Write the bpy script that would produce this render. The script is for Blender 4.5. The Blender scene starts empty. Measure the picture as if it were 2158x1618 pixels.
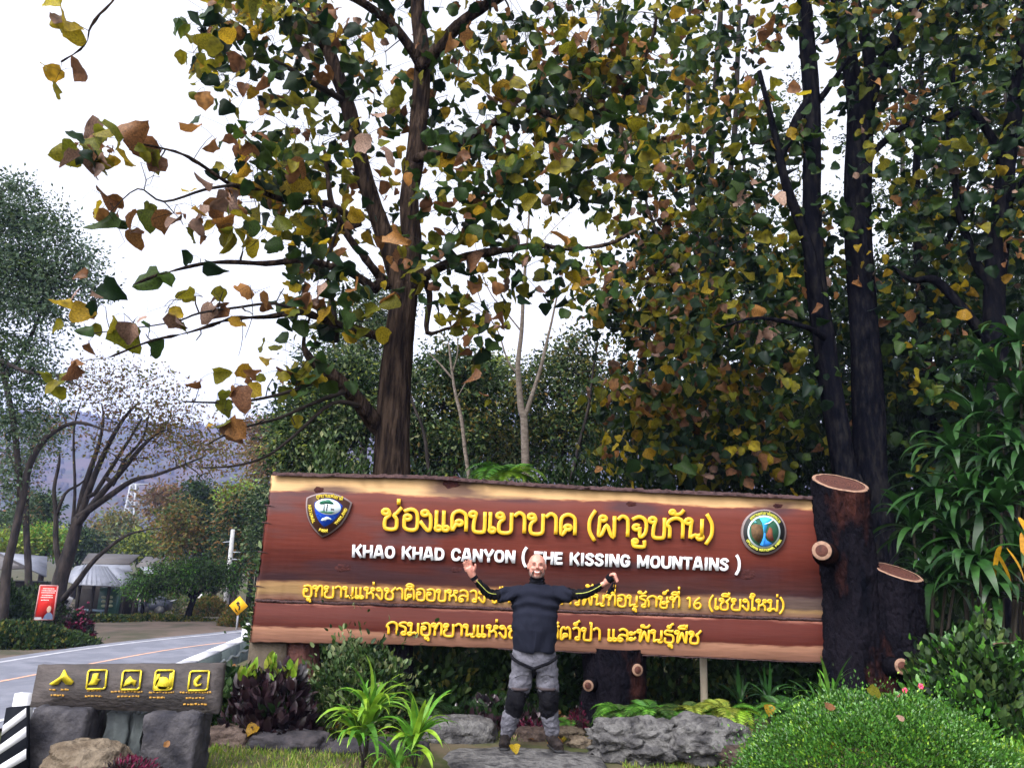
import bpy, bmesh, math, random
import numpy as np
from mathutils import Vector, Matrix, noise
random.seed(7); RNG = np.random.default_rng(11)
sc = bpy.context.scene
COL = sc.collection
rad = math.radians
# ------------------------------------------------------------------ camera
FPX = 1620.0; PITCH = rad(13.2); ROLL = rad(2.0); CAM = np.array([0.0, 0.0, 1.6])
cam_d = bpy.data.cameras.new('camera'); cam = bpy.data.objects.new('camera', cam_d); COL.objects.link(cam)
cam_d.sensor_width = 36.0; cam_d.lens = FPX / 2158.0 * 36.0
cam_d.clip_start = 0.1; cam_d.clip_end = 9000
cam.matrix_world = Matrix.Translation(Vector(CAM)) @ Matrix.Rotation(rad(90) + PITCH, 4, 'X') @ Matrix.Rotation(ROLL, 4, 'Z')
sc.camera = cam
# ------------------------------------------------------------------ sky and sun (hazy, overcast-bright)
SUN_EL = rad(48); SUN_AZ = rad(215)          # azimuth clockwise from +Y: behind and left of the camera
w = bpy.data.worlds.new('World'); sc.world = w; w.use_nodes = True
nt = w.node_tree; nt.nodes.clear()
sky = nt.nodes.new('ShaderNodeTexSky'); sky.sky_type = 'NISHITA'; sky.sun_disc = False
sky.sun_elevation = SUN_EL; sky.sun_rotation = SUN_AZ
sky.air_density = 1.0; sky.dust_density = 6.0; sky.ozone_density = 1.5
hs = nt.nodes.new('ShaderNodeHueSaturation'); hs.inputs['Saturation'].default_value = 0.12; hs.inputs['Value'].default_value = 2.6
bg = nt.nodes.new('ShaderNodeBackground'); bg.inputs['Strength'].default_value = 0.15
wo = nt.nodes.new('ShaderNodeOutputWorld')
nt.links.new(sky.outputs[0], hs.inputs['Color']); nt.links.new(hs.outputs[0], bg.inputs['Color']); nt.links.new(bg.outputs[0], wo.inputs['Surface'])
sun_d = bpy.data.lights.new('sun', 'SUN'); sun_d.energy = 0.6; sun_d.angle = rad(20); sun_d.color = (1, .95, .88)
sun = bpy.data.objects.new('sun', sun_d); COL.objects.link(sun)
sv = Vector((math.sin(SUN_AZ) * math.cos(SUN_EL), math.cos(SUN_AZ) * math.cos(SUN_EL), math.sin(SUN_EL)))
sun.rotation_euler = sv.to_track_quat('Z', 'Y').to_euler()
sc.view_settings.view_transform = 'Standard'; sc.view_settings.look = 'None'
sc.view_settings.gamma = 1; sc.view_settings.use_curve_mapping = False
sc.view_settings.exposure = 0.55
cy = sc.cycles
cy.max_bounces = 5; cy.diffuse_bounces = 3; cy.glossy_bounces = 2; cy.transmission_bounces = 3
cy.volume_bounces = 0; cy.transparent_max_bounces = 8; cy.use_denoising = True
cy.sample_clamp_indirect = 4.0
# ------------------------------------------------------------------ pixel -> place
_a = rad(90) + PITCH
_R = np.array([[1, 0, 0], [0, math.cos(_a), -math.sin(_a)], [0, math.sin(_a), math.cos(_a)]]) @ \
     np.array([[math.cos(ROLL), -math.sin(ROLL), 0], [math.sin(ROLL), math.cos(ROLL), 0], [0, 0, 1]])
def P(px, py, Y):
    d = _R @ np.array([(px - 1079) / FPX, -(py - 809) / FPX, -1.0]); return CAM + d * (Y / d[1])
def G(px, py, z):
    d = _R @ np.array([(px - 1079) / FPX, -(py - 809) / FPX, -1.0]); return CAM + d * ((z - CAM[2]) / d[2])
def sstep(t): t = min(1, max(0, t)); return t * t * (3 - 2 * t)
# ------------------------------------------------------------------ objects
def tag(o, label=None, cat=None, group=None, kind=None):
    if label: o['label'] = label
    if cat: o['category'] = cat
    if group: o['group'] = group
    if kind: o['kind'] = kind
    return o
def thing(name, label, cat, loc=(0, 0, 0), group=None):
    o = bpy.data.objects.new(name, None); COL.objects.link(o); o.location = Vector([float(v) for v in loc]); o.empty_display_size = .2
    return tag(o, label, cat, group)
def link(name, me, parent=None, mw=None):
    o = bpy.data.objects.new(name, me); COL.objects.link(o)
    if mw is not None: o.matrix_basis = mw
    if parent is not None:
        o.parent = parent
        if parent.type == 'EMPTY': o.matrix_parent_inverse = Matrix.Translation(-parent.location)
    return o
def mesh_np(name, V, F, mats, midx=None, smooth=False):
    """V (n,3) array; F list of (k,m) index arrays"""
    V = np.ascontiguousarray(V, dtype=np.float32)
    me = bpy.data.meshes.new(name)
    if not isinstance(F, list): F = [F]
    F = [np.asarray(f, dtype=np.int32) for f in F if len(f)]
    me.vertices.add(len(V)); me.vertices.foreach_set('co', V.ravel())
    loops = np.concatenate([f.ravel() for f in F]); tot = np.concatenate([np.full(len(f), f.shape[1], np.int32) for f in F])
    me.loops.add(len(loops)); me.loops.foreach_set('vertex_index', loops)
    me.polygons.add(len(tot)); st = np.concatenate([[0], np.cumsum(tot)[:-1]]).astype(np.int32)
    me.polygons.foreach_set('loop_start', st); me.polygons.foreach_set('loop_total', tot)
    if midx is not None: me.polygons.foreach_set('material_index', np.asarray(midx, np.int32))
    if smooth: me.polygons.foreach_set('use_smooth', np.ones(len(tot), bool))
    for m in (mats if isinstance(mats, (list, tuple)) else [mats]): me.materials.append(m)
    me.update(calc_edges=True); me.validate()
    return me
class MB:
    """collects shapes; build() links them as one mesh"""
    def __init__(s): s.v = []; s.f = []; s.n = 0
    def add(s, V, F):
        V = np.asarray(V, float); s.v.append(V); s.f.append([np.asarray(f, int) + s.n for f in (F if isinstance(F, list) else [F])]); s.n += len(V); return s
    def box(s, c, d, rot=None, taper=1.0, jit=0):
        x, y, z = [v / 2 for v in d]
        V = np.array([[-x, -y, -z], [x, -y, -z], [x, y, -z], [-x, y, -z], [-x * taper, -y * taper, z], [x * taper, -y * taper, z], [x * taper, y * taper, z], [-x * taper, y * taper, z]])
        if jit: V = V + RNG.normal(0, jit, V.shape)
        if rot is not None: V = V @ np.array(rot).T
        return s.add(V + np.array(c), [[[0, 3, 2, 1], [4, 5, 6, 7], [0, 1, 5, 4], [1, 2, 6, 5], [2, 3, 7, 6], [3, 0, 4, 7]]])
    def tube(s, pts, rs, n=8, cap=True):
        pts = np.asarray(pts, float); rs = np.broadcast_to(np.asarray(rs, float), (len(pts),))
        kp = [0] + [i for i in range(1, len(pts)) if np.linalg.norm(pts[i] - pts[i - 1]) > 1e-5]
        if len(kp) < 2: return s
        pts = pts[kp]; rs = rs[kp]
        V = []; u = None
        for i, p in enumerate(pts):
            t = pts[min(i + 1, len(pts) - 1)] - pts[max(i - 1, 0)]; L = np.linalg.norm(t); t = t / (L if L > 1e-9 else 1)
            if u is None:
                u = np.cross(t, [0, 0, 1.]);
                if np.linalg.norm(u) < .1: u = np.cross(t, [1., 0, 0])
            u = u - t * np.dot(u, t); u /= np.linalg.norm(u); v = np.cross(t, u)
            for k in range(n):
                a = 2 * math.pi * k / n; V.append(p + rs[i] * (math.cos(a) * u + math.sin(a) * v))
        F = [[i * n + k, i * n + (k + 1) % n, (i + 1) * n + (k + 1) % n, (i + 1) * n + k] for i in range(len(pts) - 1) for k in range(n)]
        FF = [F]
        if cap: FF += [[list(range(n))[::-1]], [[(len(pts) - 1) * n + k for k in range(n)]]]
        return s.add(V, FF)
    def ell(s, c, r, n=12, m=8, rot=None):
        V = [[0, 0, -1.]]
        for j in range(1, m):
            th = math.pi * j / m
            for k in range(n): V.append([math.sin(th) * math.cos(2 * math.pi * k / n), math.sin(th) * math.sin(2 * math.pi * k / n), -math.cos(th)])
        V.append([0, 0, 1.]); V = np.array(V) * np.array(r)
        if rot is not None: V = V @ np.array(rot).T
        T = [[0, 1 + (k + 1) % n, 1 + k] for k in range(n)] + [[len(V) - 1, 1 + (m - 2) * n + k, 1 + (m - 2) * n + (k + 1) % n] for k in range(n)]
        Q = [[1 + j * n + k, 1 + j * n + (k + 1) % n, 1 + (j + 1) * n + (k + 1) % n, 1 + (j + 1) * n + k] for j in range(m - 2) for k in range(n)]
        return s.add(V + np.array(c), [T, Q])
    def prism(s, poly, y0, y1):
        """poly [(x,z)] counter-clockwise seen from -Y, extruded from y0 (front) to y1"""
        n = len(poly); V = [[x, y0, z] for x, z in poly] + [[x, y1, z] for x, z in poly]
        return s.add(V, [[list(range(n))], [list(range(n, 2 * n))[::-1]], [[k, k + n, (k + 1) % n + n, (k + 1) % n] for k in range(n)]])
    def arrays(s):
        d = {}
        for fl in s.f:
            for f in fl:
                if f.ndim == 1: f = f[None]
                d.setdefault(f.shape[1], []).append(f)
        return np.concatenate(s.v), [np.concatenate(v) for v in d.values()]
    def build(s, name, m, parent=None, smooth=False):
        V, F = s.arrays(); return link(name, mesh_np(name, V, F, m, smooth=smooth), parent)
def modded(name, me, mats, parent, mods, keep=True):
    """apply modifiers to a mesh and link the result"""
    o = bpy.data.objects.new('tmp', me); COL.objects.link(o)
    for typ, kw in mods:
        m = o.modifiers.new('m', typ)
        for k, v in kw.items(): setattr(m, k, v)
    bpy.context.view_layer.update()
    dg = bpy.context.evaluated_depsgraph_get(); r = bpy.data.meshes.new_from_object(o.evaluated_get(dg))
    bpy.data.objects.remove(o); r.name = name; r.materials.clear()
    for m in (mats if isinstance(mats, (list, tuple)) else [mats]): r.materials.append(m)
    return link(name, r, parent)
def displace(me, f):
    n = len(me.vertices); co = np.empty(n * 3, np.float32); me.vertices.foreach_get('co', co); co = co.reshape(-1, 3)
    no = np.empty(n * 3, np.float32); me.vertices.foreach_get('normal', no); no = no.reshape(-1, 3)
    for i in range(n):
        co[i] += no[i] * f(co[i])
    me.vertices.foreach_set('co', co.ravel()); me.update()
# ------------------------------------------------------------------ materials
def mat(name, cols, scale=3.0, rough=.8, bump=0.0, bscale=30.0, spec=.3, stretch=(1, 1, 1), metal=0.0, detail=6, lo=.3, hi=.7, bdist=.02):
    m = bpy.data.materials.new(name); m.use_nodes = True; t = m.node_tree; b = t.nodes['Principled BSDF']
    b.inputs['Roughness'].default_value = rough; b.inputs['Specular IOR Level'].default_value = spec; b.inputs['Metallic'].default_value = metal
    if not isinstance(cols, list): cols = [cols, tuple(c * .86 for c in cols)]
    tc = t.nodes.new('ShaderNodeTexCoord'); mp = t.nodes.new('ShaderNodeMapping'); mp.inputs['Scale'].default_value = stretch
    t.links.new(tc.outputs['Object'], mp.inputs[0])
    nz = t.nodes.new('ShaderNodeTexNoise'); nz.inputs['Scale'].default_value = scale; nz.inputs['Detail'].default_value = detail; nz.inputs['Roughness'].default_value = .6
    t.links.new(mp.outputs[0], nz.inputs['Vector'])
    r = t.nodes.new('ShaderNodeValToRGB'); e = r.color_ramp.elements
    while len(e) < len(cols): e.new(.5)
    for i, c in enumerate(cols):
        e[i].position = lo + (hi - lo) * i / max(1, len(cols) - 1); e[i].color = (*c, 1)
    t.links.new(nz.outputs[0], r.inputs[0]); t.links.new(r.outputs[0], b.inputs['Base Color'])
    if bump:
        n2 = t.nodes.new('ShaderNodeTexNoise'); n2.inputs['Scale'].default_value = bscale; n2.inputs['Detail'].default_value = 6
        t.links.new(mp.outputs[0], n2.inputs['Vector'])
        bp = t.nodes.new('ShaderNodeBump'); bp.inputs['Strength'].default_value = bump; bp.inputs['Distance'].default_value = bdist
        t.links.new(n2.outputs[0], bp.inputs['Height']); t.links.new(bp.outputs[0], b.inputs['Normal'])
    return m
def leafmat(name, cols, trans=.35, rough=.5, spec=.16, veins=True):
    m = bpy.data.materials.new(name); m.use_nodes = True; t = m.node_tree; b = t.nodes['Principled BSDF']
    b.inputs['Roughness'].default_value = rough; b.inputs['Specular IOR Level'].default_value = spec
    g = t.nodes.new('ShaderNodeNewGeometry'); oi = t.nodes.new('ShaderNodeObjectInfo')
    ad = t.nodes.new('ShaderNodeMath'); ad.operation = 'ADD'; fr = t.nodes.new('ShaderNodeMath'); fr.operation = 'FRACT'
    t.links.new(g.outputs['Random Per Island'], ad.inputs[0]); t.links.new(oi.outputs['Random'], ad.inputs[1]); t.links.new(ad.outputs[0], fr.inputs[0])
    r = t.nodes.new('ShaderNodeValToRGB'); r.color_ramp.interpolation = 'LINEAR'; e = r.color_ramp.elements
    while len(e) < len(cols): e.new(.5)
    for i, c in enumerate(cols): e[i].position = i / max(1, len(cols) - 1); e[i].color = (*c, 1)
    t.links.new(fr.outputs[0], r.inputs[0])
    nz = t.nodes.new('ShaderNodeTexNoise'); nz.inputs['Scale'].default_value = 14; nz.inputs['Detail'].default_value = 3
    tc = t.nodes.new('ShaderNodeTexCoord'); t.links.new(tc.outputs['Object'], nz.inputs['Vector'])
    mr = t.nodes.new('ShaderNodeMapRange'); mr.inputs[1].default_value = .3; mr.inputs[2].default_value = .7; mr.inputs[3].default_value = .5; mr.inputs[4].default_value = 1.45
    t.links.new(nz.outputs[0], mr.inputs[0])
    hv = t.nodes.new('ShaderNodeHueSaturation'); t.links.new(r.outputs[0], hv.inputs['Color']); t.links.new(mr.outputs[0], hv.inputs['Value'])
    t.links.new(hv.outputs[0], b.inputs['Base Color'])
    tr = t.nodes.new('ShaderNodeBsdfTranslucent'); t.links.new(hv.outputs[0], tr.inputs['Color'])
    mx = t.nodes.new('ShaderNodeMixShader'); mx.inputs[0].default_value = trans
    t.links.new(b.outputs[0], mx.inputs[1]); t.links.new(tr.outputs[0], mx.inputs[2])
    t.links.new(mx.outputs[0], t.nodes['Material Output'].inputs['Surface'])
    return m
M = {}
M['bark_teak'] = mat('bark teak', [(.010, .008, .008), (.030, .021, .017), (.065, .045, .034)], 13, 1, 1.0, 30, .0, (1, 1, .14), bdist=.08, lo=.38, hi=.62)
M['bark_dark'] = mat('bark dark', [(.001, .0015, .003), (.004, .004, .006), (.014, .013, .013)], 14, 1, 1.0, 30, .0, (1, 1, .3))
M['bark_grey'] = mat('bark grey', [(.010, .009, .010), (.026, .022, .021), (.05, .04, .037)], 6, .95, .6, 24, .1, (1, 1, .3))
M['bark_pale'] = mat('bark pale', [(.10, .08, .065), (.20, .165, .14), (.28, .24, .205)], 11, .9, .4, 20, .1, (1, 1, 2.2))
M['twig'] = mat('twig', [(.014, .012, .011), (.035, .027, .023)], 8, .9, spec=.1)
TEAK = [leafmat('teak leaf green', [(.012, .034, .006), (.032, .060, .006), (.016, .040, .010)], .36),
        leafmat('teak leaf olive', [(.10, .11, .008), (.18, .15, .010), (.07, .09, .008)], .5),
        leafmat('teak leaf yellow', [(.34, .25, .012), (.25, .14, .012), (.36, .29, .015)], .5),
        leafmat('teak leaf brown', [(.16, .07, .025), (.11, .05, .025), (.26, .12, .03)], .30),
        leafmat('teak leaf dry pink', [(.19, .115, .085), (.12, .07, .05), (.25, .16, .12)], .15),
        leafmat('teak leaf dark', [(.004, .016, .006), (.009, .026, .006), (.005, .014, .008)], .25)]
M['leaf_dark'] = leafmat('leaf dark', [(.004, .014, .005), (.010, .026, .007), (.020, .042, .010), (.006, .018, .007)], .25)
M['leaf_mid'] = leafmat('leaf mid', [(.018, .045, .012), (.04, .075, .018), (.028, .055, .016), (.07, .10, .025)], .3)
M['leaf_pale'] = leafmat('leaf pale', [(.10, .15, .07), (.16, .20, .09), (.08, .12, .06), (.22, .22, .10)], .35)
M['leaf_bright'] = leafmat('leaf bright', [(.045, .15, .015), (.09, .24, .025), (.03, .10, .012), (.13, .27, .04)], .35)
M['leaf_hedge'] = leafmat('leaf hedge', [(.022, .085, .010), (.055, .17, .018), (.012, .05, .006), (.09, .22, .03)], .25, rough=.35, spec=.5)
M['leaf_lime'] = leafmat('leaf lime', [(.16, .30, .02), (.24, .38, .03), (.10, .24, .02)], .4, rough=.35, spec=.5)
M['leaf_yellowgreen'] = leafmat('leaf yellow green', [(.14, .20, .03), (.24, .26, .04), (.10, .15, .02)], .4)
M['leaf_autumn'] = leafmat('leaf autumn', [(.13, .065, .022), (.18, .10, .03), (.10, .07, .025), (.12, .11, .03)], .4)
M['leaf_rust'] = leafmat('leaf rust', [(.13, .065, .035), (.17, .09, .05), (.11, .08, .04), (.09, .085, .035)], .35)
M['leaf_purple'] = leafmat('leaf purple', [(0.0105, 0.0049, 0.007), (0.0224, 0.0098, 0.014), (0.0056, 0.0042, 0.007), (0.042, 0.0245, 0.0315)], .1, rough=.3, spec=.5)
M['leaf_magenta'] = leafmat('leaf magenta', [(.09, .006, .028), (.14, .012, .045), (.05, .006, .018)], .25)
M['leaf_strap'] = leafmat('leaf strap', [(0.0105, 0.04125, 0.0075), (0.0195, 0.06375, 0.01125), (0.006, 0.024, 0.00675)], .22, rough=.42, spec=.3)
M['leaf_olive'] = leafmat('leaf olive mix', [(.10, .11, .02), (.16, .14, .025), (.05, .07, .015), (.20, .12, .03)], .35)
M['leaf_haze_tint'] = leafmat('leaf haze tint', [(.07, .115, .07), (.10, .15, .085), (.05, .09, .06), (.13, .17, .10)], .4)  # distance haze put into the leaf colour: paler blue-green
M['flower_pink'] = mat('flower pink', (.65, .06, .13), 8, .6)
M['flower_orange'] = mat('flower orange', (.70, .12, .04), 8, .6)
# ------------------------------------------------------------------ foliage machinery
def rots(tip, nrm):
    """rotation matrices with local +Y along tip and +Z near nrm (n,3)"""
    y = tip / np.maximum(np.linalg.norm(tip, axis=1, keepdims=True), 1e-9)
    x = np.cross(y, nrm); x /= np.maximum(np.linalg.norm(x, axis=1, keepdims=True), 1e-9)
    z = np.cross(x, y)
    return np.stack([x, y, z], axis=2)
def tmpl_diamond(wd=.5, fold=.12):
    V = np.array([[0, 0, 0], [wd / 2, .45, fold], [0, 1, -.08], [-wd / 2, .45, fold]]); return V, np.array([[0, 1, 2], [0, 2, 3]])
def tmpl_oval(wd=.55, fold=.1, curl=.15):
    V = []; ys = [0, .18, .5, .8, 1]; ws = [0, .8, 1, .62, 0]
    for y, q in zip(ys, ws):
        for s in (-1, 0, 1): V.append([s * q * wd / 2, y, abs(s) * fold * q - curl * y * y])
    V = np.array(V); F = [[i * 3 + j, i * 3 + j + 1, i * 3 + j + 4, i * 3 + j + 3] for i in range(4) for j in range(2)]
    return V, np.array(F)
def tmpl_teak(seed, curl=.3, fold=.15, wave=.05):
    r = random.Random(seed); V = []; ys = [0, .06, .22, .42, .62, .8, .92, 1.0]; ws = [.08, .60, .90, .98, .86, .60, .34, .03]
    asym = r.uniform(-.12, .12); tw = r.uniform(-.5, .5)
    for i, (y, q) in enumerate(zip(ys, ws)):
        for s in (-1, -.5, 0, .5, 1):
            x = s * q * .5 * (1 + asym * s) * (r.uniform(.74, 1.16) if abs(s) == 1 else r.uniform(.92, 1.06)); bend = -curl * y ** 1.7
            z = fold * abs(s) * q + bend + wave * r.uniform(-1, 1) * (abs(s) > .4) * q + (abs(s) == 1) * r.uniform(-.06, .14) * q
            yy = y + (abs(s) == 1) * r.uniform(-.07, .05) - (.06 if i == 0 and s else 0) * 0
            a = tw * y; V.append([x * math.cos(a) - z * math.sin(a) * .3, yy * (1 - .12 * curl), z + x * math.sin(a)])
    V = np.array(V); F = [[i * 5 + j, i * 5 + j + 1, i * 5 + j + 6, i * 5 + j + 5] for i in range(7) for j in range(4)]
    return V, np.array(F)
def scatter(T, pos, R, scl):
    V0, F0 = T; n = len(pos); k = len(V0)
    V = np.einsum('nij,kj->nki', R, V0) * scl[:, None, None] + pos[:, None, :]
    F = (F0[None] + (np.arange(n) * k)[:, None, None]).reshape(-1, F0.shape[1])
    return V.reshape(-1, 3), F
def unit(n): v = RNG.normal(size=(n, 3)); return v / np.linalg.norm(v, axis=1, keepdims=True)
def leaf_object(name, parent, groups, mats, kind='stuff', smooth=True):
    """groups: list of (template,pos,R,scale,matindex array)"""
    VV = []; FF = {}; MI = {}; off = 0
    for T, pos, R, s, mi in groups:
        if len(pos) == 0: continue
        V, F = scatter(T, pos, R, s); VV.append(V); k = F.shape[1]
        FF.setdefault(k, []).append(F + off); MI.setdefault(k, []).append(np.repeat(mi, len(T[1]))); off += len(V)
    ks = list(FF); F = [np.concatenate(FF[k]) for k in ks]; mi = np.concatenate([np.concatenate(MI[k]) for k in ks])
    o = link(name, mesh_np(name, np.concatenate(VV), F, mats, mi, smooth=smooth), parent)
    if kind: o['kind'] = kind
    return o
DIA = tmpl_diamond(); OVAL = tmpl_oval(); NARROW = tmpl_oval(.28, .08, .2); NEEDLE = tmpl_diamond(.22, .04)
TK = [tmpl_teak(s, c, f, w_) for s, c, f, w_ in ((1, .15, .12, .04), (2, .35, .2, .05), (3, .55, .25, .06), (4, .05, .3, .05), (5, .4, -.15, .07), (6, .8, .35, .08))]

def limb_px(pts):
    """[(px,py,Y,radius px)] -> world points and radii, smoothed"""
    W = [P(a, b, Y) for a, b, Y, r in pts]; Rr = [r * Y / FPX for a, b, Y, r in pts]
    return W, Rr
def smooth_path(W, Rr, sub=3, jit=0):
    W = [np.array(p, float) for p in W]
    if len(W) < 3: sub = max(sub, 2)
    out = []; ro = []
    for i in range(len(W) - 1):
        p0 = W[max(i - 1, 0)]; p1 = W[i]; p2 = W[i + 1]; p3 = W[min(i + 2, len(W) - 1)]
        for k in range(sub):
            t = k / sub
            out.append(.5 * ((2 * p1) + (-p0 + p2) * t + (2 * p0 - 5 * p1 + 4 * p2 - p3) * t * t + (-p0 + 3 * p1 - 3 * p2 + p3) * t ** 3)); ro.append(Rr[i] * (1 - t) + Rr[i + 1] * t)
    out.append(W[-1]); ro.append(Rr[-1])
    if jit: out = [o if i == 0 else o + RNG.normal(0, jit, 3) for i, o in enumerate(out)]
    return out, ro
class Skeleton:
    def __init__(s): s.p = []; s.par = []; s.r = []; s.chains = []
    def limb(s, W, Rr, parent=None, sub=3, jit=0):
        W, Rr = smooth_path(W, Rr, sub, jit); prev = -1 if parent is None else parent; ch = []
        if parent is None and s.p: # attach to nearest
            A = np.array(s.p); j = int(np.argmin(((A - W[0]) ** 2).sum(1))); prev = j
        if prev >= 0: ch.append(prev)
        for q, r in zip(W, Rr):
            s.p.append(q); s.par.append(prev); s.r.append(r); prev = len(s.p) - 1; ch.append(prev)
        s.chains.append((ch, True)); return prev
    def grow(s, targets, rtip, droop=.0, seg=.35, rise=.25):
        """connect every target to the nearest node with a curved twig; nearest targets first"""
        A = np.array(s.p); T = np.array(targets); idx = list(range(len(T)))
        d = np.full(len(T), 1e9); nn = np.zeros(len(T), int)
        for i in idx:
            q = ((A - T[i]) ** 2).sum(1); nn[i] = int(q.argmin()); d[i] = q.min()
        left = set(idx); ends = {}
        while left:
            L = np.array(sorted(left)); i = int(L[d[L].argmin()]); left.discard(i)
            a = np.array(s.p[nn[i]]); b = T[i]; D = math.sqrt(d[i]); n = max(2, int(D / seg) + 1)
            mid = (a + b) / 2 + np.array([0, 0, D * rise * RNG.uniform(-.4, 1)]) + RNG.normal(0, .08 * D, 3)
            ch = [nn[i]]; prev = nn[i]; new = []
            for k in range(1, n + 1):
                t = k / n; q = (1 - t) ** 2 * a + 2 * t * (1 - t) * mid + t * t * b
                s.p.append(q); s.par.append(prev); s.r.append(0); prev = len(s.p) - 1; ch.append(prev); new.append(prev)
            s.chains.append((ch, False)); ends[i] = prev
            if left:
                L = np.array(sorted(left)); NP = np.array([s.p[j] for j in new])
                q = ((T[L][:, None] - NP[None]) ** 2).sum(2); m = q.min(1); w_ = m < d[L]
                d[L[w_]] = m[w_]; nn[L[w_]] = np.array(new)[q.argmin(1)[w_]]
        # pipe model radii
        cnt = np.zeros(len(s.p)); ch_ = set(s.par)
        for i in range(len(s.p) - 1, -1, -1):
            if cnt[i] == 0: cnt[i] = 1
            if s.par[i] >= 0: cnt[s.par[i]] += cnt[i]
        for i in range(len(s.p)):
            if s.r[i] == 0: s.r[i] = min(rtip * cnt[i] ** .42, (s.r[s.par[i]] * .8 if s.par[i] >= 0 else 1))
        return [ends[i] for i in range(len(T))]
    def mesh(s, mb_limb, mb_twig, nl=9):
        P_ = np.array(s.p)
        for ci, (ch, main) in enumerate(s.chains):
            pts = P_[ch]; rs = np.array([s.r[j] for j in ch]);
            if main and ci and len(rs) > 1 and rs[min(1, len(rs) - 1)] < .062:
                rs[0] = rs[1]; mb_twig.tube(pts, rs, 7)
            elif main:
                if len(rs) > 1: rs[0] = min(rs[0], rs[1] * 1.25)
                mb_limb.tube(pts, rs, nl)
            else:
                rs[0] = rs[1] if len(rs) > 1 else rs[0]; mb_twig.tube(pts, rs, 5 if rs[0] > .012 else 3, cap=False)
def trunk_rough(me, amp, fr=3.0, zf=.5):
    displace(me, lambda c: amp * (noise.noise(Vector((c[0] * fr * 3, c[1] * fr * 3, c[2] * fr * zf))) + .5 * noise.noise(Vector((c[0] * fr * 9, c[1] * fr * 9, c[2] * fr * zf * 3)))))

def ellip_targets(blobs, n_total=None):
    """blobs (px,py,rx,ry,Y,n[,depth]) -> world points"""
    out = []
    for b in blobs:
        px, py, rx, ry, Y, n = b[:6]; dep = b[6] if len(b) > 6 else .8 * (rx + ry) / 2 * Y / FPX
        for _ in range(n):
            a = random.uniform(0, 2 * math.pi); q = math.sqrt(random.random())
            out.append(P(px + rx * q * math.cos(a), py + ry * q * math.sin(a), Y + random.uniform(-dep, dep)))
    return out
def foliage_at(C, n_per, spread, size, droop=.5, flat=.0):
    """leaves round cluster centres: pos, R, scale"""
    C = np.asarray(C); n = len(C) * n_per; c = np.repeat(C, n_per, 0)
    off = RNG.normal(0, 1, (n, 3)) * spread * np.array([1, 1, .75]); pos = c + off
    tip = off / max(spread, 1e-6) * .5 + unit(n) * .7 + np.array([0, 0, -droop]); nr = unit(n) * (1 - flat) + np.array([0, 0, flat])
    s = size * RNG.uniform(.6, 1.25, n); return pos, rots(tip, nr), s
def small_tree(name, label, cat, base, limbs, blobs, mats, weights, size, n_per, spread, barkm, group=None, rtip=.008, T=None, droop=.3, limb_sub=3, flat=0., twigs=True, extra=None, rf=1.0, tight=.74):
    """tree with trunk, branches and a crown of small leaves"""
    b = np.array(base); t = thing(name, label, cat, b, group)
    sk = Skeleton()
    for i, L in enumerate(limbs):
        W, Rr = limb_px(L); Rr = [r * rf for r in Rr]
        if i == 0: W = [np.array([W[0][0], W[0][1], b[2] - .3])] + W; Rr = [Rr[0] * 1.25] + Rr
        sk.limb(W, Rr, None if i == 0 else None, limb_sub, 0)
    tg = ellip_targets(blobs)
    ends = sk.grow(tg, rtip, seg=.6) if tg else []
    ml = MB(); mt = MB(); sk.mesh(ml, mt, 8)
    tr = ml.build('trunk', barkm, t, True)
    if mt.n and twigs: mt.build('branches', barkm, t, True)['kind'] = 'stuff'
    C = [sk.p[e] for e in ends]
    if C:
        T = T or DIA
        pos, R, s = foliage_at(C, n_per, spread * tight, size * 1.12, droop, flat)
        mi = RNG.choice(len(mats), len(pos), p=np.array(weights) / sum(weights))
        # neighbouring clusters share a tone
        cl = np.repeat(RNG.choice(len(mats), len(C), p=np.array(weights) / sum(weights)), n_per); mi = np.where(RNG.random(len(pos)) < .6, cl, mi)
        leaf_object('crown', t, [(T, pos, R, s, mi)], mats)
    return t
def strap_mesh(name, length, width, rise, droop, m, seg=9, fold=.25, twist=0., crease=True):
    """arching strap leaf rooted at origin, growing along +X and up"""
    V = []; x = z = 0; ang = rise
    for i in range(seg + 1):
        t = i / seg; q = width / 2 * min(1, (t * 5 + .35)) * (1 - t ** 2.6) ** .9 + .0015
        a = twist * t
        for s in (-1, 0, 1): V.append([x - math.sin(ang) * abs(s) * fold * -q * .6 * 1, s * q * math.cos(a) , z + abs(s) * fold * q + s * q * math.sin(a)])
        x += length / seg * math.cos(ang); z += length / seg * math.sin(ang); ang -= droop / seg * (0.4 + 1.2 * t)
    F = [[i * 3 + j, i * 3 + j + 1, i * 3 + j + 4, i * 3 + j + 3] for i in range(seg) for j in range(2)]
    return mesh_np(name, np.array(V), np.array(F), m, smooth=True)
def rosette(parent, c, meshes, n, tilt=0.25, scale=(.8, 1.1), name='leaf', lean=(0, 0), start=0):
    for i in range(n):
        a = start + i * 2.39996 + random.uniform(-.25, .25); s = random.uniform(*scale)
        mw = Matrix.Translation(Vector([float(v) for v in c]) + Vector((0, 0, .004 * i))) @ Matrix.Rotation(lean[0], 4, 'X') @ Matrix.Rotation(lean[1], 4, 'Y') @ Matrix.Rotation(a, 4, 'Z') @ Matrix.Rotation(random.uniform(-tilt, tilt), 4, 'Y') @ Matrix.Rotation(random.uniform(-.3, .3), 4, 'X') @ Matrix.Scale(s, 4)
        link(name, random.choice(meshes), parent, mw)
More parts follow.
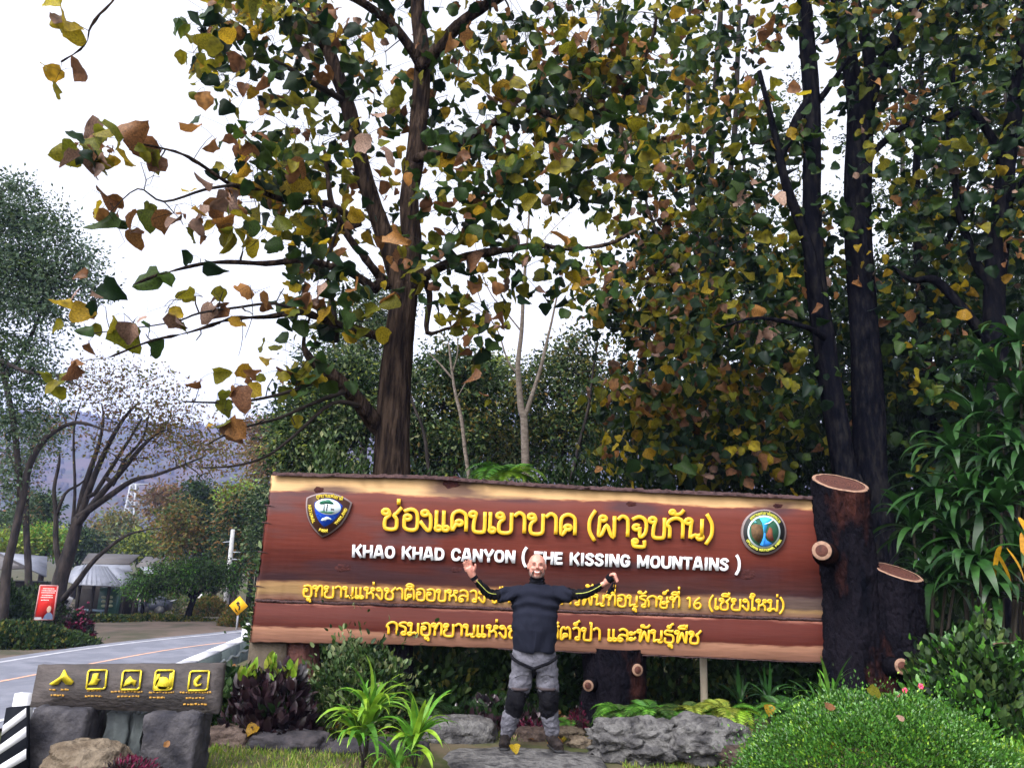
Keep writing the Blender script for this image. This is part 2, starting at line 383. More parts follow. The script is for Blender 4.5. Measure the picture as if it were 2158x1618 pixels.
def bush(name, label, cat, c, r, n, size, mats, weights, T=DIA, seed=0, group=None, lump=.18, core=True, shell=.75, updir=.4, stems=6, flowers=None, jag=.12):
    """dome of small leaves on stems; c = ground centre, r = (rx,ry,rz)"""
    t = thing(name, label, cat, c, group); c = np.array(c, float); r = np.array(r, float)
    d = unit(n); d[:, 2] = np.abs(d[:, 2]) * 1.0 - .05
    lum = np.array([noise.noise(Vector((float(q[0]) * 2.2 + seed, float(q[1]) * 2.2, float(q[2]) * 2.2))) + .5 * noise.noise(Vector((float(q[0]) * 6 + seed, float(q[1]) * 6, float(q[2]) * 6))) for q in d])
    rr = (shell + (1 - shell) * RNG.random(n) ** .6) * (1 + lump * lum) + RNG.exponential(jag * .4, n) * (RNG.random(n) < .22)
    pos = c + d * rr[:, None] * r; tip = d * .8 + unit(n) * .6 + np.array([0, 0, updir]); nr = d + unit(n) * .6
    p_ = np.cumsum(np.array(weights, float) / sum(weights)); fr = 2.2 / max(.3, float(r.mean()))
    cn = np.array([noise.noise(Vector((float(q[0]) * fr * 1.6 + seed, float(q[1]) * fr * 1.6, float(q[2]) * fr * 1.6))) for q in pos[::4]]).repeat(4)[:n] if n > 8000 else np.array([noise.noise(Vector((float(q[0]) * fr * 1.6 + seed, float(q[1]) * fr * 1.6, float(q[2]) * fr * 1.6))) for q in pos])
    if len(cn) < n: cn = np.resize(cn, n)
    cn = np.clip(.5 + cn * .9 + RNG.normal(0, .18, n), 0, .9999); mi = np.searchsorted(p_, cn).clip(0, len(mats) - 1)
    leaf_object('foliage', t, [(T, pos, rots(tip, nr), size * RNG.uniform(.6, 1.3, n), mi)], mats)
    ms = MB()
    for k in range(stems):
        a = random.uniform(0, 6.28); q = random.uniform(.3, .8)
        e = c + r * np.array([math.cos(a) * q, math.sin(a) * q, random.uniform(.5, .85)])
        b0 = c + np.array([math.cos(a) * .06, math.sin(a) * .06, -.05]); ms.tube([b0, (b0 + e) / 2 + np.array([0, 0, .1 * r[2]]), e], [.012 + .01 * r[0], .01, .004], 5)
    ms.build('stems', M['twig'], t)['kind'] = 'stuff'
    return t
# ------------------------------------------------------------------ terrain
RC = np.array([(-15.5, -12.), (-13.6, 0), (-12.4, 8), (-12.0, 14), (-11.5, 19.1), (-10.7, 25.5), (-9.2, 30), (-6.6, 36), (-1.5, 43), (8, 51), (26, 60), (60, 70)])
RZ = -1.4
def road_sd(x, y):
    x = np.asarray(x, float); y = np.asarray(y, float); best = np.full(x.shape, 1e9); sg = np.ones(x.shape)
    for a, b in zip(RC[:-1], RC[1:]):
        ab = b - a; L2 = (ab ** 2).sum(); t = np.clip(((x - a[0]) * ab[0] + (y - a[1]) * ab[1]) / L2, 0, 1)
        qx = a[0] + t * ab[0]; qy = a[1] + t * ab[1]; d = np.hypot(x - qx, y - qy); s = np.sign(ab[1] * (x - a[0]) - ab[0] * (y - a[1])); s[s == 0] = 1
        m = d < best; best[m] = d[m]; sg[m] = s[m]
    return best * sg
def ss(t): t = np.clip(t, 0, 1); return t * t * (3 - 2 * t)
def ground_h(x, y):
    x = np.atleast_1d(np.asarray(x, float)); y = np.atleast_1d(np.asarray(y, float)); d = road_sd(x, y)
    right = RZ - .06 - .25 * ss((d - 3.6) / .6) + (1.62 + .02 * np.clip(y - 8, 0, 30)) * ss((d - 4.6) / 3.8)
    left = RZ - .06 - .9 * ss((-d - 6) / 24) - .6 * ss((y - 40) / 40) - .0 * y
    h = np.where(d > 0, right, left)
    # garden: low level lawn in front, slightly higher behind the rocks
    gz = ss((6.9 - y) / 1.5) * ss((d - 7) / 2) * .0
    return h + gz
def gh(x, y): return float(ground_h(x, y)[0])
xs = np.unique(np.concatenate([np.linspace(-2600, -120, 22), np.linspace(-120, -26, 40), np.linspace(-26, 12, 120), np.linspace(12, 60, 30), np.linspace(60, 2600, 22)]))
ys = np.unique(np.concatenate([np.linspace(-200, -5, 10), np.linspace(-5, 14, 70), np.linspace(14, 45, 80), np.linspace(45, 120, 40), np.linspace(120, 3000, 24)]))
XX, YY = np.meshgrid(xs, ys); ZZ = ground_h(XX.ravel(), YY.ravel())
near = (np.hypot(XX.ravel(), YY.ravel()) < 60) & (road_sd(XX.ravel(), YY.ravel()) > 4.4)
bumpz = np.array([noise.noise(Vector((float(a) * .9, float(b) * .9, 0))) * .05 if k else 0 for a, b, k in zip(XX.ravel(), YY.ravel(), near)])
V = np.stack([XX.ravel(), YY.ravel(), ZZ + bumpz], 1); nx = len(xs)
F = np.array([[j * nx + i, j * nx + i + 1, (j + 1) * nx + i + 1, (j + 1) * nx + i] for j in range(len(ys) - 1) for i in range(nx - 1)])
gm = mat('ground soil', [(.030, .026, .016), (.075, .06, .04), (.035, .045, .015), (.10, .085, .06)], 1.3, .95, .6, 12, .1, detail=10)
dirt = mat('dirt', [(.035, .04, .02), (.055, .05, .035), (.11, .082, .07), (.045, .045, .03), (.085, .066, .055)], .22, .95, .5, 8, .1, detail=10)
cen = V[F].mean(1); sdc = road_sd(cen[:, 0], cen[:, 1])
mi = ((sdc < -2.0) & (cen[:, 1] > 16) & (cen[:, 1] < 70) & (cen[:, 0] > -40)).astype(int)
tag(link('ground', mesh_np('ground', V, F, [gm, dirt], mi, True)), kind='structure')

def ribbon_along(d0, d1, z, s0=0, s1=1e9, thick=None):
    """strip between two lateral offsets of the road, by arc length"""
    pts = []; L = 0
    fine = []
    W, _ = smooth_path([np.array([a, b, 0]) for a, b in RC], [0] * len(RC), 8)
    W = np.array(W); seg = np.linalg.norm(np.diff(W, axis=0), axis=1); S = np.concatenate([[0], np.cumsum(seg)])
    T = np.gradient(W, axis=0); T /= np.linalg.norm(T, axis=1, keepdims=True); N = np.stack([T[:, 1], -T[:, 0], T[:, 2]], 1)
    k = (S >= s0) & (S <= s1); A = W[k] + N[k] * d0; B = W[k] + N[k] * d1; n = k.sum()
    V = np.concatenate([A, B]); V[:, 2] = z
    return V, np.array([[i, i + n, i + n + 1, i + 1] for i in range(n - 1)])
asph = mat('asphalt', [(.075, .08, .105), (.145, .15, .185), (.105, .11, .14), (.13, .135, .165)], .8, .85, .35, 60, .25, detail=10)
V, F = ribbon_along(-2.7, 3.5, RZ); tag(link('road', mesh_np('road', V, F, asph, smooth=True)), kind='structure')
wp = mat('road paint white', [(.42, .42, .46), (.28, .28, .31), (.48, .48, .52)], 3, .7)
op = mat('road paint orange', [(.55, .28, .18), (.40, .24, .18), (.6, .33, .2)], 3, .7)
V, F = ribbon_along(-2.25, -2.10, RZ + .006); tag(link('road_marking', mesh_np('m', V, F, wp)), kind='structure')
V, F = ribbon_along(3.0, 3.15, RZ + .006); tag(link('road_marking', mesh_np('m', V, F, wp)), kind='structure')
V, F = ribbon_along(.0, .12, RZ + .006); tag(link('road_marking', mesh_np('m', V, F, op)), kind='structure')
# ------------------------------------------------------------------ distant hills
def ridge(x): # skyline height in metres at the crest
    return 262 + 22 * math.sin(x * .0021 + .4) + 14 * math.sin(x * .0063 + 2) + 8 * noise.noise(Vector((x * .02, 0, 0))) - max(0, x + 300) * .03
hv = []; nxh = 200; nyh = 46
hx = np.linspace(-2400, 1400, nxh); hy = np.linspace(520, 2100, nyh)
for y in hy:
    for x in hx:
        t = (y - 520) / (1500 - 520)
        z = ridge(x) * (ss(t ** .9) if t < 1 else 1 - .25 * (t - 1)) * 1.0
        z += (26 * noise.noise(Vector((x * .0045, y * .0045, 3))) + 9 * noise.noise(Vector((x * .015, y * .015, 3)))) * min(1, t * 2) * (1 if t < 1 else 1) + RNG.normal(0, 1.6) * (t > .02) - 3
        hv.append((x, y, float(z)))
F = np.array([[j * nxh + i, j * nxh + i + 1, (j + 1) * nxh + i + 1, (j + 1) * nxh + i] for j in range(nyh - 1) for i in range(nxh - 1)])
hm = mat('hill forest', [(.035, .03, .028), (.07, .05, .045), (.03, .038, .025), (.10, .07, .06)], .012, 1, 0, detail=12, spec=0)
tag(link('hills', mesh_np('hills', np.array(hv), F, hm, smooth=True)), kind='structure')
# woods on the hills: small crowns on the crest and slopes
n = 13000; hvA = np.array(hv).reshape(nyh, nxh, 3)
k = RNG.random(n); ix = RNG.uniform(0, nxh - 1.01, n); iy = np.where(k < .45, RNG.uniform(24, 31, n), RNG.uniform(2, 28, n)); 
i0 = ix.astype(int); j0 = iy.astype(int); fx = (ix - i0)[:, None]; fy = (iy - j0)[:, None]
pos = (hvA[j0, i0] * (1 - fx) + hvA[j0, i0 + 1] * fx) * (1 - fy) + (hvA[j0 + 1, i0] * (1 - fx) + hvA[j0 + 1, i0 + 1] * fx) * fy
mbx = MB(); mbx.ell([0, 0, .45], [.5, .5, .6], 5, 4); Vt, Ft = mbx.arrays(); 
T3 = [(Vt + RNG.normal(0, .14, Vt.shape), f) for f in Ft]
R = rots(np.tile([0, 1., 0], (n, 1)) + RNG.normal(0, .5, (n, 3)) * [1, 1, 0], np.tile([0, 0, 1.], (n, 1)))
sz = RNG.uniform(3.5, 8.5, n)
tag(leaf_object('hillside_wood', None, [(T3[0], pos, R, sz, np.zeros(n, int)), (T3[1], pos, R, sz, np.zeros(n, int))], [mat('hill trees', [(.035, .032, .026), (.065, .05, .042), (.03, .036, .025)], .02, 1, spec=0)], smooth=False),
    'sparse brownish forest covering the hazy hillside behind the road', 'forest', kind='stuff')
# ------------------------------------------------------------------ haze
hz = MB(); hz.box([0, 1400, 178], [5800, 3400, 390.0]); 
hzm = bpy.data.materials.new('haze'); hzm.use_nodes = True; t = hzm.node_tree; t.nodes.clear()
pv = t.nodes.new('ShaderNodeVolumePrincipled'); pv.inputs['Density'].default_value = .00036; pv.inputs['Color'].default_value = (.42, .50, .95, 1); pv.inputs['Anisotropy'].default_value = 0
mo = t.nodes.new('ShaderNodeOutputMaterial'); t.links.new(pv.outputs[0], mo.inputs['Volume'])
HAZE = hz.build('haze', hzm); HAZE['kind'] = 'stuff'
# ------------------------------------------------------------------ across the road: huts
metal = mat('tin roof pale', [(0.1198, 0.129, 0.1659), (0.1566, 0.1659, 0.2074), (0.1014, 0.1106, 0.1429)], .8, .55, .2, 3, .5)
metald = mat('tin roof grey', [(0.052, 0.048, 0.052), (0.076, 0.068, 0.068)], 1.5, .7)
tim = mat('dark timber', [(0.008, 0.0068, 0.006), (0.02, 0.016, 0.0136)], 4, .9, .3)
plas = mat('hut wall', [(.05, .06, .06), (.09, .09, .085)], 2, .9)
def roof_px(parent, quad, Y4, m, th=.06, name='roof'):
    W = np.array([P(a, b, y) for (a, b), y in zip(quad, Y4)]); n = np.cross(W[1] - W[0], W[-1] - W[0]); n /= np.linalg.norm(n)
    if n[2] < 0: n = -n
    k = len(W); V = np.concatenate([W, W - n * th]); F4 = [[i, i + k, (i + 1) % k + k, (i + 1) % k] for i in range(k)]
    o = link(name, mesh_np(name, V, [np.array([list(range(k))]), np.array([list(range(2 * k - 1, k - 1, -1))]), np.array(F4)] , m), parent)
    return W
# seams on a roof sheet
def seams(parent, W, n, m):
    mb = MB()
    nn = np.cross(W[1] - W[0], W[-1] - W[0]); nn /= np.linalg.norm(nn); nn = nn if nn[2] > 0 else -nn
    for k in range(n + 1):
        t = k / n; a = W[0] * (1 - t) + W[1] * t; b = W[3] * (1 - t) + W[2] * t; mb.tube([a + nn * .03, b + nn * .03], .018, 4)
    mb.build('seam', m, parent)['kind'] = 'stuff'
Yh = 47.
b0 = P(215, 1298, Yh); hut = thing('roadside_hut', 'open roadside food hut with a pale metal hipped roof behind the leaning tree', 'hut', b0)
W = roof_px(hut, [(158, 1230), (260, 1235), (226, 1193), (178, 1189)], [45, 45.3, 48.6, 48.6], metal); seams(hut, W, 9, metal)
W = roof_px(hut, [(260, 1235), (290, 1219), (250, 1196), (226, 1193)], [45.3, 48.6, 49.6, 48.6], metal); W = roof_px(hut, [(132, 1222), (158, 1230), (178, 1189), (158, 1193)], [47.5, 45, 48.6, 49.6], metal)
gz = b0[2]
for px in (165, 195, 228, 262, 285):
    a = P(px, 1232, 46); mb = MB(); mb.box([a[0], 46.2, (a[2] + gz) / 2], [.14, .14, a[2] - gz]); mb.build('post', tim, hut)
a = P(160, 1236, 49.5); b = P(290, 1240, 49.5); mb = MB(); mb.box([(a[0] + b[0]) / 2, 50, (a[2] + gz) / 2 - .1], [b[0] - a[0], .2, a[2] - gz]); mb.build('wall', tim, hut)
mb = MB(); c = P(226, 1272, 48.6); mb.box([c[0], 48.8, c[2]], [1.1, .5, 1.9]); k = mb.build('cabinet', mat('green glass cabinet', [(.02, .07, .05), (.05, .14, .10)], 4, .3), hut)
gold = mat('bright goods', [(.30, .36, .14), (.5, .5, .4)], 9, .6)
for i in range(6):
    c2 = P(218 + 15 * (i % 2), 1258 + 9 * (i // 2), 48.3); mb = MB(); mb.ell(c2, [.15, .08, .09], 8, 6); mb.build('lantern', gold, k)
mb = MB(); c = P(190, 1285, 47.5); mb.box([c[0], 47.5, c[2]], [1.8, .7, .08]); [mb.box([c[0] + sx * .8, 47.5 + sy * .3, c[2] - .35], [.06, .06, .62]) for sx in (-1, 1) for sy in (-1, 1)]; mb.build('counter', mat('counter blue', (.18, .25, .33), 3), hut)
# second roof row behind (grey)
b0 = P(255, 1240, 58); h2 = thing('long_shed', 'long low shed roofed in grey sheets with a white eave behind the food hut', 'shed', b0)
for i, (x0, x1, m) in enumerate([(172, 285, metald), (285, 345, metald)]):
    W = roof_px(h2, [(x0, 1186 + 8 * i), (x1 - 12, 1188 + 6 * i), (x1 + 10, 1168 + 7 * i), (x0 + 14 + 8 * i, 1165 + 7 * i)], [57, 57, 61, 61], m); 
    W = roof_px(h2, [(x0 + 20, 1205 + 3 * i), (x1 - 5, 1203 + 4 * i), (x1 - 12, 1190 + 4 * i), (x0 + 10, 1188 + 6 * i)], [56, 56, 56.8, 56.8], metal)
a = P(172, 1200, 58); b = P(345, 1200, 58); zg = gh(a[0], 58); mb = MB(); mb.box([(a[0] + b[0]) / 2, 59, (a[2] + zg) / 2 - .2], [b[0] - a[0], 2.4, a[2] - zg]); mb.build('wall', tim, h2)
# left hut
b0 = P(40, 1260, 44); h3 = thing('dark_shed', 'dark timber shed at the left edge with a pale sloping roof end', 'shed', b0)
W = roof_px(h3, [(-60, 1200), (62, 1196), (0, 1165), (-90, 1150)], [42, 42, 45, 45], metald)
W = roof_px(h3, [(28, 1182), (98, 1214), (100, 1172), (0, 1163)], [43.5, 44, 48, 48], metal)
a = P(-60, 1205, 44); b = P(98, 1210, 44); zg = gh(a[0], 44); mb = MB(); mb.box([(a[0] + b[0]) / 2, 45.5, (a[2] + zg) / 2 - .3], [b[0] - a[0] - .6, 2.4, a[2] - zg - .3]); mb.build('wall', tim, h3)
# ------------------------------------------------------------------ pylon, pole, signs across the road
steel = mat('galvanised steel', [(.30, .31, .35), (.20, .21, .25)], 4, .6)
def lattice():
    Y = 150.; a = P(268, 1170, Y); b = P(290, 1020, Y); t = thing('pylon', 'pale lattice power pylon seen through the branches against the hill', 'pylon', (a[0], Y, a[2]))
    ml = MB(); mbr = MB(); H = b[2] - a[2]; n = 9
    def cor(k, s): f = k / n; w_ = 1.5 * (1 - f) + .5 * f; c = np.array([a[0] * (1 - f) + (b[0] - .6) * f, Y, a[2] + H * f]); return c + np.array([s[0] * w_, s[1] * w_, 0])
    S = [(-1, -1), (1, -1), (1, 1), (-1, 1)]
    for s in S: ml.tube([cor(-1, s), cor(n, s)], .2, 4)
    for k in range(n):
        for i in range(4): mbr.tube([cor(k, S[i]), cor(k + 1, S[(i + 1) % 4])], .14, 3); mbr.tube([cor(k, S[(i + 1) % 4]), cor(k + 1, S[i])], .10, 3)
    ml.build('leg', steel, t); o = mbr.build('lattice', steel, t)
    mc = MB(); c = cor(n, (0, 0)); mc.tube([c + [-2.6, 0, 0], c + [2.6, 0, 0]], .12, 4); mc.build('crossarm', steel, t)
lattice()
def pole():
    Y = 46.; a = P(473, 1303, Y); b = P(491, 1115, Y); zg = a[2]; t = thing('utility_pole', 'slim pale concrete utility pole banded orange and white near its foot', 'pole', a)
    con = mat('pale concrete pole', [(.26, .26, .27), (.36, .36, .37)], 3, .8)
    def at_(f): return np.array([a[0] * (1 - f) + b[0] * f, Y, a[2] * (1 - f) + b[2] * f])
    MB().tube([at_(0) - [0, 0, .3], at_(1)], [.17, .11], 10).build('shaft', con, t)
    MB().tube([at_(.04), at_(.13)], [.185, .18], 10).build('orange_band', mat('band orange', (.7, .32, .08), 4, .7), t)
    MB().tube([at_(-.02), at_(.04)], [.19, .185], 10).build('white_band', mat('band white', (.75, .75, .72), 4, .7), t)
    for f in (.66, .74): 
        c = at_(f); m_ = MB(); m_.tube([c, c + [.55, 0, 0]], .04, 6); m_.build('bracket', steel, t)
    c = at_(.86); MB().tube([c, c + [-.5, 0, -.06]], .03, 6).build('bracket', steel, t)
pole()
yel = mat('sign yellow', [(.80, .42, .01), (.72, .36, .01)], 6, .5)
blk = mat('black paint', (.012, .012, .013), 6, .5)
def arrow_sign():
    Y = 34.; c = P(503, 1276, Y); g_ = P(498, 1312, Y); t = thing('curve_warning_sign', 'yellow diamond road sign with a black bending arrow beside the far road edge', 'road sign', (c[0], Y, g_[2]))
    MB().tube([[c[0], Y + .04, g_[2] - .4], [c[0], Y + .04, c[2] + .1]], .04, 8).build('post', wp, t)
    s = .40; MB().prism([(c[0], c[2] - s), (c[0] + s, c[2]), (c[0], c[2] + s), (c[0] - s, c[2])], Y - .02, Y + .01).build('panel', yel, t)
    bm_ = MB(); o = lambda x, z: np.array([c[0] + x * s, Y - .03, c[2] + z * s])
    bm_.tube([o(.12, -.42), o(.12, -.05), o(-.08, .08), o(-.08, .25)], .035, 6); bm_.prism([(c[0] - .30 * s, c[2] + .2 * s), (c[0] + .14 * s, c[2] + .2 * s), (c[0] - .08 * s, c[2] + .5 * s)], Y - .045, Y - .025); bm_.build('arrow', blk, t)
arrow_sign()
def banner():
    Y = 31.; t0 = [P(*q, Y) for q in ((72, 1305), (112, 1305), (122, 1234), (85, 1233))]; t = thing('red_banner', 'tall red banner sign with white lettering rows standing against the leaning tree', 'banner', (t0[0][0], Y, t0[0][2]))
    A = np.array(t0); V = np.concatenate([A, A + [0, .06, 0]]); link('panel', mesh_np('p', V, [np.array([[0, 1, 2, 3], [7, 6, 5, 4], [0, 4, 5, 1], [1, 5, 6, 2], [2, 6, 7, 3], [3, 7, 4, 0]])], mat('banner red', [(.55, .02, .015), (.45, .015, .012)], 3, .5)), t)
    frm = MB(); [frm.tube([A[i], A[(i + 1) % 4]], .025, 5) for i in range(4)]; frm.build('frame', mat('banner frame', (.5, .25, .25), 5), t)
    wm = mat('banner print', (.75, .60, .58), 5); ms = MB()
    def q(u, v): return A[0] * (1 - u) * (1 - v) + A[1] * u * (1 - v) + A[2] * u * v + A[3] * (1 - u) * v + np.array([0, -.02, 0])
    for r_, (v, u0, u1) in enumerate([(.90, .2, .8), (.84, .15, .9), (.78, .15, .85), (.70, .2, .75), (.64, .15, .85), (.56, .2, .6)]):
        u = u0
        while u < u1:
            du = random.uniform(.03, .08); ms.add([q(u, v), q(u + du, v), q(u + du, v + .025), q(u, v + .025)], [[[0, 1, 2, 3]]]); u += du + .02
    ms.build('print', wm, t)['kind'] = 'stuff'
    pm = MB(); pm.ell(q(.72, .30), [.09, .012, .13], 10, 8); pm.build('portrait_head', mat('print skin', (.45, .28, .22), 5), t)
    pb = MB(); pb.add([q(.45, .0), q(.98, .0), q(.95, .14), q(.80, .22), q(.64, .20), q(.52, .12)], [[[0, 1, 2, 3, 4, 5]]]); pb.build('portrait_body', mat('print blue', (.10, .13, .22), 5), t)
    pw = MB(); pw.add([q(.0, .0), q(.40, .0), q(.38, .07), q(.02, .08)], [[[0, 1, 2, 3]]]); pw.build('white_corner', wp, t)
    # small white card sign
    c = P(141, 1268, 33); t2 = thing('white_card_sign', 'small white card sign hung on the low branch of the leaning tree', 'sign', c)
    m_ = MB(); m_.box(c, [.34, .03, .46], rot=np.array(Matrix.Rotation(.3, 3, 'Y'))); m_.build('card', wp, t2)
    m_ = MB(); m_.box(c + np.array([0, -.02, .0]), [.12, .01, .16], rot=np.array(Matrix.Rotation(.5, 3, 'Y'))); m_.build('print', blk, t2)
banner()
# simple small figure by the hut and dark cart
def small_person(px, py, Y, name_label, shirt, hat=None, hgt=1.6):
    a = P(px, py, Y); t = thing('person', name_label, 'person', a); s = hgt / 1.7
    b_ = MB()
    for sx in (-1, 1):
        b_.tube([a + [sx * .10 * s, 0, 0], a + [sx * .10 * s, 0, .45 * s], a + [sx * .09 * s, 0, .85 * s]], [.06 * s, .06 * s, .09 * s], 8)
        b_.tube([a + [sx * .2 * s, 0, 1.38 * s], a + [sx * .27 * s, -.05, 1.1 * s], a + [sx * .22 * s, -.2, .92 * s]], [.055 * s, .045 * s, .04 * s], 8)
    b_.ell(a + [0, 0, 1.1 * s], [.2 * s, .13 * s, .34 * s], 12, 8); b_.tube([a + [0, 0, 1.4 * s], a + [0, 0, 1.5 * s]], [.06 * s, .055 * s], 8); b_.ell(a + [0, 0, 1.6 * s], [.085 * s, .1 * s, .12 * s], 12, 8)
    V, F = b_.arrays(); me = mesh_np('body', V, F, M['skin'])
    modded('body', me, M['skin'], t, [('REMESH', dict(mode='VOXEL', voxel_size=.03))])
    c_ = MB(); c_.ell(a + [0, 0, 1.12 * s], [.22 * s, .16 * s, .34 * s], 12, 8); [c_.tube([a + [sx * .18 * s, 0, 1.38 * s], a + [sx * .27 * s, -.05, 1.12 * s]], [.08 * s, .07 * s], 8) for sx in (-1, 1)]; c_.build('shirt', mat('small shirt', shirt, 5), t, True)
    d_ = MB(); [d_.tube([a + [sx * .10 * s, 0, .05], a + [sx * .09 * s, 0, .85 * s]], [.085 * s, .12 * s], 8) for sx in (-1, 1)]; d_.build('trousers', mat('small trousers', (.03, .035, .05), 5), t, True)
    if hat: h_ = MB(); h_.ell(a + [0, 0, 1.70 * s], [.20 * s, .20 * s, .03 * s], 12, 6); h_.ell(a + [0, 0, 1.74 * s], [.1 * s, .11 * s, .07 * s], 10, 6); h_.build('hat', mat('straw hat', hat, 5), t)
M['skin'] = mat('skin', [(.50, .24, .17), (.58, .29, .21), (.45, .19, .14)], 9, .5, .15, 60, .4)
small_person(296, 1298, 45, 'person in a pale shirt and straw hat standing beside the dark cart', (.45, .45, .5), (.6, .45, .25))
small_person(412, 1296, 45, 'person in a white top bending forward near the utility pole', (.6, .6, .62), None, 1.45)
# dark food cart / motorbike sidecar
c = P(325, 1298, 45.5); t = thing('hand_cart', 'dark covered cart with two wheels parked beside the person in a hat', 'cart', c)
MB().box(c + [0, 0, .62], [1.5, .8, .55], taper=1.05).build('body', mat('cart navy', [(.012, .016, .03), (.03, .035, .05)], 4, .5), t)
for sx in (-1, 1):
    w_ = MB(); w_.tube([c + [sx * .45, -.46, .3], c + [sx * .45, -.40, .3]], .3, 16); w_.build('wheel', blk, t)
mm = MB(); mm.ell(c + [0, 0, .95], [.6, .4, .16], 12, 8); mm.build('cover', mat('cart cover', (.04, .05, .06), 4), t)
mm = MB(); mm.tube([c + [.7, 0, .8], c + [1.15, 0, .95]], .03, 6); mm.build('handle', steel, t)
# rocks on the far verge
rockm = [mat('rock grey', [(0.018, 0.018, 0.02016), (0.054, 0.05184, 0.054), (0.108, 0.1044, 0.1044), (0.0288, 0.02808, 0.03096)], 5.5, .95, 1.0, 14, .08, detail=12, bdist=.07),
         mat('rock brown', [(0.0165, 0.012, 0.01125), (0.045, 0.03225, 0.02775), (0.09, 0.066, 0.05625), (0.0225, 0.01725, 0.0165)], 4.0, .95, 1.0, 14, .08, detail=12, bdist=.07),
         mat('rock tan', [(0.0364, 0.02639, 0.01911), (0.08645, 0.06598, 0.04777), (0.1365, 0.1092, 0.0819), (0.0455, 0.03413, 0.02639)], 4.0, .95, 1.0, 14, .08, detail=12, bdist=.07),
         mat('rock dark', [(0.0098, 0.0091, 0.0119), (0.0245, 0.0224, 0.0266), (0.049, 0.042, 0.0455)], 6, .92, 1.0, 20, .2, detail=12)]
def rock(name, label, c, r, m, seed=0, rough=.22, rotz=0, sub=4, group=None, cat='rock', flat=.75, strat=0):
    bm = bmesh.new(); bmesh.ops.create_icosphere(bm, subdivisions=sub, radius=1)
    for v in bm.verts:
        p = v.co.copy(); q = Vector((p.x * 1.4 + seed * 7.1, p.y * 1.4, p.z * 1.4))
        # boxy then lumpy
        mxc = max(abs(p.x), abs(p.y), abs(p.z)); p = p * (1 - flat * .5) + p / mxc * flat * .5 * .85
        d = rough * (noise.noise(q) + .5 * noise.noise(q * 2.3) + .28 * noise.noise(q * 5.1) + .16 * noise.noise(q * 11))
        rid = abs(noise.noise(q * 1.7 + Vector((3, 1, 2)))); d -= rough * .5 * (1 - min(1, rid * 5)) 
        if strat: d += strat * math.sin(p.z * 14 + 4 * noise.noise(q)) 
        v.co = Vector((p.x * (1 + d) * r[0], p.y * (1 + d) * r[1], p.z * (1 + d) * r[2]))
    me = bpy.data.meshes.new(name); bm.to_mesh(me); bm.free(); me.materials.append(m)
    for p_ in me.polygons: p_.use_smooth = True
    o = link(name, me); o.location = Vector([float(x) for x in c]); o.rotation_euler = (0, 0, rotz)
    return tag(o, label, cat, group)
c = P(312, 1314, 40); rock('boulder', 'small dark boulder at the foot of the thin tree on the far verge', c, (.35, .3, .25), rockm[3], 3, sub=3)
c = P(136, 1346, 27); rock('boulder', 'small pale stone lying at the far road edge below the red flowers', c, (.14, .12, .07), rockm[2], 4, sub=3)
# ------------------------------------------------------------------ left background trees
def base_of(px, py, Y): p = P(px, py, Y); return np.array([p[0], Y, gh(p[0], Y)])
def cp(L, dx=0): return L
LT = 'trees along the road on the left'
# leaning multi-stem tree with rusty crown
Y = 33.
b = base_of(118, 1290, Y)
limbs = [[(118, 1290, Y, 26), (125, 1230, Y, 25), (140, 1180, Y, 23), (152, 1140, Y, 21), (165, 1090, Y, 18)],
 [(155, 1140, Y, 14), (175, 1070, Y, 12), (200, 1000, Y, 10), (232, 930, Y, 8), (262, 880, Y, 6), (290, 850, Y, 3)],
 [(160, 1110, Y, 12), (205, 1050, Y - .5, 11), (250, 1000, Y - .5, 9), (300, 940, Y - 1, 7), (330, 915, Y - 1, 4), (352, 905, Y - 1, 2)],
 [(165, 1090, Y, 12), (230, 1045, Y - 1, 10), (280, 1012, Y - 1, 8), (330, 1000, Y - 1.5, 6), (390, 978, Y - 1.5, 4), (430, 962, Y - 1.5, 2)],
 [(160, 1120, Y, 13), (175, 1040, Y + .5, 11), (190, 990, Y + .5, 9), (210, 930, Y + 1, 6), (218, 880, Y + 1, 4), (214, 850, Y + 1, 2)],
 [(200, 1040, Y, 8), (235, 985, Y, 7), (270, 930, Y, 5), (300, 880, Y, 3)],
 [(240, 1020, Y, 8), (262, 970, Y, 6), (300, 925, Y, 4), (315, 870, Y, 2)],
 [(130, 1210, Y, 12), (118, 1150, Y, 9), (118, 1085, Y, 8), (114, 1030, Y, 6), (124, 980, Y, 5), (126, 955, Y, 2)],
 [(118, 1090, Y, 6), (137, 1040, Y, 5), (165, 1022, Y, 4), (182, 1008, Y, 2)],
 [(150, 1130, Y, 7), (158, 1040, Y, 5), (155, 940, Y, 4), (158, 890, Y, 3), (170, 850, Y, 2)],
 [(130, 1265, Y, 10), (160, 1230, Y - 1, 9), (190, 1190, Y - 1, 8), (215, 1165, Y - 1, 7), (262, 1130, Y - 1, 5), (300, 1118, Y - 1, 3), (335, 1112, Y - 1, 1.5)],
 [(390, 978, Y - 1.5, 3), (415, 995, Y - 1.5, 2), (430, 1012, Y - 1.5, 1)]]
small_tree('leaning_tree', 'leaning dark many-stemmed tree fanning to the right with a thin rusty crown', 'tree', b, limbs,
 [(240, 800, 90, 50, Y, 26), (320, 850, 90, 50, Y, 30), (400, 910, 80, 45, Y, 28), (170, 820, 70, 60, Y, 14), (450, 950, 60, 35, Y, 22), (340, 930, 60, 40, Y, 12), (300, 900, 90, 60, Y + 1, 10), (260, 900, 130, 80, Y, 30), (420, 960, 90, 40, Y - 1, 16)],
 [M['leaf_rust'], M['leaf_autumn'], M['leaf_olive']], [3, 3, 4], .16, 26, .42, M['bark_grey'], LT, rtip=.026, rf=.62, tight=1.0)
